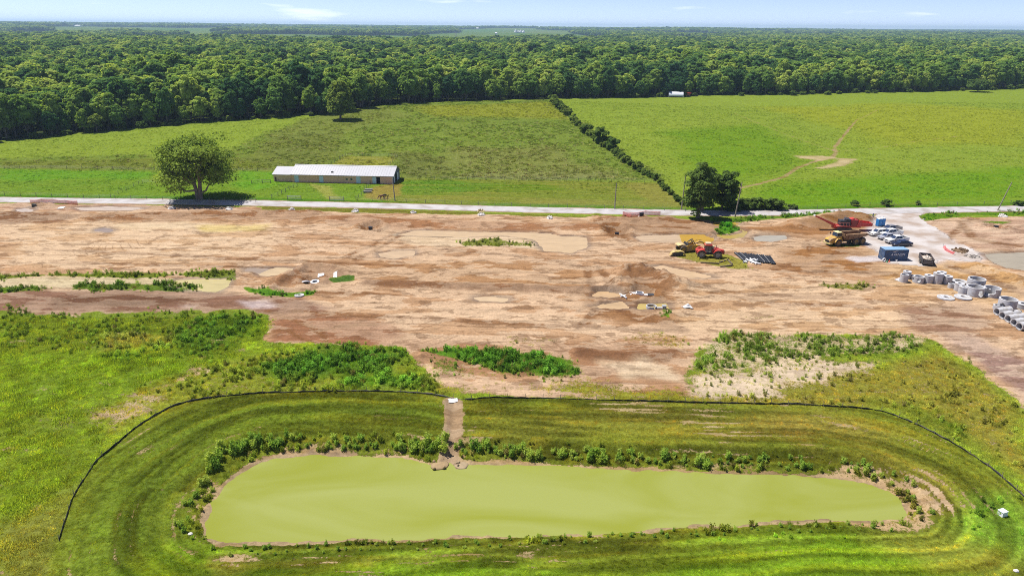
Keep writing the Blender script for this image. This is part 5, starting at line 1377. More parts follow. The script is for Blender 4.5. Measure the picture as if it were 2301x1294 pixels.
fence('wire_fence', [(611,447),(625,441),(650,428),(668,418)], 3.0, 1.3, 'wire fence running from the road to the left barn door', 3, .09)
fence('wire_fence', [(800,450),(812,440),(824,424),(832,414)], 3.2, 1.25, 'short wire fence between the barnyard and the horse paddock')
fence('wire_fence', [(803,452),(870,453),(1000,458),(1150,464.5),(1400,470),(1540,475)], 5.2, 1.2, 'post and wire fence along the road from the horses to the hedgerow')
fence('wire_fence', [(-60,380),(150,380),(360,384.5),(480,385),(612,386)], 6.0, 1.2, 'fence line between the upper and lower left pastures')
fence('wire_fence', [(902,404),(1050,404.5),(1300,407.5),(1486,411)], 6.0, 1.2, 'fence line across the pasture right of the barn')
fence('wire_fence', [(738,374),(776,351),(893,353),(870,377)], 3.4, 1.25, 'fence round the small mown paddock behind the barn')
fence('wire_fence', [(1770,473),(1900,466),(2062,463),(2150,462),(2330,457)], 8.2, 1.2, 'sparse post fence along the far roadside on the right')
fence('wire_fence', [(566,414),(590,413),(608,412)], 2.6, 1.3, 'short fence beside the left end of the barn', 2, .1, True)

def gate(px0, py0, px1, py1, label):
    a, b = G(px0, py0), G(px1, py1); d = b - a; L = Vector((d.x, d.y)).length
    e = empty('field_gate', a, math.atan2(d.y, d.x), label, 'gate')
    for x in (0, L): mb = MB(); mb.tube((x, 0, -.3), (x, 0, 1.35), .10, .09, 8); mb.obj('post', wood_post_m, e)
    gm = mat('grey_rail', (.50, .50, .50), .6)
    for z in (.35, .75, 1.12): mb = MB(); mb.box(.12, L - .12, -.03, .03, z - .07, z + .07); mb.obj('rail', gm, e)
gate(646, 449, 677, 449.5, 'pale three-rail gate beside the road left of the barn track')
gate(741, 451.5, 773, 452, 'pale three-rail gate beside the road right of the barn track')
for k, (a, b, c, d) in enumerate([(820, 430, 838, 429), (817, 434, 836, 433.5)]):
    p0, p1 = G(a, b), G(c, d); e = MB(); L = (p1 - p0).length
    e.box(0, L, -.35, .35, .28, .62); e.box(.25, L - .25, -.25, .25, 0, .28); e.box(.06, L - .06, -.29, .29, .62, .66)
    e.obj('feed_trough', mat('trough_grey', (.30, .28, .26), .8, var=.2), None, p0, math.atan2(p1.y - p0.y, p1.x - p0.x), label=['upper long grey feed trough in the horse paddock', 'lower long grey feed trough in the horse paddock'][k], cat='trough')
a, b = G(1915, 465.5), G(2062, 463)
mb = MB(); n = 14
for i in range(n):
    p0, p1 = a.lerp(b, i / n), a.lerp(b, (i + 1) / n); z0, z1 = .55 - .9 * (i / n) * (1 - i / n), .55 - .9 * ((i + 1) / n) * (1 - (i + 1) / n)
    mb.hexa([(p0.x, p0.y, p0.z + z0), (p1.x, p1.y, p1.z + z1), (p1.x, p1.y + .01, p1.z + z1), (p0.x, p0.y + .01, p0.z + z0)], [(p0.x, p0.y, p0.z + z0 + .16), (p1.x, p1.y, p1.z + z1 + .16), (p1.x, p1.y + .01, p1.z + z1 + .16), (p0.x, p0.y + .01, p0.z + z0 + .16)])
mb.obj('warning_tape', mat('yellow_tape', (.75, .68, .05), .5), None, label='thin yellow tape strung along the far roadside on the right', cat='tape')

# ---------------------------------------------------------------- horses grazing
def horse(px, py, rz, body_m, patch_m, label, s=1.0, dark=False):
    g = G(px, py)
    h = empty('horse', (g.x, g.y, g.z), rz, label, 'horse', None, s)
    # skeleton: joints with radii; head lowered to graze, joints of hind and front legs as in life
    J = {}; V = []; E = []; Rr = []
    def j(n, p, r, to=None):
        J[n] = len(V); V.append(p); Rr.append(r)
        if to: E.append((J[to], J[n]))
    j('pelvis', (-.55, 0, 1.22), (.27, .30)); j('loin', (-.15, 0, 1.18), (.27, .31), 'pelvis'); j('barrel', (.25, 0, 1.12), (.29, .33), 'loin'); j('chest', (.62, 0, 1.14), (.24, .31), 'barrel')
    j('neck1', (.92, 0, 1.10), (.15, .22), 'chest'); j('neck2', (1.16, 0, .78), (.11, .15), 'neck1'); j('poll', (1.33, 0, .48), (.10, .12), 'neck2'); j('face', (1.40, 0, .26), (.085, .10), 'poll'); j('muzzle', (1.44, 0, .08), (.06, .07), 'face')
    for s_, sd in ((1, 'l'), (-1, 'r')):
        y = .15 * s_
        j('elbow' + sd, (.58, y, .82), (.11, .12), 'chest'); j('knee' + sd, (.62 + .04 * s_, y, .46), (.065, .07), 'elbow' + sd); j('fet' + sd, (.60 + .04 * s_, y, .14), (.05, .05), 'knee' + sd); j('hoof' + sd, (.65 + .04 * s_, y, .02), (.065, .065), 'fet' + sd)
        j('stifle' + sd, (-.50, y, .92), (.16, .19), 'pelvis'); j('hock' + sd, (-.78 + .06 * s_, y, .52), (.07, .085), 'stifle' + sd); j('hfet' + sd, (-.72 + .06 * s_, y, .14), (.05, .05), 'hock' + sd); j('hhoof' + sd, (-.66 + .06 * s_, y, .02), (.065, .065), 'hfet' + sd)
    me_ = bpy.data.meshes.new('body'); me_.from_pydata(V, E, []); o = bpy.data.objects.new('body', me_); COL.objects.link(o); o.parent = h
    md = o.modifiers.new('skin', 'SKIN'); sv = me_.skin_vertices[0].data
    for i, r in enumerate(Rr): sv[i].radius = r
    sv[0].use_root = True
    sd_ = o.modifiers.new('sub', 'SUBSURF'); sd_.levels = 2; sd_.render_levels = 2
    me_.materials.append(body_m)
    t = MB(); t.path([(-.80, 0, 1.28), (-.95, 0, 1.12), (-1.0, 0, .75), (-.97, 0, .45)], [.05, .07, .075, .02], 7); t.obj('tail', patch_m, h)
    m = MB()
    for i in range(7):
        k = i / 6; a = Vector((.80, 0, 1.34)).lerp(Vector((1.30, 0, .62)), k); m.hexa([(a.x - .03, -.05, a.z - .16), (a.x + .05, -.05, a.z - .2), (a.x + .05, .05, a.z - .2), (a.x - .03, .05, a.z - .16)], [(a.x, -.02, a.z + .02), (a.x + .09, -.02, a.z - .04), (a.x + .09, .02, a.z - .04), (a.x, .02, a.z + .02)])
    m.obj('mane', patch_m, h)
    for s_ in (1, -1):
        q = MB(); q.tube((1.30, .06 * s_, .56), (1.26, .09 * s_, .70), .035, .004, 6); q.obj('ear', body_m, h)
brown_m = mat('bay_and_white_coat', (.22, .085, .04), .7, var=.2, vscale=1.0, dirt=(.62, .58, .54), dscale=1.1, damt=.1)
blackh_m = mat('black_coat', (.02, .015, .013), .6, var=.3)
horse(866, 446.5, math.radians(200), blackh_m, blackh_m, 'black horse grazing behind the brown and white one')
horse(859, 448.5, math.radians(190), brown_m, blackh_m, 'brown and white patched horse grazing nearest the road')

# ---------------------------------------------------------------- rock heaps along the road
def heap(px, py, r, h, n, label, m=rock_m, cat='rock pile', name='rock_pile', cloth=False, size=.26):
    g = G(px, py); e = empty(name, (g.x, g.y, g.z), rngo.uniform(0, 6), label, cat)
    core = MB(); core.ico((0, 0, -.1), 1.0, 3, .07, rngo, (r * .95, r * .8, h * .85)); core.sm = [True] * len(core.sm); core.obj('core', m, e)
    shared = [None] * 3
    for k in range(3): mb = MB(); mb.ico((0, 0, 0), 1.0, 2, .14, rngo, (1, .8, .6)); shared[k] = mb.mesh('rock', m)
    for i in range(n):
        a = rngo.uniform(0, 6.28); t = math.sqrt(rngo.uniform(0, 1)); x, y = r * t * math.cos(a), r * .85 * t * math.sin(a)
        o = bpy.data.objects.new('rock', rngo.choice(shared)); COL.objects.link(o); o.parent = e
        o.location = (x, y, h * max(0, 1 - t * t) * .9); o.scale = (rngo.uniform(.6, 1.3) * size,) * 3; o.rotation_euler = (rngo.uniform(0, 3), rngo.uniform(0, 3), rngo.uniform(0, 3))
for px, py, r, lab in [(385,470,1.0,'white rock pile left of the big tree shadow by the road'), (515,471.5,1.2,'white rock pile just right of the big tree by the road'), (656,474,1.0,'white rock pile by the road below the left gate'),
                       (799,476,1.2,'white rock pile by the road below the right gate'), (929,479,1.0,'white rock pile by the road below the horses'), (1082,484,1.3,'broad white rock pile with straw beside the road'), (1235,491,1.1,'white rock pile by the road left of the pink mesh fence'),
                       (2253,487,1.4,'white rock pile in the green verge at the far right')]:
    heap(px, py, r, .62, 18, lab)
straw_m = mat('straw', A(214, 190, 140), .9, var=.15, vscale=2)
heap(1081, 474.5, 1.7, .35, 14, 'flat heap of straw and chips at the road edge', straw_m, 'straw heap', 'straw_heap')

# ---------------------------------------------------------------- orange and pink mesh fences
def mesh_net(px_pts, h, col, label, fallen=0.0):
    """plastic safety netting on stakes: netting is a real grid of strands"""
    pts = [G(a, b) for a, b in px_pts]; o0 = pts[0]
    e = empty('safety_fence', o0, 0, label, 'fence')
    m = mat('safety_netting', col, .6)
    net = MB()
    for a, b in zip(pts[:-1], pts[1:]):
        L = (b - a).length; n = max(2, int(L / .22)); k = 6
        tilt = Vector((0, -fallen, 0))
        def pt(u, v):
            q = a.lerp(b, u) - o0; sag = -.14 * math.sin(math.pi * u) * v * h
            return (q.x + tilt.x * v, q.y + tilt.y * v * h, q.z + .05 + v * h * (1 - .75 * fallen) + sag)
        for j in range(k + 1): net.path([pt(i / 6, j / k) for i in range(7)], [.045] * 7, 4)
        for i in range(n + 1): net.path([pt(i / n, 0), pt(i / n, .5), pt(i / n, 1)], [.04] * 3, 4)
    net.obj('netting', m, e)
    for q in pts:
        s = MB(); s.tube((0, 0, -.2), (0, 0, h * (1.12 - .5 * fallen)), .03, .03, 6); s.obj('stake', wood_post_m, e, q - o0)
mesh_net([(69,458.5),(95,457.5),(121,458),(148,459),(175,461)], 1.15, (.72, .13, .06), 'orange safety netting by the road at the far left')
mesh_net([(1399,489),(1417,485),(1450,486),(1483,488)], 1.2, (.85, .26, .22), 'pink-red safety netting beside the road left of the roadside tree')
mesh_net([(2119,556),(2123,563),(2141,572)], 1.2, (.78, .22, .22), 'collapsed pink safety netting at the driveway edge', .55)

# ---------------------------------------------------------------- concrete drainage castings
def ring_mesh(R, r, h, holes=(), floor=False, lid=False, n=56, nz=14):
    """thick concrete ring with round openings through its wall"""
    mb = MB(); keep = np.ones((n, nz), bool)
    for th, zc, hr in holes:
        for i in range(n):
            for k in range(nz):
                a = 2 * math.pi * (i + .5) / n; da = (a - th + math.pi) % (2 * math.pi) - math.pi
                if (da * R) ** 2 + ((k + .5) / nz * h - zc) ** 2 < hr * hr: keep[i, k] = False
    def vt(rad, i, k): a = 2 * math.pi * (i % n) / n; return (rad * math.cos(a), rad * math.sin(a), h * k / nz)
    vs = [vt(R, i, k) for i in range(n) for k in range(nz + 1)] + [vt(r, i, k) for i in range(n) for k in range(nz + 1)]
    O = lambda i, k: (i % n) * (nz + 1) + k
    I = lambda i, k: n * (nz + 1) + (i % n) * (nz + 1) + k
    fs = []
    for i in range(n):
        for k in range(nz):
            if keep[i, k]:
                fs += [(O(i, k), O(i + 1, k), O(i + 1, k + 1), O(i, k + 1)), (I(i + 1, k), I(i, k), I(i, k + 1), I(i + 1, k + 1))]
                if not keep[(i + 1) % n, k]: fs.append((O(i + 1, k), I(i + 1, k), I(i + 1, k + 1), O(i + 1, k + 1)))
                if not keep[(i - 1) % n, k]: fs.append((O(i, k + 1), I(i, k + 1), I(i, k), O(i, k)))
                if k + 1 < nz and not keep[i, k + 1]: fs.append((O(i, k + 1), O(i + 1, k + 1), I(i + 1, k + 1), I(i, k + 1)))
                if k > 0 and not keep[i, k - 1]: fs.append((O(i + 1, k), O(i, k), I(i, k), I(i + 1, k)))
        if keep[i, nz - 1]: fs.append((O(i, nz), O(i + 1, nz), I(i + 1, nz), I(i, nz)))
        if keep[i, 0]: fs.append((O(i + 1, 0), O(i, 0), I(i, 0), I(i + 1, 0)))
    mb.add(vs, fs)
    return mb
def casting(px, py, dia_px, h_px, label, holes=(), top='open', wall=.13, dark_in=False, rz=0.0, name='manhole_section', sink=.04):
    g = G(px, py); k = mpp(px, py); R = dia_px * k / 2; y_off = R                # the lowest pixel is the near rim: step back to the axis
    x, y = g.x, g.y + R * .9; z = hz(x, y) - sink
    h = max(.2, h_px * k / math.cos(math.radians(18)))
    e = empty(name, (x, y, z), rz, label, 'concrete casting', 'concrete drainage castings laid out on the site')
    w = wall * 2 * R
    hs = [(math.radians(th), zf * h, rf * R) for th, zf, rf in holes]
    b = ring_mesh(R, R - w, h, hs).obj('wall', conc_m, e)
    if top in ('open', 'lid'):
        f = MB(); f.lathe([(.001, .02), (R - w + .02, .02), (R - w + .02, .14), (.001, .14)], 32); f.obj('floor', conc_m, e)
    if top == 'lid':
        hr = R * .42
        q = MB(); q.lathe([(hr, h + .004), (R * 1.02, h + .004), (R * 1.02, h + .16), (hr, h + .16)], 36, smooth=False); l = q.obj('cover', conc_m, e)
    return e
C_ = casting
C_(2040, 628, 17, 14.5, 'tall capped concrete section behind the leftmost open one', (), 'lid')
C_(2033.7, 636, 17.5, 17, 'leftmost concrete section, open topped, in front of a capped one')
C_(2055, 629.5, 13, 9, 'small low concrete ring in the gap of the left group')
C_(2068, 638, 23, 14, 'wide low concrete section with a large round side opening', ((250, .5, .42), (175, .55, .3)))
C_(2089.5, 638, 19, 15.5, 'plain capped concrete section right of the one with the round opening', (), 'lid')
C_(2117, 633, 19, 18, 'capped concrete section hidden behind the tallest of the middle group', (), 'lid')
C_(2110, 639.5, 21, 21, 'tallest capped concrete section in the middle group', (), 'lid')
C_(2132, 640, 19, 15.5, 'capped concrete section with a small round hole low on its side', ((262, .3, .3), (300, .3, .25)), 'lid')
C_(2164, 641.5, 33, 5, 'broad flat concrete ring lying behind the middle group', (), 'open', .2)
C_(2140, 649.5, 14, 10, 'small open concrete ring left of the section with a dark hole')
C_(2158, 656, 19, 15, 'slim capped concrete section with one dark round hole', ((255, .35, .3),), 'lid')
C_(2168, 663, 20, 14.5, 'capped concrete section just left of the big one with two openings', (), 'lid')
C_(2200, 655, 36, 24, 'largest concrete section at the back with an opening on its left', ((215, .45, .36),), 'open', .09)
C_(2198, 669, 37, 20, 'big concrete section with a wide round opening facing the camera', ((285, .45, .42), (120, .5, .35)), 'open', .09)
C_(2236, 670.5, 35, 19, 'big concrete section cut open on its left, holding red soil', ((200, .55, .5), (240, .75, .4)), 'open', .09)
C_(2271.5, 701, 37, 24, 'big concrete section beside the pipes with a round hole on the left', ((205, .45, .34),), 'open', .09)
C_(2247, 698, 20, 9, 'small low concrete ring at the left foot of the big one by the pipes')
C_(2307, 697, 30, 9, 'low concrete section cut off by the right edge of the picture', (), 'lid')
def lid(px, py, dia_px, label, hole=.26, th=.22, name='manhole_cover_slab', offx=.35):
    g = G(px, py); R = dia_px * mpp(px, py) / 2
    e = empty(name, (g.x, g.y + R * .9, hz(g.x, g.y + R * .9) + .02), 0, label, 'concrete lid')
    mb = ring_mesh(R, R * hole, th, (), n=40, nz=2); mb.obj('slab', conc_m, e)
    q = MB(); q.lathe([(R * hole, th - .004), (R * hole + .12, th - .004), (R * hole + .12, th + .05), (R * hole, th + .05)], 28, smooth=False); q.obj('collar', conc_m, e)
    for s in (-1, 1): t = MB(); t.tube((s * R * .6, -.1, th), (s * R * .6, .1, th + .08), .02, .02, 6); t.obj('lifting_loop', steel_m, e)
lid(2134, 676.5, 36, 'left of the two flat round concrete lids on the ground')
lid(2173, 675.5, 36, 'right of the two flat round concrete lids on the ground')
lid(670, 669, 21, 'white flat ring lid lying in grass beside the haul road', .3)
g = G(2020, 630); mb = MB(); mb.box(-.9, .9, -.6, .6, 0, .16); mb.box(-.7, .7, -.4, .4, .16, .24); mb.obj('concrete_slab', conc_m, None, g, .3, label='thin concrete slab leaning left of the leftmost castings', cat='slab').rotation_euler = (.0, -.25, .3)
def pipe(px, py, ro, L, rz, label, notch=False):
    g = G(px, py); e = empty('concrete_pipe', (g.x, g.y + ro * .9, hz(g.x, g.y + ro) + ro), rz, label, 'concrete pipe', 'concrete pipes lying in a row at the right edge')
    mb = ring_mesh(ro, ro * .78, L, ((math.radians(180), L * .62, .3),) if notch else (), n=36, nz=18)
    mb.v = [(z, y, x) for x, y, z in mb.v]
    if notch: mb.v = [(x, y, -z) for x, y, z in mb.v]
    mb.obj('barrel', conc_m, e)
    q = MB(); q.lathe([(ro * .98, L - .02), (ro * 1.10, L - .02), (ro * 1.10, L + .14), (ro * .78, L + .14), (ro * .78, L)], 32, (0, 0, 0), 'x'); q.obj('bell', conc_m, e)
    # barrel and bell stay open at both ends
for k, (a, b) in enumerate([(2242, 712), (2254.5, 720.5), (2267.5, 728), (2281, 737), (2293, 745)]):
    pipe(a, b, .72, 2.9 if k == 0 else 3.6, math.radians(14), ['shortest concrete pipe at the left end of the pipe row', 'second concrete pipe of the row, with an opening cut in its top', 'third concrete pipe, in the middle of the pipe row', 'fourth concrete pipe of the row at the right edge', 'nearest concrete pipe of the row, cut off by the picture edge'][k], k == 1)

# catch basins standing in their pits: dark square grate box on a white ring
def basin(px, py, label, s=1.0):
    g = G(px, py); e = empty('catch_basin', (g.x, g.y, g.z), 0, label, 'catch basin')
    mb = ring_mesh(.85 * s, .6 * s, .22, n=32, nz=2); mb.obj('base_ring', whiteplastic_m, e)
    q = MB(); q.box(-.48 * s, .48 * s, -.4 * s, .4 * s, .22, 1.15 * s); q.box(-.53 * s, .53 * s, -.45 * s, .45 * s, 1.15 * s, 1.24 * s); q.obj('riser', black_m, e, bevel=.03)
basin(833, 517.5, 'black catch basin riser in the pit left of the big puddle')
basin(1386, 526, 'black catch basin riser in the pit right of the big puddle')
basin(2237, 514, 'black catch basin riser in the grassy pit at the far right')
basin(78, 467, 'black catch basin riser behind the left orange netting')
basin(1441, 490, 'black catch basin riser behind the pink-red netting', 1.1)
def rag(px, py, w, d, label, h=.3):
    """crumpled white sheet of fabric lying on the soil"""
    g = G(px, py); mb = MB(); n = 12; vs = []
    for j in range(n + 1):
        for i in range(n + 1):
            u, v = i / n - .5, j / n - .5; ed = 1 - .25 * vnoise(i * .7 + px, j * .7, 5)
            wx, wy = u * w * ed, v * d * ed; cz = hz(g.x + wx * .98 - wy * .2, g.y + wx * .2 + wy * .98) - g.z
            vs.append((wx, wy, cz + .04 + h * float(fbm(np.array([u * 4 + px]), np.array([v * 4.]), 3, 7)[0]) * (1 - 1.6 * max(abs(u), abs(v)))))
    mb.add(vs, [(j * (n + 1) + i, j * (n + 1) + i + 1, (j + 1) * (n + 1) + i + 1, (j + 1) * (n + 1) + i) for j in range(n) for i in range(n)], True)
    o = mb.obj('fabric_sheet', mat('white_fabric', (.72, .71, .70), .8, var=.1), None, g, .2, label=label, cat='fabric')
    sd = o.modifiers.new('thick', 'SOLIDIFY'); sd.thickness = .02
rag(93, 464, 2.2, 2.2, 'crumpled white fabric right of the left catch basin', .7)
rag(138, 468, 1.8, 2.6, 'white fabric scrap below the orange netting')
rag(1427, 490, 1.6, 3.0, 'white fabric sheet left of the catch basin behind the pink-red netting', .9)
rag(722, 622, 1.5, 1.8, 'pale crumpled sheet on the brown soil heap', .3)
rag(754, 622, .9, 2.2, 'long white sheet trailing down the right of the soil heap', .15)
rag(1545, 694, 2.2, 1.6, 'white tarpaulin lump right of the flooded trench', 1.1)
# half buried pieces in the middle of the site
def ring_on_edge(px, py, R, label, col=conc_m, tilt=(.5, 0, .2)):
    g = G(px, py); e = empty('tilted_ring', (g.x, g.y, g.z + R * .35), 0, label, 'concrete ring'); e.rotation_euler = tilt
    ring_mesh(R, R * .62, .28, n=36, nz=2).obj('ring', col, e)
    q = MB(); q.lathe([(.001, -.02), (R * .64, -.02), (R * .64, .06), (.001, .06)], 24); q.obj('plug', black_m, e)
ring_on_edge(687, 636, .85, 'white ring tipped towards the camera at the foot of the soil heap', whiteplastic_m, (-.7, 0, .3))
ring_on_edge(708, 637, .9, 'white ring with black dome right of the tipped ring', whiteplastic_m, (.12, 0, 0))
g = G(708, 635); mb = MB(); mb.ico((0, 0, .15), .5, 2, .02, rngo, (1, 1, .75)); mb.lathe([(.50, .1), (.56, .1), (.56, .18), (.50, .18)], 20); mb.obj('black_cap', black_m, None, g + Vector((0, .8, .35)), label='black domed cap sitting on the white ring', cat='cap')
# inlet box by the soil mound, and the concrete ring in the flooded trench
def inlet():
    g = G(1437, 664); e = empty('inlet_box', (g.x, g.y, g.z), -.1, 'white square inlet box with dark opening below the soil mound', 'inlet box')
    mb = MB(); w, d, h, t = 1.5, 1.3, .75, .16
    mb.box(-w / 2, w / 2, -d / 2, -d / 2 + t, 0, h); mb.box(-w / 2, w / 2, d / 2 - t, d / 2, 0, h); mb.box(-w / 2, -w / 2 + t, -d / 2 + t, d / 2 - t, 0, h); mb.box(w / 2 - t, w / 2, -d / 2 + t, d / 2 - t, 0, h); mb.obj('wall', whiteplastic_m, e, bevel=.03)
    q = MB(); q.box(-w / 2 + t, w / 2 - t, -d / 2 + t, d / 2 - t, 0, h * .6); q.obj('opening', black_m, e)  # black block paints the shade inside the box
    a = MB(); a.hexa([(-2.2, -.9, 0), (-.8, -.9, 0), (-.8, .8, 0), (-2.4, .9, 0)], [(-1.9, -.7, .5), (-.8, -.8, .55), (-.8, .6, .55), (-2.0, .6, .5)]); a.obj('apron', whiteplastic_m, e, bevel=.05)
    b = MB(); b.box(.9, 1.6, -.5, .1, 0, .45); b.obj('step', whiteplastic_m, e, bevel=.03)
inlet()
g = G(1462, 660); mb = MB(); mb.box(-.6, .6, -.5, .5, 0, .5); mb.box(-.7, .7, -.6, .6, .5, .58); mb.obj('dark_frame', steel_m, None, g, .1, label='dark metal frame right of the white inlet box', cat='frame')
g = G(1400, 668); e = empty('pipe_tee', (g.x, g.y, g.z + .14), math.radians(115), 'white cross shaped pipe fitting left of the inlet box', 'pipe fitting')
for a, nm in (((0, 0, 1), 'run'),): mb = MB(); mb.tube((-1.2, 0, .12), (1.2, 0, .12), .14, .14, 12); mb.obj(nm, whiteplastic_m, e)
mb = MB(); mb.tube((0, -.6, .12), (0, .6, .12), .15, .15, 12); mb.obj('branch', whiteplastic_m, e)
def trench_ring():
    g = P(1464, 694, -.1); e = empty('trench_manhole', (g[0], g[1] + .3, -.30), 0, 'concrete ring with spout standing in the flooded trench', 'concrete casting')
    ring_mesh(1.0, .82, .75, ((math.radians(300), .5, .25),), n=40, nz=8).obj('wall', conc_m, e)
    q = MB(); q.tube((.9, -.3, .35), (2.0, -.35, .35), .32, .32, 14); q.obj('spout', conc_m, e)
    b = MB(); b.box(2.0, 2.7, -.8, 0, 0, .9); b.box(1.96, 2.74, -.84, .04, .9, 1.0); b.obj('block', mat('grey_block', (.33, .34, .35), .8, var=.1), e)
trench_ring()

# ---------------------------------------------------------------- black drain pipes, fittings, timbers
g0 = G(1655, 572)
for i in range(19):
    a = G(1650 + i * 4.55, 570 + i * .62); b = G(1671 + i * 3.75, 588.5 + i * .12)
    L = 6.1; d = (b - a); d.z = 0; d.normalize(); mid = (a + b) / 2; off = rngo.uniform(-.35, .35)
    e = empty('drain_pipe', (mid.x + d.x * off, mid.y + d.y * off, hz(mid.x, mid.y) + .18), math.atan2(d.y, d.x), 'black corrugated drain pipe lying in the row right of the red tractor', 'pipe', 'black drain pipes lying side by side')
    if i == 0:
        mb = MB(); n = 46
        prof = [(.155 + (.018 if k % 2 else 0), -L / 2 + L * k / n) for k in range(n + 1)] + [(.13, L / 2), (.13, -L / 2)]
        mb.lathe(prof, 12, (0, 0, 0), 'x'); PIPE_ME = mb.mesh('barrel', mat('black_pipe', (.020, .022, .028), .5, var=.2))
        st = MB(); st.box(-L / 2, L / 2, -.018, .018, .172, .182); STRIPE_ME = st.mesh('stripe', whiteplastic_m)
    o = bpy.data.objects.new('barrel', PIPE_ME); COL.objects.link(o); o.parent = e
    if i in (0, 3, 12, 15): o = bpy.data.objects.new('stripe', STRIPE_ME); COL.objects.link(o); o.parent = e
labs = ['white pipe bend nearest the black pipes, with a dark mouth', 'white tee fitting left in the pile below the black pipes', 'white tee fitting in the middle of the pile below the black pipes', 'white bend at the right of the fitting pile', 'white short pipe lying on the fitting pile', 'white coupling at the front of the fitting pile', 'white wye fitting topping the fitting pile']
for k, (px, py) in enumerate([(1673, 590), (1682, 588), (1690, 587), (1699, 588), (1694, 592), (1702, 594), (1688, 590)]):
    g = G(px, py); e = empty('pipe_fitting', (g.x, g.y, g.z + .2), rngo.uniform(0, 6), labs[k], 'pipe fitting')
    L = rngo.uniform(.5, .8); mb = MB(); mb.lathe([(.18, -L), (.21, -L), (.21, L), (.18, L)], 14, (0, 0, 0), 'x'); mb.obj('run', whiteplastic_m, e)
    q = MB(); q.tube((0, .1, 0), (.25, .7, .12), .17, .19, 12); q.obj('branch', whiteplastic_m, e)
for (a, b, c, d, lab) in [(1574, 592, 1616, 594, 'long timber on the grass in front of the red tractor'), (1617, 591, 1636, 585, 'short timber slanting away at the right of the tractor'), (1636, 586, 1645, 596, 'timber running towards the camera right of the tractor'), (1618, 601, 1645, 598, 'dark timber nearest the camera in front of the tractor')]:
    p0, p1 = G(a, b), G(c, d); L = (p1 - p0).length; mb = MB(); mb.box(0, L, -.15, .15, 0, .28); mb.box(.3, .4, -.153, .153, .0, .283); mb.box(L - .4, L - .3, -.153, .153, 0, .283)
    mb.obj('timber', mat('old_timber', (.15, .115, .07), .9, var=.3, vscale=2), None, p0, math.atan2(p1.y - p0.y, p1.x - p0.x), label=lab, cat='timber')

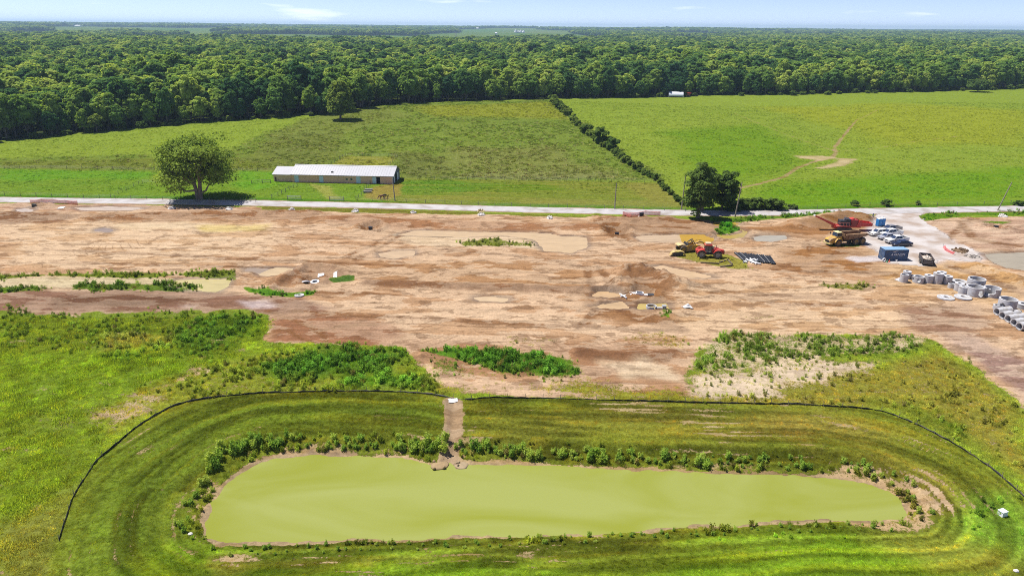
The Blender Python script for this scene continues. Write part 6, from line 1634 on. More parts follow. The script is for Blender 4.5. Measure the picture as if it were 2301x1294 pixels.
# ---------------------------------------------------------------- red articulated tractor (front to the right)
def tractor():
    f = G(1611, 581); r = G(1576, 580); d = f - r; rz = math.atan2(d.y, d.x); c = (f + r) / 2
    e = empty('articulated_tractor', (c.x, c.y + .9, c.z), rz, 'red articulated four-wheel tractor with dusty tyres', 'tractor')
    wb = 3.7; R = .92; tr = 1.15
    dust = mat('dusty_rim', (.35, .30, .26), .7)
    for x in (-wb / 2, wb / 2):
        for s in (-1, 1): wheel(e, x, s * tr, R, R, .66, mat('red_rim', (.16, .05, .035), .7) if False else dust)
    h = MB(); h.prism([(.55, 1.15), (.55, 2.02), (2.6, 1.92), (3.45, 1.80), (3.52, 1.0), (3.3, .85), (2.9, 1.0), (.9, .95)], -.55, .55); h.obj('hood', red_m, e, bevel=.06)
    gl = MB(); gl.box(3.46, 3.56, -.42, .42, 1.05, 1.65); gl.obj('grille', steel_m, e)
    vt = MB(); vt.box(2.2, 2.9, -.58, -.55, 1.1, 1.6); vt.box(2.2, 2.9, .55, .58, 1.1, 1.6); vt.obj('side_vent', steel_m, e)
    rf = MB(); rf.prism([(-2.9, .9), (-3.0, 1.65), (-1.7, 1.95), (-.75, 1.9), (-.6, .9)], -.6, .6); rf.obj('rear_frame', red_m, e, bevel=.05)
    jt = MB(); jt.tube((-.2, 0, .6), (-.2, 0, 1.5), .3, .3, 14); jt.box(-.9, .8, -.3, .3, .65, 1.1); jt.obj('hinge', steel_m, e)
    for x in (-wb / 2, wb / 2):
        for s in (-1, 1):
            fn = MB(); n = 8; R2 = R + .14
            for i in range(n):
                a0, a1 = math.radians(25 + 130 * i / n), math.radians(25 + 130 * (i + 1) / n); y0, y1 = s * tr - .36, s * tr + .36
                fn.hexa([(x + R2 * math.cos(a0), y0, R + R2 * math.sin(a0)), (x + R2 * math.cos(a0), y1, R + R2 * math.sin(a0)), (x + R2 * math.cos(a1), y1, R + R2 * math.sin(a1)), (x + R2 * math.cos(a1), y0, R + R2 * math.sin(a1))],
                        [(x + (R2 + .05) * math.cos(a0), y0, R + (R2 + .05) * math.sin(a0)), (x + (R2 + .05) * math.cos(a0), y1, R + (R2 + .05) * math.sin(a0)), (x + (R2 + .05) * math.cos(a1), y1, R + (R2 + .05) * math.sin(a1)), (x + (R2 + .05) * math.cos(a1), y0, R + (R2 + .05) * math.sin(a1))])
            fn.obj('fender', red_m, e)
    cb = MB(); cb.hexa([(-1.05, -.78, 1.5), (.55, -.78, 1.5), (.55, .78, 1.5), (-1.05, .78, 1.5)], [(-.95, -.68, 2.9), (.42, -.68, 2.9), (.42, .68, 2.9), (-.95, .68, 2.9)]); cab = cb.obj('cab', glass_m, e)
    for x0, x1 in ((-1.03, -.93), (.42, .52), (-.3, -.2)):
        for s in (-1, 1):
            p_ = MB(); p_.hexa([(x0, s * .79 - .03, 1.5), (x1, s * .79 - .03, 1.5), (x1, s * .79 + .03, 1.5), (x0, s * .79 + .03, 1.5)], [(x0 * .92, s * .69 - .03, 2.9), (x1 * .86, s * .69 - .03, 2.9), (x1 * .86, s * .69 + .03, 2.9), (x0 * .92, s * .69 + .03, 2.9)]); p_.obj('pillar', steel_m, cab)
    ro = MB(); ro.box(-1.15, .6, -.85, .85, 2.9, 3.08); ro.obj('cab_roof', red_m, cab, bevel=.06)
    b2 = MB(); b2.box(-.9, .3, -.5, .5, 3.09, 3.5); b2.obj('roof_box', mat('cream_box', (.62, .52, .36), .6), cab, bevel=.05)
    sp = MB(); sp.box(-1.08, .3, -.83, -.79, 1.5, 1.64); sp.obj('trim_stripe', white_m, cab)
    tk = MB(); tk.tube((1.0, .35, 1.95), (1.0, .35, 2.65), .34, .30, 16); tk.obj('air_cleaner', mat('cream_tank', (.62, .56, .34), .5), e)
    ex = MB(); ex.tube((1.5, -.4, 1.9), (1.5, -.4, 3.0), .07, .07, 8); ex.obj('exhaust', steel_m, e)
    for s in (-1, 1): l = MB(); l.box(3.4, 3.5, s * .45 - .1, s * .45 + .1, 1.5, 1.65); l.obj('headlight', chrome_m, e)
    st = MB()
    for k in range(3): st.box(.1, .6, -1.0, -.7, .5 + .35 * k, .55 + .35 * k)
    st.obj('step', steel_m, e)
tractor()

# ---------------------------------------------------------------- yellow pull scraper and its bowl apron
def scraper():
    g = G(1531, 567); e = empty('pull_scraper', (g.x, g.y + .6, g.z), math.radians(14), 'yellow pull scraper behind the red tractor', 'scraper')
    for s in (-1, 1): wheel(e, 0, s * 1.1, .8, .82, .6, mat('yellow_rim', (.4, .25, .05), .7))
    b = MB(); b.prism([(.4, .35), (1.0, .25), (3.6, .45), (4.4, 1.3), (4.3, 1.6), (1.2, 1.75), (.4, 1.5)], -1.25, -1.1); b.prism([(.4, .35), (1.0, .25), (3.6, .45), (4.4, 1.3), (4.3, 1.6), (1.2, 1.75), (.4, 1.5)], 1.1, 1.25); b.box(.5, 3.6, -1.1, 1.1, .3, .42); b.obj('bowl', yellow_m, e, bevel=.03)
    bk = MB(); bk.prism([(-1.3, 1.75), (-.4, 1.95), (.6, 1.85), (.6, 1.2), (-.2, 1.75), (-1.3, 1.6)], -1.0, 1.0); bk.obj('rear_frame', mat('faded_yellow', (.58, .42, .2), .7, var=.15), e)
    ej = MB(); ej.prism([(1.0, .5), (1.2, 2.1), (1.4, 2.1), (1.25, .5)], -1.05, 1.05); ej.obj('ejector', steel_m, e)
    for s in (-.6, .6):
        a = MB(); a.path([(1.4, s, 1.7), (2.6, s, 2.6), (3.4, s, 1.6)], [.09, .09, .09], 8); a.obj('lift_arm', steel_m, e)
    cy_ = MB(); cy_.tube((1.6, 0, 2.3), (2.7, 0, 2.9), .13, .13, 10); cy_.tube((2.7, 0, 2.9), (3.3, 0, 2.0), .08, .08, 8); cy_.obj('cylinder', steel_m, e)
    gn = MB(); gn.path([(3.6, 0, 1.7), (4.6, 0, 2.1), (5.6, 0, 1.9), (6.4, 0, 1.0)], [.24, .24, .22, .16], 10); gn.tube((3.7, -1.15, 1.5), (3.7, 1.15, 1.5), .2, .2, 10); gn.obj('gooseneck', yellow_m, e)
    hs = MB(); hs.path([(3.3, .3, 2.0), (4.2, .3, 2.6), (5.4, .2, 2.3)], [.04] * 3, 6); hs.obj('hose', black_m, e)
    # half round blade cover standing beside it
    g = G(1523, 577); e = empty('scraper_apron', (g.x, g.y + .5, g.z), math.radians(4), 'separate curved yellow scraper apron lying before the scraper', 'scraper apron')
    b = MB(); pr = [(-1.9, .15), (-1.4, .95), (-.6, 1.25), (.8, 1.25), (1.5, .95), (1.95, .15)]; inn = [(x * .93, z - .12) for x, z in pr]
    b.prism(pr + inn[::-1], -.55, .55); b.obj('shell', mat('pale_yellow', (.64, .47, .17), .6, var=.15, dirt=(.4, .28, .14), dscale=1.2), e)
    q = MB(); q.box(-1.3, 1.3, -.4, -.25, .2, .9); q.tube((-.1, -.45, .45), (-.1, .3, .45), .28, .28, 14); q.obj('inner_frame', steel_m, e)
scraper()

# ---------------------------------------------------------------- articulated dump truck (nose to the left)
def hauler():
    f = G(1879, 553.5); r = G(1933, 549); d = f - r; rz = math.atan2(d.y, d.x); 
    c = (f + r) / 2
    e = empty('articulated_dump_truck', (c.x, c.y + 1.1, c.z), rz, 'yellow articulated dump truck with rusty brown body', 'dump truck')
    R = .88; half = (f - r).length / 2
    xf = half; xr2 = -half; xr1 = -half + 1.95
    rim = mat('ochre_rim', (.34, .21, .07), .7, var=.2)
    for x in (xf, xr1, xr2):
        for s in (-1, 1): wheel(e, x, s * 1.15, R, R, .68, rim)
    nose = MB(); nose.prism([(xf - .7, 1.0), (xf + .9, .75), (xf + 2.15, .8), (xf + 2.35, 1.35), (xf + 2.0, 1.85), (xf + .55, 2.2), (xf - .7, 2.2)], -1.0, 1.0); nose.obj('hood', yellow_m, e, bevel=.12)
    gr = MB(); gr.hexa([(xf + 2.28, -.7, 1.0), (xf + 2.42, -.7, 1.0), (xf + 2.42, .7, 1.0), (xf + 2.28, .7, 1.0)], [(xf + 2.2, -.65, 1.5), (xf + 2.34, -.65, 1.5), (xf + 2.34, .65, 1.5), (xf + 2.2, .65, 1.5)]); gr.obj('grille', black_m, e)
    bp = MB(); bp.box(xf + 1.6, xf + 2.4, -1.25, 1.25, .55, .85); bp.obj('bumper', mat('pale_bumper', (.62, .50, .22), .6), e, bevel=.05)
    for s in (-1, 1):
        fe = MB(); n = 8; R2 = R + .16
        for i in range(n):
            a0, a1 = math.radians(10 + 160 * i / n), math.radians(10 + 160 * (i + 1) / n); y0, y1 = s * 1.15 - .42, s * 1.15 + .42
            fe.hexa([(xf + R2 * math.cos(a0), y0, R + R2 * math.sin(a0)), (xf + R2 * math.cos(a0), y1, R + R2 * math.sin(a0)), (xf + R2 * math.cos(a1), y1, R + R2 * math.sin(a1)), (xf + R2 * math.cos(a1), y0, R + R2 * math.sin(a1))],
                    [(xf + (R2 + .07) * math.cos(a0), y0, R + (R2 + .07) * math.sin(a0)), (xf + (R2 + .07) * math.cos(a0), y1, R + (R2 + .07) * math.sin(a0)), (xf + (R2 + .07) * math.cos(a1), y1, R + (R2 + .07) * math.sin(a1)), (xf + (R2 + .07) * math.cos(a1), y0, R + (R2 + .07) * math.sin(a1))])
        fe.obj('fender', yellow_m, e)
        hl = MB(); hl.box(xf + 2.02, xf + 2.2, s * .85 - .14, s * .85 + .14, 1.15, 1.4); hl.obj('headlight', chrome_m, e)
        mr = MB(); mr.box(xf + .62, xf + .72, s * 1.3 - .12, s * 1.3 + .12, 2.5, 3.0); mr.tube((xf + .4, s * .9, 2.7), (xf + .66, s * 1.3, 2.7), .03, .03, 6); mr.obj('mirror', steel_m, e)
    cb = MB(); cb.hexa([(xf - .95, -.88, 2.0), (xf + .6, -.88, 2.0), (xf + .6, .88, 2.0), (xf - .95, .88, 2.0)], [(xf - .9, -.76, 3.2), (xf + .2, -.76, 3.2), (xf + .2, .76, 3.2), (xf - .9, .76, 3.2)]); cab = cb.obj('cab', glass_m, e)
    lo = MB(); lo.box(xf - 1.0, xf + .58, -.95, .95, 1.7, 2.35); lo.obj('cab_base', yellow_m, cab, bevel=.04)
    for x0, x1, k in ((xf - .95, xf - .82, 0), (xf + .2, xf + .33, 1), (xf - .35, xf - .25, 0)):
        for s in (-1, 1):
            p_ = MB(); sh = -.14 if k else 0; p_.hexa([(x0 + .12 * k, s * .87 - .03, 2.3), (x1 + .12 * k, s * .87 - .03, 2.3), (x1 + .12 * k, s * .87 + .03, 2.3), (x0 + .12 * k, s * .87 + .03, 2.3)], [(x0 + sh, s * .77 - .03, 3.2), (x1 + sh, s * .77 - .03, 3.2), (x1 + sh, s * .77 + .03, 3.2), (x0 + sh, s * .77 + .03, 3.2)]); p_.obj('pillar', steel_m, cab)
    ro = MB(); ro.box(xf - 1.05, xf + .3, -.9, .9, 3.2, 3.36); ro.obj('cab_roof', mat('cream_roof', (.74, .62, .30), .5), cab, bevel=.06)
    jn = MB(); jn.box(xf - 1.9, xf - .95, -.6, .6, .9, 2.0); jn.tube((xf - 1.75, 0, .7), (xf - 1.75, 0, 1.9), .35, .35, 14); jn.obj('hitch', mat('dirty_yellow', (.42, .28, .08), .7, var=.2), e)
    ck = MB(); ck.tube((xf - 1.25, -.9, 1.2), (xf - 1.25, -.9, 2.5), .16, .16, 12); ck.obj('exhaust', rust_m, e)
    fr = MB(); fr.box(xr2 - .9, xf - 1.6, -.45, .45, .75, 1.15); fr.obj('chassis', steel_m, e)
    # dump body: open trough with sloped tail and front wall
    bd = MB(); x0, x1 = xf - 1.75, xr2 - 1.45; t = .12
    prof_o = [(-1.5, 2.75), (-1.38, 1.6), (-.7, 1.18), (.7, 1.18), (1.38, 1.6), (1.5, 2.75)]
    prof_i = [(-1.36, 2.75), (-1.26, 1.66), (-.62, 1.30), (.62, 1.30), (1.26, 1.66), (1.36, 2.75)]
    secs = [(x0, 0.0), (x0 - 2.8, .05), (x1 + 1.0, .55), (x1, 1.15)]
    vs = []
    for xx, lift in secs:
        for pr in (prof_o, prof_i):
            for y, z in pr: zz = max(z, min(2.75, z + lift * (1 - (z - 1.18) / 1.57))); vs.append((xx, y, zz - (0.12 if lift > 1 else 0)))
    n = 6; fs = []
    for s in range(3):
        b0, b1 = s * 12, (s + 1) * 12
        for i in range(n - 1): fs += [(b0 + i, b0 + i + 1, b1 + i + 1, b1 + i), (b0 + 6 + i + 1, b0 + 6 + i, b1 + 6 + i, b1 + 6 + i + 1)]
        fs += [(b0, b1, b1 + 6, b0 + 6), (b0 + 5, b0 + 11, b1 + 11, b1 + 5)]
    for b0 in (0, 36):
        for i in range(n - 1): fs.append((b0 + i, b0 + i + 1, b0 + 6 + i + 1, b0 + 6 + i))
    bd.add(vs, fs); body = bd.obj('dump_body', rust_m, e)
    fw = MB(); fw.hexa([(x0, -1.38, 1.3), (x0 + .12, -1.38, 1.3), (x0 + .12, 1.38, 1.3), (x0, 1.38, 1.3)], [(x0 + .35, -1.5, 3.1), (x0 + .47, -1.5, 3.1), (x0 + .47, 1.5, 3.1), (x0 + .35, 1.5, 3.1)]); fw.obj('front_wall', rust_m, body)
    rl = MB()
    for s in (-1, 1): rl.hexa([(x0, s * 1.43 - .13, 2.75), (x1 + .6, s * 1.43 - .13, 2.75), (x1 + .6, s * 1.43 + .13, 2.75), (x0, s * 1.43 + .13, 2.75)], [(x0, s * 1.43 - .13, 2.9), (x1 + .6, s * 1.43 - .13, 2.9), (x1 + .6, s * 1.43 + .13, 2.9), (x0, s * 1.43 + .13, 2.9)])
    rl.obj('top_rail', mat('worn_rail', (.46, .29, .15), .7, var=.2), body)
    for k in range(3):
        for s in (-1, 1):
            rbx = x0 - 1.0 - 1.5 * k; q = MB(); q.hexa([(rbx, s * 1.34 - .06, 1.75), (rbx + .16, s * 1.34 - .06, 1.75), (rbx + .16, s * 1.50 + .03, 1.75), (rbx, s * 1.50 + .03, 1.75)], [(rbx, s * 1.46 - .06, 2.74), (rbx + .16, s * 1.46 - .06, 2.74), (rbx + .16, s * 1.56 + .03, 2.74), (rbx, s * 1.56 + .03, 2.74)]); q.obj('rib', rust_m, body)
hauler()

# ---------------------------------------------------------------- red tracked screening machine with long conveyor
red2_m = mat('machine_red', (.52, .045, .03), .4, var=.12, vscale=1.0)
def screener():
    g = G(1905, 519); e = empty('screening_machine', (g.x, g.y + .8, g.z), math.radians(-3), 'red tracked screening machine with a long raised conveyor', 'screening machine')
    for s in (-1, 1):
        t = MB(); n = 20; pts = []
        for i in range(n): a = 2 * math.pi * i / n; pts.append((-1.0 + (1.5 if math.cos(a) > 0 else -1.5) + .4 * math.cos(a), .42 + .4 * math.sin(a)))
        t.prism(pts, s * 1.15 - .22, s * 1.15 + .22); t.obj('track', steel_m, e)
    ch = MB(); ch.box(-3.6, 3.2, -.85, .85, .8, 1.35); ch.obj('chassis', red2_m, e, bevel=.04)
    hp = MB(); hp.prism([(1.9, 1.35), (2.6, 2.95), (3.4, 2.4), (6.0, 2.15), (6.0, 1.45), (3.4, 1.2)], -1.2, -1.05); hp.prism([(1.9, 1.35), (2.6, 2.95), (3.4, 2.4), (6.0, 2.15), (6.0, 1.45), (3.4, 1.2)], 1.05, 1.2); hp.box(2.2, 5.98, -1.05, 1.05, 1.35, 1.5); hp.box(5.9, 5.98, -1.05, 1.05, 1.5, 2.1); hp.obj('feed_hopper', red2_m, e)
    bx = MB(); bx.box(.6, 2.3, -1.05, 1.05, 1.2, 2.9); bx.obj('crusher_box', mat('dark_red', (.26, .03, .022), .5, var=.15), e, bevel=.05)
    ht = MB(); ht.hexa([(-.2, -.9, 2.1), (1.8, -.9, 2.1), (1.8, .9, 2.1), (-.2, .9, 2.1)], [(.4, -.7, 3.1), (1.3, -.7, 3.35), (1.3, .7, 3.35), (.4, .7, 3.1)]); ht.obj('top_cover', mat('bright_red', (.52, .06, .04), .45, var=.1), e)
    en = MB(); en.box(-2.3, -.9, -1.0, 1.0, 1.4, 2.7); en.box(-.85, .4, -1.02, 1.02, 1.4, 3.1); en.obj('engine_box', mat('engine_black', (.028, .028, .034), .6, var=.3), e, bevel=.06)
    ex = MB(); ex.tube((-.6, .4, 3.0), (-.6, .4, 3.7), .09, .09, 8); ex.tube((-1.2, -.3, 2.7), (-1.2, -.3, 3.2), .18, .16, 12); ex.obj('exhaust', chrome_m, e)
    wk = MB(); wk.box(-3.3, .3, -1.35, -1.0, 1.25, 1.3)
    for k in range(5): wk.tube((-3.2 + .8 * k, -1.33, 1.3), (-3.2 + .8 * k, -1.33, 2.2), .025, .025, 6)
    wk.tube((-3.2, -1.33, 2.2), (0, -1.33, 2.2), .025, .025, 6); wk.obj('walkway', mat('pink_rail', (.6, .22, .18), .5), e)
    # conveyor: frame, belt, rollers
    p0, p1 = Vector((-2.6, 0, .75)), Vector((-8.9, 0, 3.55)); d = (p1 - p0).normalized(); up = Vector((-d.z, 0, d.x)) * -1
    if up.z < 0: up = -up
    for s in (-1, 1):
        q = MB(); q.hexa([p0 + Vector((0, s * .5 - .06, 0)), p0 + Vector((0, s * .5 + .06, 0)), p1 + Vector((0, s * .5 + .06, 0)), p1 + Vector((0, s * .5 - .06, 0))], [p0 + Vector((0, s * .5 - .06, 0)) + up * .5, p0 + Vector((0, s * .5 + .06, 0)) + up * .5, p1 + Vector((0, s * .5 + .06, 0)) + up * .32, p1 + Vector((0, s * .5 - .06, 0)) + up * .32]); q.obj('conveyor_frame', red2_m, e)
    b = MB(); b.hexa([p0 + Vector((0, -.43, 0)) + up * .2, p0 + Vector((0, .43, 0)) + up * .2, p1 + Vector((0, .43, 0)) + up * .15, p1 + Vector((0, -.43, 0)) + up * .15], [p0 + Vector((0, -.43, 0)) + up * .26, p0 + Vector((0, .43, 0)) + up * .26, p1 + Vector((0, .43, 0)) + up * .21, p1 + Vector((0, -.43, 0)) + up * .21]); b.obj('belt', mat('conveyor_belt', (.10, .04, .03), .8), e)
    r = MB(); r.tube(p1 + Vector((0, -.5, 0)) + up * .2, p1 + Vector((0, .5, 0)) + up * .2, .2, .2, 14); r.obj('head_drum', whiteplastic_m, e)
    st = MB()
    for s in (-1, 1): st.tube((-3.4, s * .6, 1.0), p0.lerp(p1, .55) + Vector((0, s * .5, 0)), .05, .05, 6)
    st.obj('strut', red2_m, e)
    c2 = MB(); c2.hexa([(-2.2, -.55, .5), (-3.9, -.55, .55), (-3.9, .55, .55), (-2.2, .55, .5)], [(-2.2, -.55, 1.3), (-3.9, -.55, 1.55), (-3.9, .55, 1.55), (-2.2, .55, 1.3)]); c2.obj('discharge_chute', red2_m, e)
screener()

# ---------------------------------------------------------------- vehicles parked on the gravel (all noses left)
def car_body(e, L, Wd, prof, z_belt, paint_m, name='body'):
    """side profile drawn across the width with rounded shoulders"""
    mb = MB(); n = len(prof); ys = [(-1.0, .90), (-.93, .975), (-.6, 1.0), (.6, 1.0), (.93, .975), (1.0, .90)]
    vs = []
    for yy, k in ys:
        for x, z in prof: vs.append((x * (1 if abs(yy) < .95 else .985), yy * Wd / 2, z if z < .5 else z_belt * .5 + (z - z_belt * .5) * k))
    fs = []
    for s in range(len(ys) - 1):
        for i in range(n): fs.append((s * n + i, s * n + (i + 1) % n, (s + 1) * n + (i + 1) % n, (s + 1) * n + i))
    fs += [tuple(range(n)), tuple(range(len(vs) - 1, len(vs) - n - 1, -1))]
    mb.add(vs, fs)
    return mb.obj(name, paint_m, e, bevel=.03)
def vehicle(px, py, rz, kind, paint_m, label, L=None):
    g = G(px, py)
    nm = {'pickup': 'pickup_truck', 'sedan': 'sedan_car', 'suv': 'suv_car'}[kind]
    e = empty(nm, (g.x, g.y, g.z + .03), rz, label, {'pickup': 'pickup truck', 'sedan': 'car', 'suv': 'car'}[kind], 'vehicles parked on the gravel')
    if kind == 'pickup':
        L = L or 6.0; Wd = 2.0; R = .41; f, r = L / 2 - 1.0, -L / 2 + 1.25
        prof = [(L / 2, .55), (L / 2 - .02, .95), (L / 2 - .15, 1.12), (L / 2 - 1.6, 1.22), (-L / 2 + 1.95, 1.24), (-L / 2 + .05, 1.22), (-L / 2, 1.1), (-L / 2, .6), (-L / 2 + .3, .5), (L / 2 - .3, .48)]
        body = car_body(e, L, Wd, prof, 1.24, paint_m)
        x0, x1, x2, x3, zt = L / 2 - 1.55, L / 2 - 2.45, -L / 2 + 2.15, -L / 2 + 1.95, 1.92
        bed = MB(); bed.box(-L / 2 + .12, -L / 2 + 1.85, -.82, .82, 1.228, 1.245); bed.obj('bed_floor', mat('bed_liner', (.05, .05, .055), .8), e)
        for s in (-1, 1): q = MB(); q.box(-L / 2 + .08, -L / 2 + 1.9, s * .90 - .07, s * .90 + .07, 1.2, 1.42); q.obj('bed_side', paint_m, e, bevel=.03)
        q = MB(); q.box(-L / 2 - .02, -L / 2 + .1, -.9, .9, .72, 1.42); q.obj('tailgate', paint_m, e, bevel=.02)
    else:
        L = L or (4.8 if kind == 'sedan' else 4.9); Wd = 1.86; R = .34 if kind == 'sedan' else .38; f, r = L / 2 - .95, -L / 2 + 1.0
        zb = .98 if kind == 'sedan' else 1.12
        prof = [(L / 2, .45), (L / 2, .68), (L / 2 - .2, .80), (L / 2 - 1.4, zb), (-L / 2 + 1.0, zb + .04), (-L / 2 + .1, zb - .0), (-L / 2, zb - .2), (-L / 2, .5), (-L / 2 + .3, .38), (L / 2 - .3, .36)]
        body = car_body(e, L, Wd, prof, zb, paint_m)
        x0, x1, zt = L / 2 - 1.25, L / 2 - 2.1, (1.46 if kind == 'sedan' else 1.76)
        x2, x3 = (-L / 2 + 1.45, -L / 2 + .75) if kind == 'sedan' else (-L / 2 + .75, -L / 2 + .25)
    zb = {'pickup': 1.20, 'sedan': .96, 'suv': 1.10}[kind]; w0, w1 = Wd / 2 - .1, Wd / 2 - .3
    gh = MB(); gh.hexa([(x3, -w0, zb), (x0, -w0, zb), (x0, w0, zb), (x3, w0, zb)], [(x2, -w1, zt - .05), (x1, -w1, zt - .05), (x1, w1, zt - .05), (x2, w1, zt - .05)]); cab = gh.obj('cabin', paint_m, e)
    rf = MB(); rf.box(x2 - .04, x1 + .06, -w1 - .03, w1 + .03, zt - .06, zt); rf.obj('roof', paint_m, cab, bevel=.03)
    def lerp(a, b, t): return a + (b - a) * t
    # windscreen, rear window and side windows as panes standing just proud of the pillars
    ws = MB(); off = .015
    ws.hexa([(lerp(x0, x1, .08) + off, -lerp(w0, w1, .08) + .1, lerp(zb, zt, .08)), (lerp(x0, x1, .08) + off, lerp(w0, w1, .08) - .1, lerp(zb, zt, .08)), (lerp(x0, x1, .86) + off, lerp(w0, w1, .86) - .08, lerp(zb, zt, .86)), (lerp(x0, x1, .86) + off, -lerp(w0, w1, .86) + .08, lerp(zb, zt, .86))],
            [(lerp(x0, x1, .08) + .03, -lerp(w0, w1, .08) + .1, lerp(zb, zt, .08) + .02), (lerp(x0, x1, .08) + .03, lerp(w0, w1, .08) - .1, lerp(zb, zt, .08) + .02), (lerp(x0, x1, .86) + .03, lerp(w0, w1, .86) - .08, lerp(zb, zt, .86) + .02), (lerp(x0, x1, .86) + .03, -lerp(w0, w1, .86) + .08, lerp(zb, zt, .86) + .02)])
    ws.obj('windscreen', mat('windscreen_glass', (.03, .045, .09), .06, spec=.9), cab)
    rw = MB(); rw.hexa([(lerp(x3, x2, .1) - .03, -w0 + .15, lerp(zb, zt, .12)), (lerp(x3, x2, .1) - .03, w0 - .15, lerp(zb, zt, .12)), (lerp(x3, x2, .85) - .03, w1 - .05, lerp(zb, zt, .85)), (lerp(x3, x2, .85) - .03, -w1 + .05, lerp(zb, zt, .85))],
                       [(lerp(x3, x2, .1) - .01, -w0 + .15, lerp(zb, zt, .12)), (lerp(x3, x2, .1) - .01, w0 - .15, lerp(zb, zt, .12)), (lerp(x3, x2, .85) - .01, w1 - .05, lerp(zb, zt, .85)), (lerp(x3, x2, .85) - .01, -w1 + .05, lerp(zb, zt, .85))]); rw.obj('rear_window', glass_m, cab)
    for s in (-1, 1):
        cuts = [(.06, .47), (.53, .95)]
        for a, b in cuts:
            q = MB(); P4 = []
            for t, zz in ((a, .10), (b, .10), (b, .84), (a, .84)):
                xb = lerp(x0 - .12, x3 + .12, t); xt = lerp(x1 - .05, x2 + .05, t); P4.append((lerp(xb, xt, zz), s * (lerp(w0, w1, zz) + .012), lerp(zb, zt, zz)))
            q.hexa(P4, [(x, y + s * .015, z) for x, y, z in P4]); q.obj('side_window', glass_m, cab)
        m = MB(); m.box(x0 - .35, x0 - .2, s * (Wd / 2 + .06) - .08, s * (Wd / 2 + .06) + .08, zb - .02, zb + .16); m.obj('mirror', paint_m if kind != 'pickup' else steel_m, e)
        hl = MB(); hl.box(L / 2 - .16, L / 2 + .005, s * Wd * .36 - .17, s * Wd * .36 + .17, zb - .34, zb - .16); hl.obj('headlight', chrome_m, e)
        tl = MB(); tl.box(-L / 2 - .01, -L / 2 + .08, s * Wd * .42 - .09, s * Wd * .42 + .09, zb - .28, zb - .04); tl.obj('tail_light', mat('tail_red', (.3, .02, .015), .3), e)
        for x in (f, r):
            wheel(e, x, s * (Wd / 2 - .12), R, R, .24, mat('alloy_rim', (.30, .30, .32), .4, .5))
            arch = MB(); arch.lathe([(R * 1.02, -.02), (R * 1.18, -.02), (R * 1.18, .02), (R * 1.02, .02)], 24, (x, s * (Wd / 2 + .004), R), 'y'); arch.obj('wheel_arch', black_m, e)
    gr = MB(); gr.box(L / 2 - .03, L / 2 + .02, -.5, .5, zb - .42, zb - .2); gr.obj('grille', black_m, e)
    bp = MB(); bp.box(L / 2 - .18, L / 2 + .07, -Wd * .46, Wd * .46, .42, .62); bp.obj('front_bumper', chrome_m if kind == 'pickup' else paint_m, e, bevel=.04)
    b2 = MB(); b2.box(-L / 2 - .08, -L / 2 + .1, -Wd * .46, Wd * .46, .48, .66); b2.obj('rear_bumper', chrome_m if kind == 'pickup' else paint_m, e, bevel=.04)
    return e
RZV = math.radians(180 + 14)
car_white = mat('car_white', (.76, .76, .74), .25, var=.02); car_silver = mat('car_silver', (.50, .51, .56), .3, .4); car_tan = mat('car_tan', (.38, .36, .34), .3, .4); car_navy = mat('car_navy', (.012, .016, .04), .18, spec=.7)
vehicle(2013, 545.5, RZV, 'pickup', car_white, 'white crew-cab pickup parked nearest the blue container')
vehicle(1992, 537.5, RZV, 'sedan', car_silver, 'silver sedan half hidden behind the nearest white pickup')
vehicle(1999, 530.5, RZV, 'pickup', car_white, 'second white pickup parked behind the silver sedan', 6.4)
vehicle(1972, 529.5, RZV, 'suv', mat('car_ivory', (.74, .73, .70), .3), 'white car with nose left, leftmost of the parked vehicles')
vehicle(1999, 521.5, RZV, 'pickup', car_tan, 'silver-tan pickup parked farthest back in the row')
vehicle(2025, 553, math.radians(190), 'sedan', car_navy, 'dark navy car parked between the white pickup and blue container', 5.0)

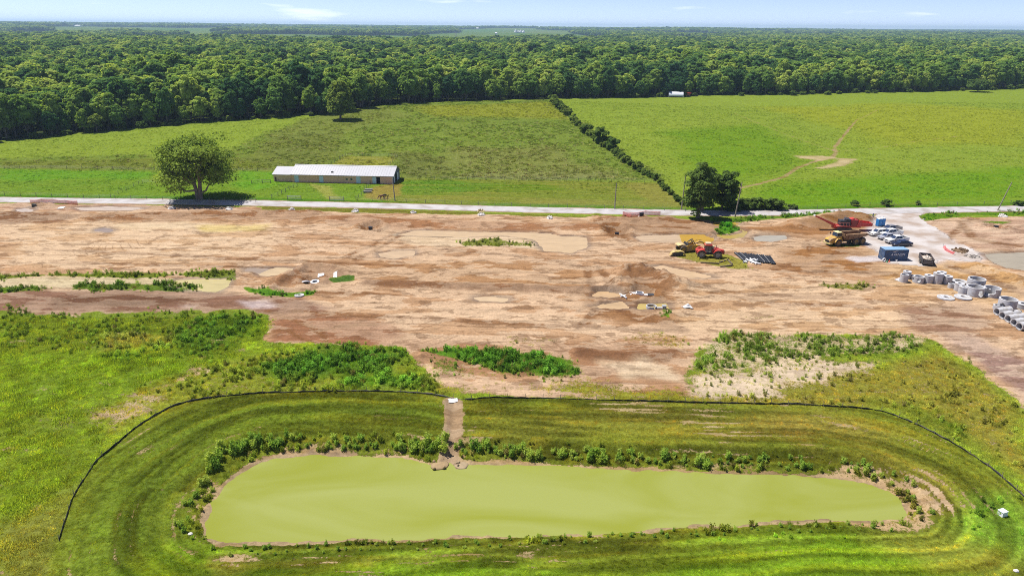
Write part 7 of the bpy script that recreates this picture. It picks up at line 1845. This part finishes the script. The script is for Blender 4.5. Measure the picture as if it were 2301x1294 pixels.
# ---------------------------------------------------------------- blue shipping container with lettering
def container():
    g = G(1985, 586.5); e = empty('shipping_container', (g.x, g.y, g.z + .02), math.radians(2.5), 'blue corrugated shipping container with white lettering', 'container')
    blue = mat('container_blue', (.035, .085, .19), .55, var=.18, vscale=1.2, dirt=(.06, .08, .12), dscale=1.1, damt=.4)
    top = mat('container_roof_lit', (.22, .36, .52), .55, var=.15, vscale=1.0)  # sunlit top painted in: paler than the blue of the sides
    L, Wd, H = 5.6, 2.44, 2.6; n = 22
    def corr(y, sgn):
        mb = MB(); vs = []
        for i in range(n * 4 + 1):
            x = .12 + (L - .24) * i / (n * 4); off = (0, .036, .036, 0)[i % 4] * sgn
            vs += [(x, y + off, .15), (x, y + off, H - .1)]
        mb.add(vs, [(2 * i, 2 * i + 2, 2 * i + 3, 2 * i + 1) for i in range(n * 4)]); return mb
    corr(.04, 1).obj('side_wall', blue, e); corr(Wd - .04, -1).obj('side_wall', blue, e)
    fr = MB()
    for x in (0, L - .12):
        for y in (0, Wd - .12): fr.box(x, x + .12, y, y + .12, 0, H)
    for y in (0, Wd - .1): fr.box(.12, L - .12, y, y + .1, 0, .15); fr.box(.12, L - .12, y, y + .1, H - .1, H - .003)
    for x in (0, L - .1): fr.box(x, x + .1, .12, Wd - .12, 0, .15); fr.box(x, x + .1, .12, Wd - .12, H - .12, H - .003)
    fr.obj('frame', blue, e)
    rf = MB(); rf.box(.0, L, .0, Wd, H, H + .03)
    for i in range(14): x = .3 + i * (L - .6) / 13; rf.box(x - .05, x + .05, .15, Wd - .15, H + .03, H + .05)
    rf.obj('roof', top, e)
    bk = MB(); bk.box(L - .1, L - .06, .12, Wd - .12, .15, H - .12); bk.obj('end_wall', blue, e)
    for k in range(2):
        d = MB(); y0 = .13 + k * 1.1; d.box(.03, .08, y0, y0 + 1.08, .16, H - .13); do = d.obj('door', blue, e)
        for q in (.3, .75): b = MB(); b.tube((.0, y0 + q, .2), (.0, y0 + q, H - .2), .025, .025, 8); b.obj('lock_bar', mat('pale_bar', (.42, .50, .55), .5), do)
    fl = MB(); fl.box(.1, L - .1, .1, Wd - .1, .1, .14); fl.obj('floor', steel_m, e)
    # lettering and swoosh painted on the side
    cu = bpy.data.curves.new('lettering', 'FONT'); cu.body = 'AVANZM'; cu.size = .78; cu.extrude = .004; cu.shear = .25; cu.space_character = 1.02; cu.align_x = 'CENTER'
    o = bpy.data.objects.new('lettering_curve', cu); me_ = bpy.data.meshes.new_from_object(o); bpy.data.objects.remove(o); o = bpy.data.objects.new('lettering', me_); COL.objects.link(o); o.parent = e; o.location = (L * .56, .028, 1.18); o.rotation_euler = (math.pi / 2, 0, 0); o.data.materials.clear(); o.data.materials.append(white_m)
    sw = MB(); pts = []
    m_ = 12
    for i in range(m_ + 1):
        t = i / m_; x = 1.95 + 1.25 * t; z = 2.02 + .27 * math.sin(t * 1.5); w = .015 + .06 * math.sin(math.pi * min(1, t * .75 + .25)); pts.append((x, z, w))
    vs = []
    for x, z, w in pts: vs += [(x, .022, z - w), (x, .022, z + w), (x, .03, z + w), (x, .03, z - w)]
    fs = [f for i in range(m_) for f in ((4 * i, 4 * i + 4, 4 * i + 5, 4 * i + 1), (4 * i + 1, 4 * i + 5, 4 * i + 6, 4 * i + 2), (4 * i + 2, 4 * i + 6, 4 * i + 7, 4 * i + 3), (4 * i + 3, 4 * i + 7, 4 * i + 4, 4 * i))]
    sw.add(vs, fs); sw.obj('swoosh', white_m, e)
container()
g = G(1986, 588.5); mb = MB(); mb.lathe([(.30, -.1), (.46, -.1), (.46, .1), (.30, .1)], 22, (0, 0, .42), 'y'); mb.obj('white_hoop', whiteplastic_m, None, g, .2, label='white upright hoop leaning at the container foot', cat='hoop')
for px, py, c, lab in [(1998, 589, (.6, .12, .05), 'orange cone lying at the container foot'), (2014, 588, (.7, .7, .7), 'white bucket at the container foot'), (1993, 589.5, (.12, .3, .16), 'green crate left of the orange cone')]:
    g = G(px, py); mb = MB()
    if 'cone' in lab: mb.tube((0, 0, .04), (0, 0, .6), .2, .04, 14); mb.box(-.25, .25, -.25, .25, 0, .04)
    elif 'bucket' in lab: mb.lathe([(.15, 0), (.19, .4), (.17, .4), (.13, .03)], 16); mb.tube((-.19, 0, .4), (.19, 0, .46), .012, .012, 6)
    else: mb.box(-.3, .3, -.2, .2, 0, .25); mb.box(-.33, .33, -.23, .23, .25, .3)
    o = mb.obj({'c': 'traffic_cone', 'b': 'bucket', 'g': 'crate'}['c' if 'cone' in lab else ('b' if 'bucket' in lab else 'g')], mat('small_thing', c, .5), None, g, .3, label=lab, cat=lab.split()[1])

# ---------------------------------------------------------------- dump trailer full of debris
def trailer():
    g = G(2084, 598.5); e = empty('dump_trailer', (g.x, g.y, g.z), math.radians(-20), 'dark open dump trailer loaded with debris', 'trailer')
    Wd, L, z0, z1 = 2.3, 5.2, .55, 1.55; t = .07
    b = MB(); b.box(-Wd / 2, Wd / 2, 0, L, z0 - .1, z0); b.box(-Wd / 2, -Wd / 2 + t, 0, L, z0, z1); b.box(Wd / 2 - t, Wd / 2, 0, L, z0, z1); b.box(-Wd / 2 + t, Wd / 2 - t, L - t, L, z0, z1); b.obj('bed', steel_m, e)
    tg = MB(); tg.box(-Wd / 2 + t, Wd / 2 - t, -.03, .04, z0, z1 - .02); tg.obj('tailgate', mat('trailer_black', (.03, .032, .035), .5), e)
    for z in (z0 + .12, z0 + .52): q = MB(); q.box(-Wd / 2 + .2, Wd / 2 - .2, -.06, -.03, z, z + .14); q.obj('reflective_bar', mat('grey_bar', (.30, .31, .33), .4), e)
    rl = MB(); rl.box(-Wd / 2 - .04, -Wd / 2 + .1, 0, L, z1, z1 + .08); rl.box(Wd / 2 - .1, Wd / 2 + .04, 0, L, z1, z1 + .08); rl.box(-Wd / 2 + .1, Wd / 2 - .1, L - .1, L + .04, z1, z1 + .08); rl.obj('top_rail', mat('rail_brown', (.10, .07, .06), .6), e)
    for y in (1.7, 2.6):
        for s in (-1, 1): wheel(e, 0, 0, 0, .38, .24, chrome_m).matrix_local = Matrix.Translation((s * (Wd / 2 + .14), y, .38)) @ Matrix.Rotation(math.pi / 2, 4, 'Z')
    lg = MB(); lg.box(-.15, .15, L, L + 1.3, .45, .6); lg.tube((0, L + 1.0, 0), (0, L + 1.0, .5), .05, .05, 8); lg.obj('drawbar', steel_m, e)
    bb = MB(); bb.box(-1.0, 1.0, -.04, .0, .3, .45); bb.obj('bumper', steel_m, e)
    db = MB()
    for i in range(46):
        a = rngo.uniform(-.95, .95); y = rngo.uniform(.25, L - .3); r = rngo.uniform(.10, .3); db.ico((a, y, z0 + .45 + .35 * (1 - abs(a)) + rngo.uniform(-.05, .15)), r, 1, .4, rngo, (1, 1.3, .6))
    db.box(-1.05, 1.05, .1, L - .1, z0, z0 + .45)
    o = db.obj('debris', mat('debris', (.40, .31, .25), .9, var=.4, vscale=3, dirt=(.66, .62, .56), dscale=2.2, damt=.5), e); o['kind'] = 'stuff'
trailer()

# ---------------------------------------------------------------- portable toilets
def toilet(px, py, rz, label):
    g = G(px, py); e = empty('portable_toilet', (g.x, g.y, g.z + .02), rz, label, 'portable toilet', 'portable toilets on the driveway')
    bl = mat('toilet_blue', (.02, .20, .52), .45, var=.08)
    b = MB(); b.box(-.55, .55, -.55, .55, .12, 2.05)
    for k in range(4): x = -.4 + .27 * k; b.box(x - .03, x + .03, -.57, -.55, .3, 1.9); b.box(.55, .57, x - .03, x + .03, .3, 1.9); b.box(-.57, -.55, x - .03, x + .03, .3, 1.9)
    b.obj('cabin', bl, e, bevel=.03)
    r = MB(); r.hexa([(-.6, -.6, 2.05), (.6, -.6, 2.05), (.6, .6, 2.05), (-.6, .6, 2.05)], [(-.42, -.42, 2.3), (.42, -.42, 2.3), (.42, .42, 2.3), (-.42, .42, 2.3)]); r.obj('roof', white_m, e, bevel=.05)
    d = MB(); d.box(-.38, .38, -.60, -.575, .2, 1.95); do = d.obj('door', mat('toilet_door', (.03, .25, .6), .45), e); h = MB(); h.box(.22, .3, -.64, -.60, 1.0, 1.15); h.obj('handle', white_m, do)
    s = MB(); s.box(-.6, .6, -.6, .6, 0, .12); s.obj('skid', steel_m, e)
    v = MB(); v.tube((.35, .35, 2.1), (.35, .35, 2.5), .05, .05, 8); v.obj('vent_pipe', bl, e)
toilet(1973.5, 508.5, .25, 'left blue portable toilet with white roof beside the driveway')
toilet(1981, 507.5, .1, 'right blue portable toilet with white roof beside the driveway')
g = G(1961, 489); mb = MB(); mb.tube((0, 0, .04), (0, 0, 1.0), .16, .09, 12); mb.box(-.3, .3, -.3, .3, 0, .06); mb.tube((0, 0, .7), (0, 0, .85), .13, .12, 12); mb.obj('channelizer', mat('dark_blue_post', (.06, .08, .2), .5), None, g, 0, label='small dark marker post on the gravel behind the toilets', cat='marker post')

# ---------------------------------------------------------------- far field: hoop shelter, red wagon, tractor-like heap
def far_field():
    g = G(1518, 218.5); k = mpp(1518, 218)
    e = empty('hoop_shelter', (g.x, g.y, g.z), math.radians(-8), 'white arched livestock shelter at the far edge of the right pasture', 'shelter')
    L, Wd, H = 32 * k, 9.0, 4.2
    n = 12; b = MB(); vs = []
    for i in range(n + 1): a = math.pi * i / n; y = -Wd / 2 * math.cos(a); z = .9 + (H - .9) * math.sin(a) ** .8; vs += [(-L / 2, y, z), (L / 2, y, z), (-L / 2, y * .97, z - .12), (L / 2, y * .97, z - .12)]
    b.add(vs, [f for i in range(n) for f in ((4 * i, 4 * i + 1, 4 * i + 5, 4 * i + 4), (4 * i + 2, 4 * i + 6, 4 * i + 7, 4 * i + 3))]); b.obj('cover', mat('shelter_cover', (.60, .62, .68), .5, var=.04), e)
    w = MB(); 
    ew = [(-L / 2 + .3, -Wd / 2 * .96 * math.cos(math.pi * i / n), .85 + (H - 1.0) * math.sin(math.pi * i / n) ** .8) for i in range(n + 1)]
    w.add(ew + [(-L / 2 + .3, Wd / 2 * .96, 0), (-L / 2 + .3, -Wd / 2 * .96, 0)], [tuple(range(n + 3))]); w.obj('end_panel', white_m, e)
    for x in (-L / 2, L / 2 - .4): q = MB(); q.box(x, x + .4, -Wd / 2 - .1, -Wd / 2 + .2, 0, 1.1); q.obj('corner_post', white_m, e)
    d = MB(); d.box(-L / 2 + .4, L / 2 - .4, -Wd / 2 + .1, -Wd / 2 + .2, 0, .95); d.obj('side_board', mat('shelter_dark', (.02, .02, .025), .9), e)
    g = G(1545, 217); e = empty('gravity_wagon', (g.x, g.y, g.z), .1, 'red grain wagon right of the white arched shelter', 'wagon')
    b = MB(); b.hexa([(-1.6, -1.2, 1.1), (1.2, -1.2, .9), (1.2, 1.2, .9), (-1.6, 1.2, 1.1)], [(-2.6, -1.7, 2.9), (2.6, -1.7, 2.9), (2.6, 1.7, 2.9), (-2.6, 1.7, 2.9)]); b.obj('hopper', red_m, e)
    c = MB(); c.box(-2.0, 2.0, -.7, .7, .7, .9); c.box(-3.6, -2.0, -.1, .1, .6, .75); c.obj('running_gear', steel_m, e)
    for x in (-1.4, 1.4):
        for s in (-1, 1): wheel(e, x, s * 1.0, .5, .5, .35, red_m)
    g = G(1564, 217); e = empty('old_implement', (g.x, g.y, g.z), .2, 'dark green farm implement in the grass right of the red wagon', 'farm implement')
    b = MB(); b.box(-1.6, 1.6, -.6, .6, .6, 1.1); b.tube((-1.8, 0, .9), (1.8, 0, 1.6), .1, .1, 8); b.obj('frame', mat('implement_green', (.03, .06, .04), .7), e)
    for x in (-1.1, 1.1):
        for s in (-1, 1): wheel(e, x, s * .7, .5, .5, .3, steel_m)
far_field()

# ---------------------------------------------------------------- far buildings among the distant woods
def house(px, py, w, d, h, rh, wall_c, roof_c, label, name='farm_building', cat='building', zz=2.0, wins=3):
    x, y = P(px, py, zz); z = hz(x, y)
    e = empty(name, (x, y, z), rngo.uniform(-.4, .4), label, cat)
    wm, rm = mat('far_wall', wall_c, .7), mat('far_roof', roof_c, .7)
    b = MB(); b.box(-w / 2, w / 2, -d / 2, d / 2, -2, h); b.add([(-w / 2, -d / 2, h), (-w / 2, d / 2, h), (-w / 2, 0, h + rh), (w / 2, -d / 2, h), (w / 2, d / 2, h), (w / 2, 0, h + rh)], [(0, 2, 1), (3, 4, 5)]); b.obj('wall', wm, e)
    r = MB()
    for s in (-1, 1): r.hexa([(-w / 2 - .6, s * (d / 2 + .6), h - .3), (w / 2 + .6, s * (d / 2 + .6), h - .3), (w / 2 + .6, 0, h + rh), (-w / 2 - .6, 0, h + rh)], [(-w / 2 - .6, s * (d / 2 + .6), h), (w / 2 + .6, s * (d / 2 + .6), h), (w / 2 + .6, 0, h + rh + .3), (-w / 2 - .6, 0, h + rh + .3)])
    r.obj('roof', rm, e)
    for k in range(wins): q = MB(); xx = -w / 2 + w * (k + .5) / wins; q.box(xx - w * .06, xx + w * .06, -d / 2 - .08, -d / 2 - .02, h * .35, h * .75); q.obj('window', glass_m, e)
house(910, 93, 22, 14, 6, 5, (.72, .72, .74), (.45, .46, .50), 'pale far farmhouse with grey roof in the clearing left of the pylon')
house(846, 97, 16, 11, 5, 4, (.55, .55, .57), (.40, .40, .44), 'grey roofed far house at the left end of the far clearing')
house(1006, 97, 13, 10, 5, 4, (.62, .40, .30), (.62, .58, .56), 'brick coloured far house just left of the pylon')
house(996, 94, 15, 11, 5, 4, (.40, .36, .36), (.25, .25, .29), 'dark roofed far house behind the brick coloured one')
house(256, 67, 100, 32, 9, 4, (.72, .72, .74), (.70, .70, .72), 'long low white warehouse on the left horizon', wins=6)
house(178, 69.5, 50, 24, 8, 5, (.74, .74, .75), (.70, .70, .72), 'white barn on the left horizon left of the long warehouse', wins=4)
house(131, 69, 22, 16, 7, 5, (.74, .74, .75), (.60, .60, .64), 'small white far building left of the white barn')
house(76, 67, 52, 20, 6, 4, (.72, .72, .73), (.66, .66, .70), 'low white far building near the left picture edge', wins=4)
house(1073, 73.5, 22, 18, 9, 6, (.76, .76, .76), (.70, .70, .72), 'tiny white far building between pylon and silos')
house(1115, 82, 12, 9, 7, 4, (.76, .76, .76), (.68, .68, .70), 'tiny white far shed below the silos')
for k, (px, r, h) in enumerate([(1159, 11, 14), (1164.5, 8, 12), (1170, 9, 15), (1176, 9, 13)]):
    x, y = P(px, 78.5, 4.0); z = hz(x, y); e = empty('grain_silo', (x, y, z), 0, ['leftmost white grain silo on the horizon', 'small second white grain silo on the horizon', 'tallest white grain silo on the horizon', 'rightmost white grain silo on the horizon'][k], 'silo')
    b = MB(); b.lathe([(.01, -2), (r, -2), (r, h), (.01, h)], 20); b.obj('bin', mat('silo_white', (.74, .75, .77), .5), e)
    c = MB(); c.lathe([(.01, h), (r * 1.03, h), (r * .3, h + r * .5), (.01, h + r * .55)], 20); c.obj('cone_roof', mat('silo_roof', (.72, .73, .76), .5), e)
def pylon(px, py, h, label):
    x, y = P(px, py, 1.5); z = hz(x, y); e = empty('power_pylon', (x, y, z), .3, label, 'pylon')
    m = mat('pylon_steel', (.42, .42, .40), .6, .3); b = MB(); w = h * .09
    lv = [0, .25, .5, .7, .85, 1.0]
    for i in range(5):
        w0, w1 = w * (1 - .85 * lv[i]), w * (1 - .85 * lv[i + 1]); z0, z1 = h * lv[i], h * lv[i + 1]
        cs = [(-1, -1), (1, -1), (1, 1), (-1, 1)]
        for k in range(4):
            a, c = cs[k], cs[(k + 1) % 4]
            b.tube((a[0] * w0, a[1] * w0, z0), (a[0] * w1, a[1] * w1, z1), .22, .22, 4); b.tube((a[0] * w0, a[1] * w0, z0), (c[0] * w1, c[1] * w1, z1), .14, .14, 4); b.tube((c[0] * w0, c[1] * w0, z0), (a[0] * w1, a[1] * w1, z1), .14, .14, 4)
    b.obj('mast', m, e)
    for zf in (.72, .84, .96): a = MB(); a.tube((-h * .13, 0, h * zf), (h * .13, 0, h * zf), .2, .2, 4); a.obj('cross_arm', m, e)
pylon(1025, 97, 34, 'lattice power pylon rising above the far clearing')
pylon(1524, 96, 30, 'lattice power pylon above the far woods right of centre')

# ---------------------------------------------------------------- silt fence round the pond basin
def silt_fence():
    pts = []; line = [P(133, 1216)] + SILT[2:]
    for (a, b) in zip(line[:-1], line[1:]):
        n = max(1, int(math.hypot(b[0] - a[0], b[1] - a[1]) / .6))
        for i in range(n): pts.append((a[0] + (b[0] - a[0]) * i / n, a[1] + (b[1] - a[1]) * i / n))
    xs = np.array([p[0] for p in pts]); ys = np.array([p[1] for p in pts])
    ker = np.ones(5) / 5; xs[2:-2] = np.convolve(xs, ker, 'valid'); ys[2:-2] = np.convolve(ys, ker, 'valid')
    zs = hfull(xs, ys); o0 = Vector((xs[0], ys[0], zs[0]))
    e = empty('silt_fence', o0, 0, 'low black silt fence curving round the pond basin', 'fence')
    s = np.arange(len(xs)); hh = .25 + .14 * (fbm(s * .21, s * 0 + .5, 3, 211) - .5) * 2 + .05 * np.sin(s * 2.1)
    lowered = (fbm(s * .05, s * 0 + 3.3, 2, 215) > .68); hh = np.where(lowered, hh * .55, hh)
    hh = np.where(np.hypot(xs - RILL[0][0], ys - RILL[0][1]) < 1.7, .04, hh)
    lean = .22 * (fbm(s * .13, s * 0 + 7.7, 3, 213) - .5) * 2
    tx = np.gradient(xs); ty = np.gradient(ys); tl = np.hypot(tx, ty); nx, ny = -ty / tl, tx / tl
    mb = MB(); vs = []
    for i in range(len(xs)):
        bx, by, bz = xs[i] - o0.x, ys[i] - o0.y, zs[i] - o0.z
        wv = .05 * math.sin(i * 1.9)
        vs += [(bx, by, bz - .12), (bx + nx[i] * (lean[i] * .5 + wv), by + ny[i] * (lean[i] * .5 + wv), bz + hh[i] * .55), (bx + nx[i] * lean[i], by + ny[i] * lean[i], bz + hh[i])]
    mb.add(vs, [f for i in range(len(xs) - 1) for f in ((3 * i, 3 * i + 3, 3 * i + 4, 3 * i + 1), (3 * i + 1, 3 * i + 4, 3 * i + 5, 3 * i + 2))], True)
    o = mb.obj('fabric', mat('silt_fabric', (.016, .016, .018), .6, var=.3, vscale=1.0, dirt=(.08, .065, .05), dscale=.8, damt=.3), e)
    sd = o.modifiers.new('thick', 'SOLIDIFY'); sd.thickness = .02
    st = MB(); st.box(-.025, .025, -.025, .025, -.2, .78); ME_ = st.mesh('stake', wood_post_m)
    for i in range(0, len(xs), 4):
        q = bpy.data.objects.new('stake', ME_); COL.objects.link(q); q.parent = e; q.location = (xs[i] - o0.x + nx[i] * -.05, ys[i] - o0.y - .05, zs[i] - o0.z); q.rotation_euler = (rngo.uniform(-.12, .12), rngo.uniform(-.12, .12), rngo.uniform(0, 1))
silt_fence()
rag(1018, 901, 1.5, .9, 'grey-white fabric slumped at the break of the silt fence', .3)
# white utility box in the weeds at the lower right
def ubox():
    g = G(2251, 1158); e = empty('utility_box', (g.x, g.y, g.z), .35, 'small white utility box in the weeds at the lower right', 'utility box')
    b = MB(); b.hexa([(-.42, -.36, 0), (.42, -.36, 0), (.42, .36, 0), (-.42, .36, 0)], [(-.36, -.3, .55), (.36, -.3, .55), (.36, .3, .55), (-.36, .3, .55)]); b.obj('body', whiteplastic_m, e, bevel=.03)
    l = MB(); l.box(-.41, .41, -.35, .35, .55, .63); l.obj('lid', mat('box_lid', (.70, .76, .78), .5), e, bevel=.02)
ubox()
for px, py, r, lab in [(428, 1200, .28, 'single pale stone on the left pond bank'), (2283, 1284, .30, 'single pale stone in the grass at the lower right corner')]:
    g = G(px, py); mb = MB(); mb.ico((0, 0, r * .2), r * .75, 2, .12, rngo, (1.2, 1, .7)); mb.obj('stone', rock_m, None, g, 0, label=lab, cat='stone')
# sediment fan where the run enters the pond
heap(988, 1043, 1.2, .2, 3, 'grey mound of sediment left of the muddy run at the pond', mat('sediment', A(200, 170, 128), .95, var=.15, vscale=2), 'sediment mound', 'sediment_mound')
heap(1036, 1042, 1.1, .2, 3, 'grey mound of sediment right of the muddy run at the pond', mat('sediment_pale', A(206, 182, 146), .95, var=.15, vscale=2), 'sediment mound', 'sediment_mound')
# spillage of broken rubble by the driveway
heap(2158, 564, 2.2, .5, 30, 'brown rubble heap beside the collapsed pink netting', mat('rubble', A(150, 122, 92), .95, var=.25, vscale=2), 'rubble heap', 'rubble_heap', size=.3)
heap(2188, 578, 2.0, .35, 24, 'pale grey rubble at the lower right driveway edge', mat('rubble_grey', A(206, 196, 186), .95, var=.2, vscale=2), 'rubble heap', 'rubble_heap')

# ================================================================ HAZE
def haze():
    m = bpy.data.materials.new('haze'); m.use_nodes = True
    nt = m.node_tree; nt.nodes.clear()
    out = nt.nodes.new('ShaderNodeOutputMaterial'); v = nt.nodes.new('ShaderNodeVolumePrincipled')
    v.inputs['Color'].default_value = (.50, .70, 1.0, 1); v.inputs['Density'].default_value = 8.0e-5; v.inputs['Anisotropy'].default_value = 0.2
    nt.links.new(v.outputs[0], out.inputs['Volume'])
    mb = MB(); mb.box(-16000, 16000, -400, 17500, -40, 128)
    return mb.obj('haze', m, label='thin bluish summer haze over the countryside', kind='stuff')
haze()
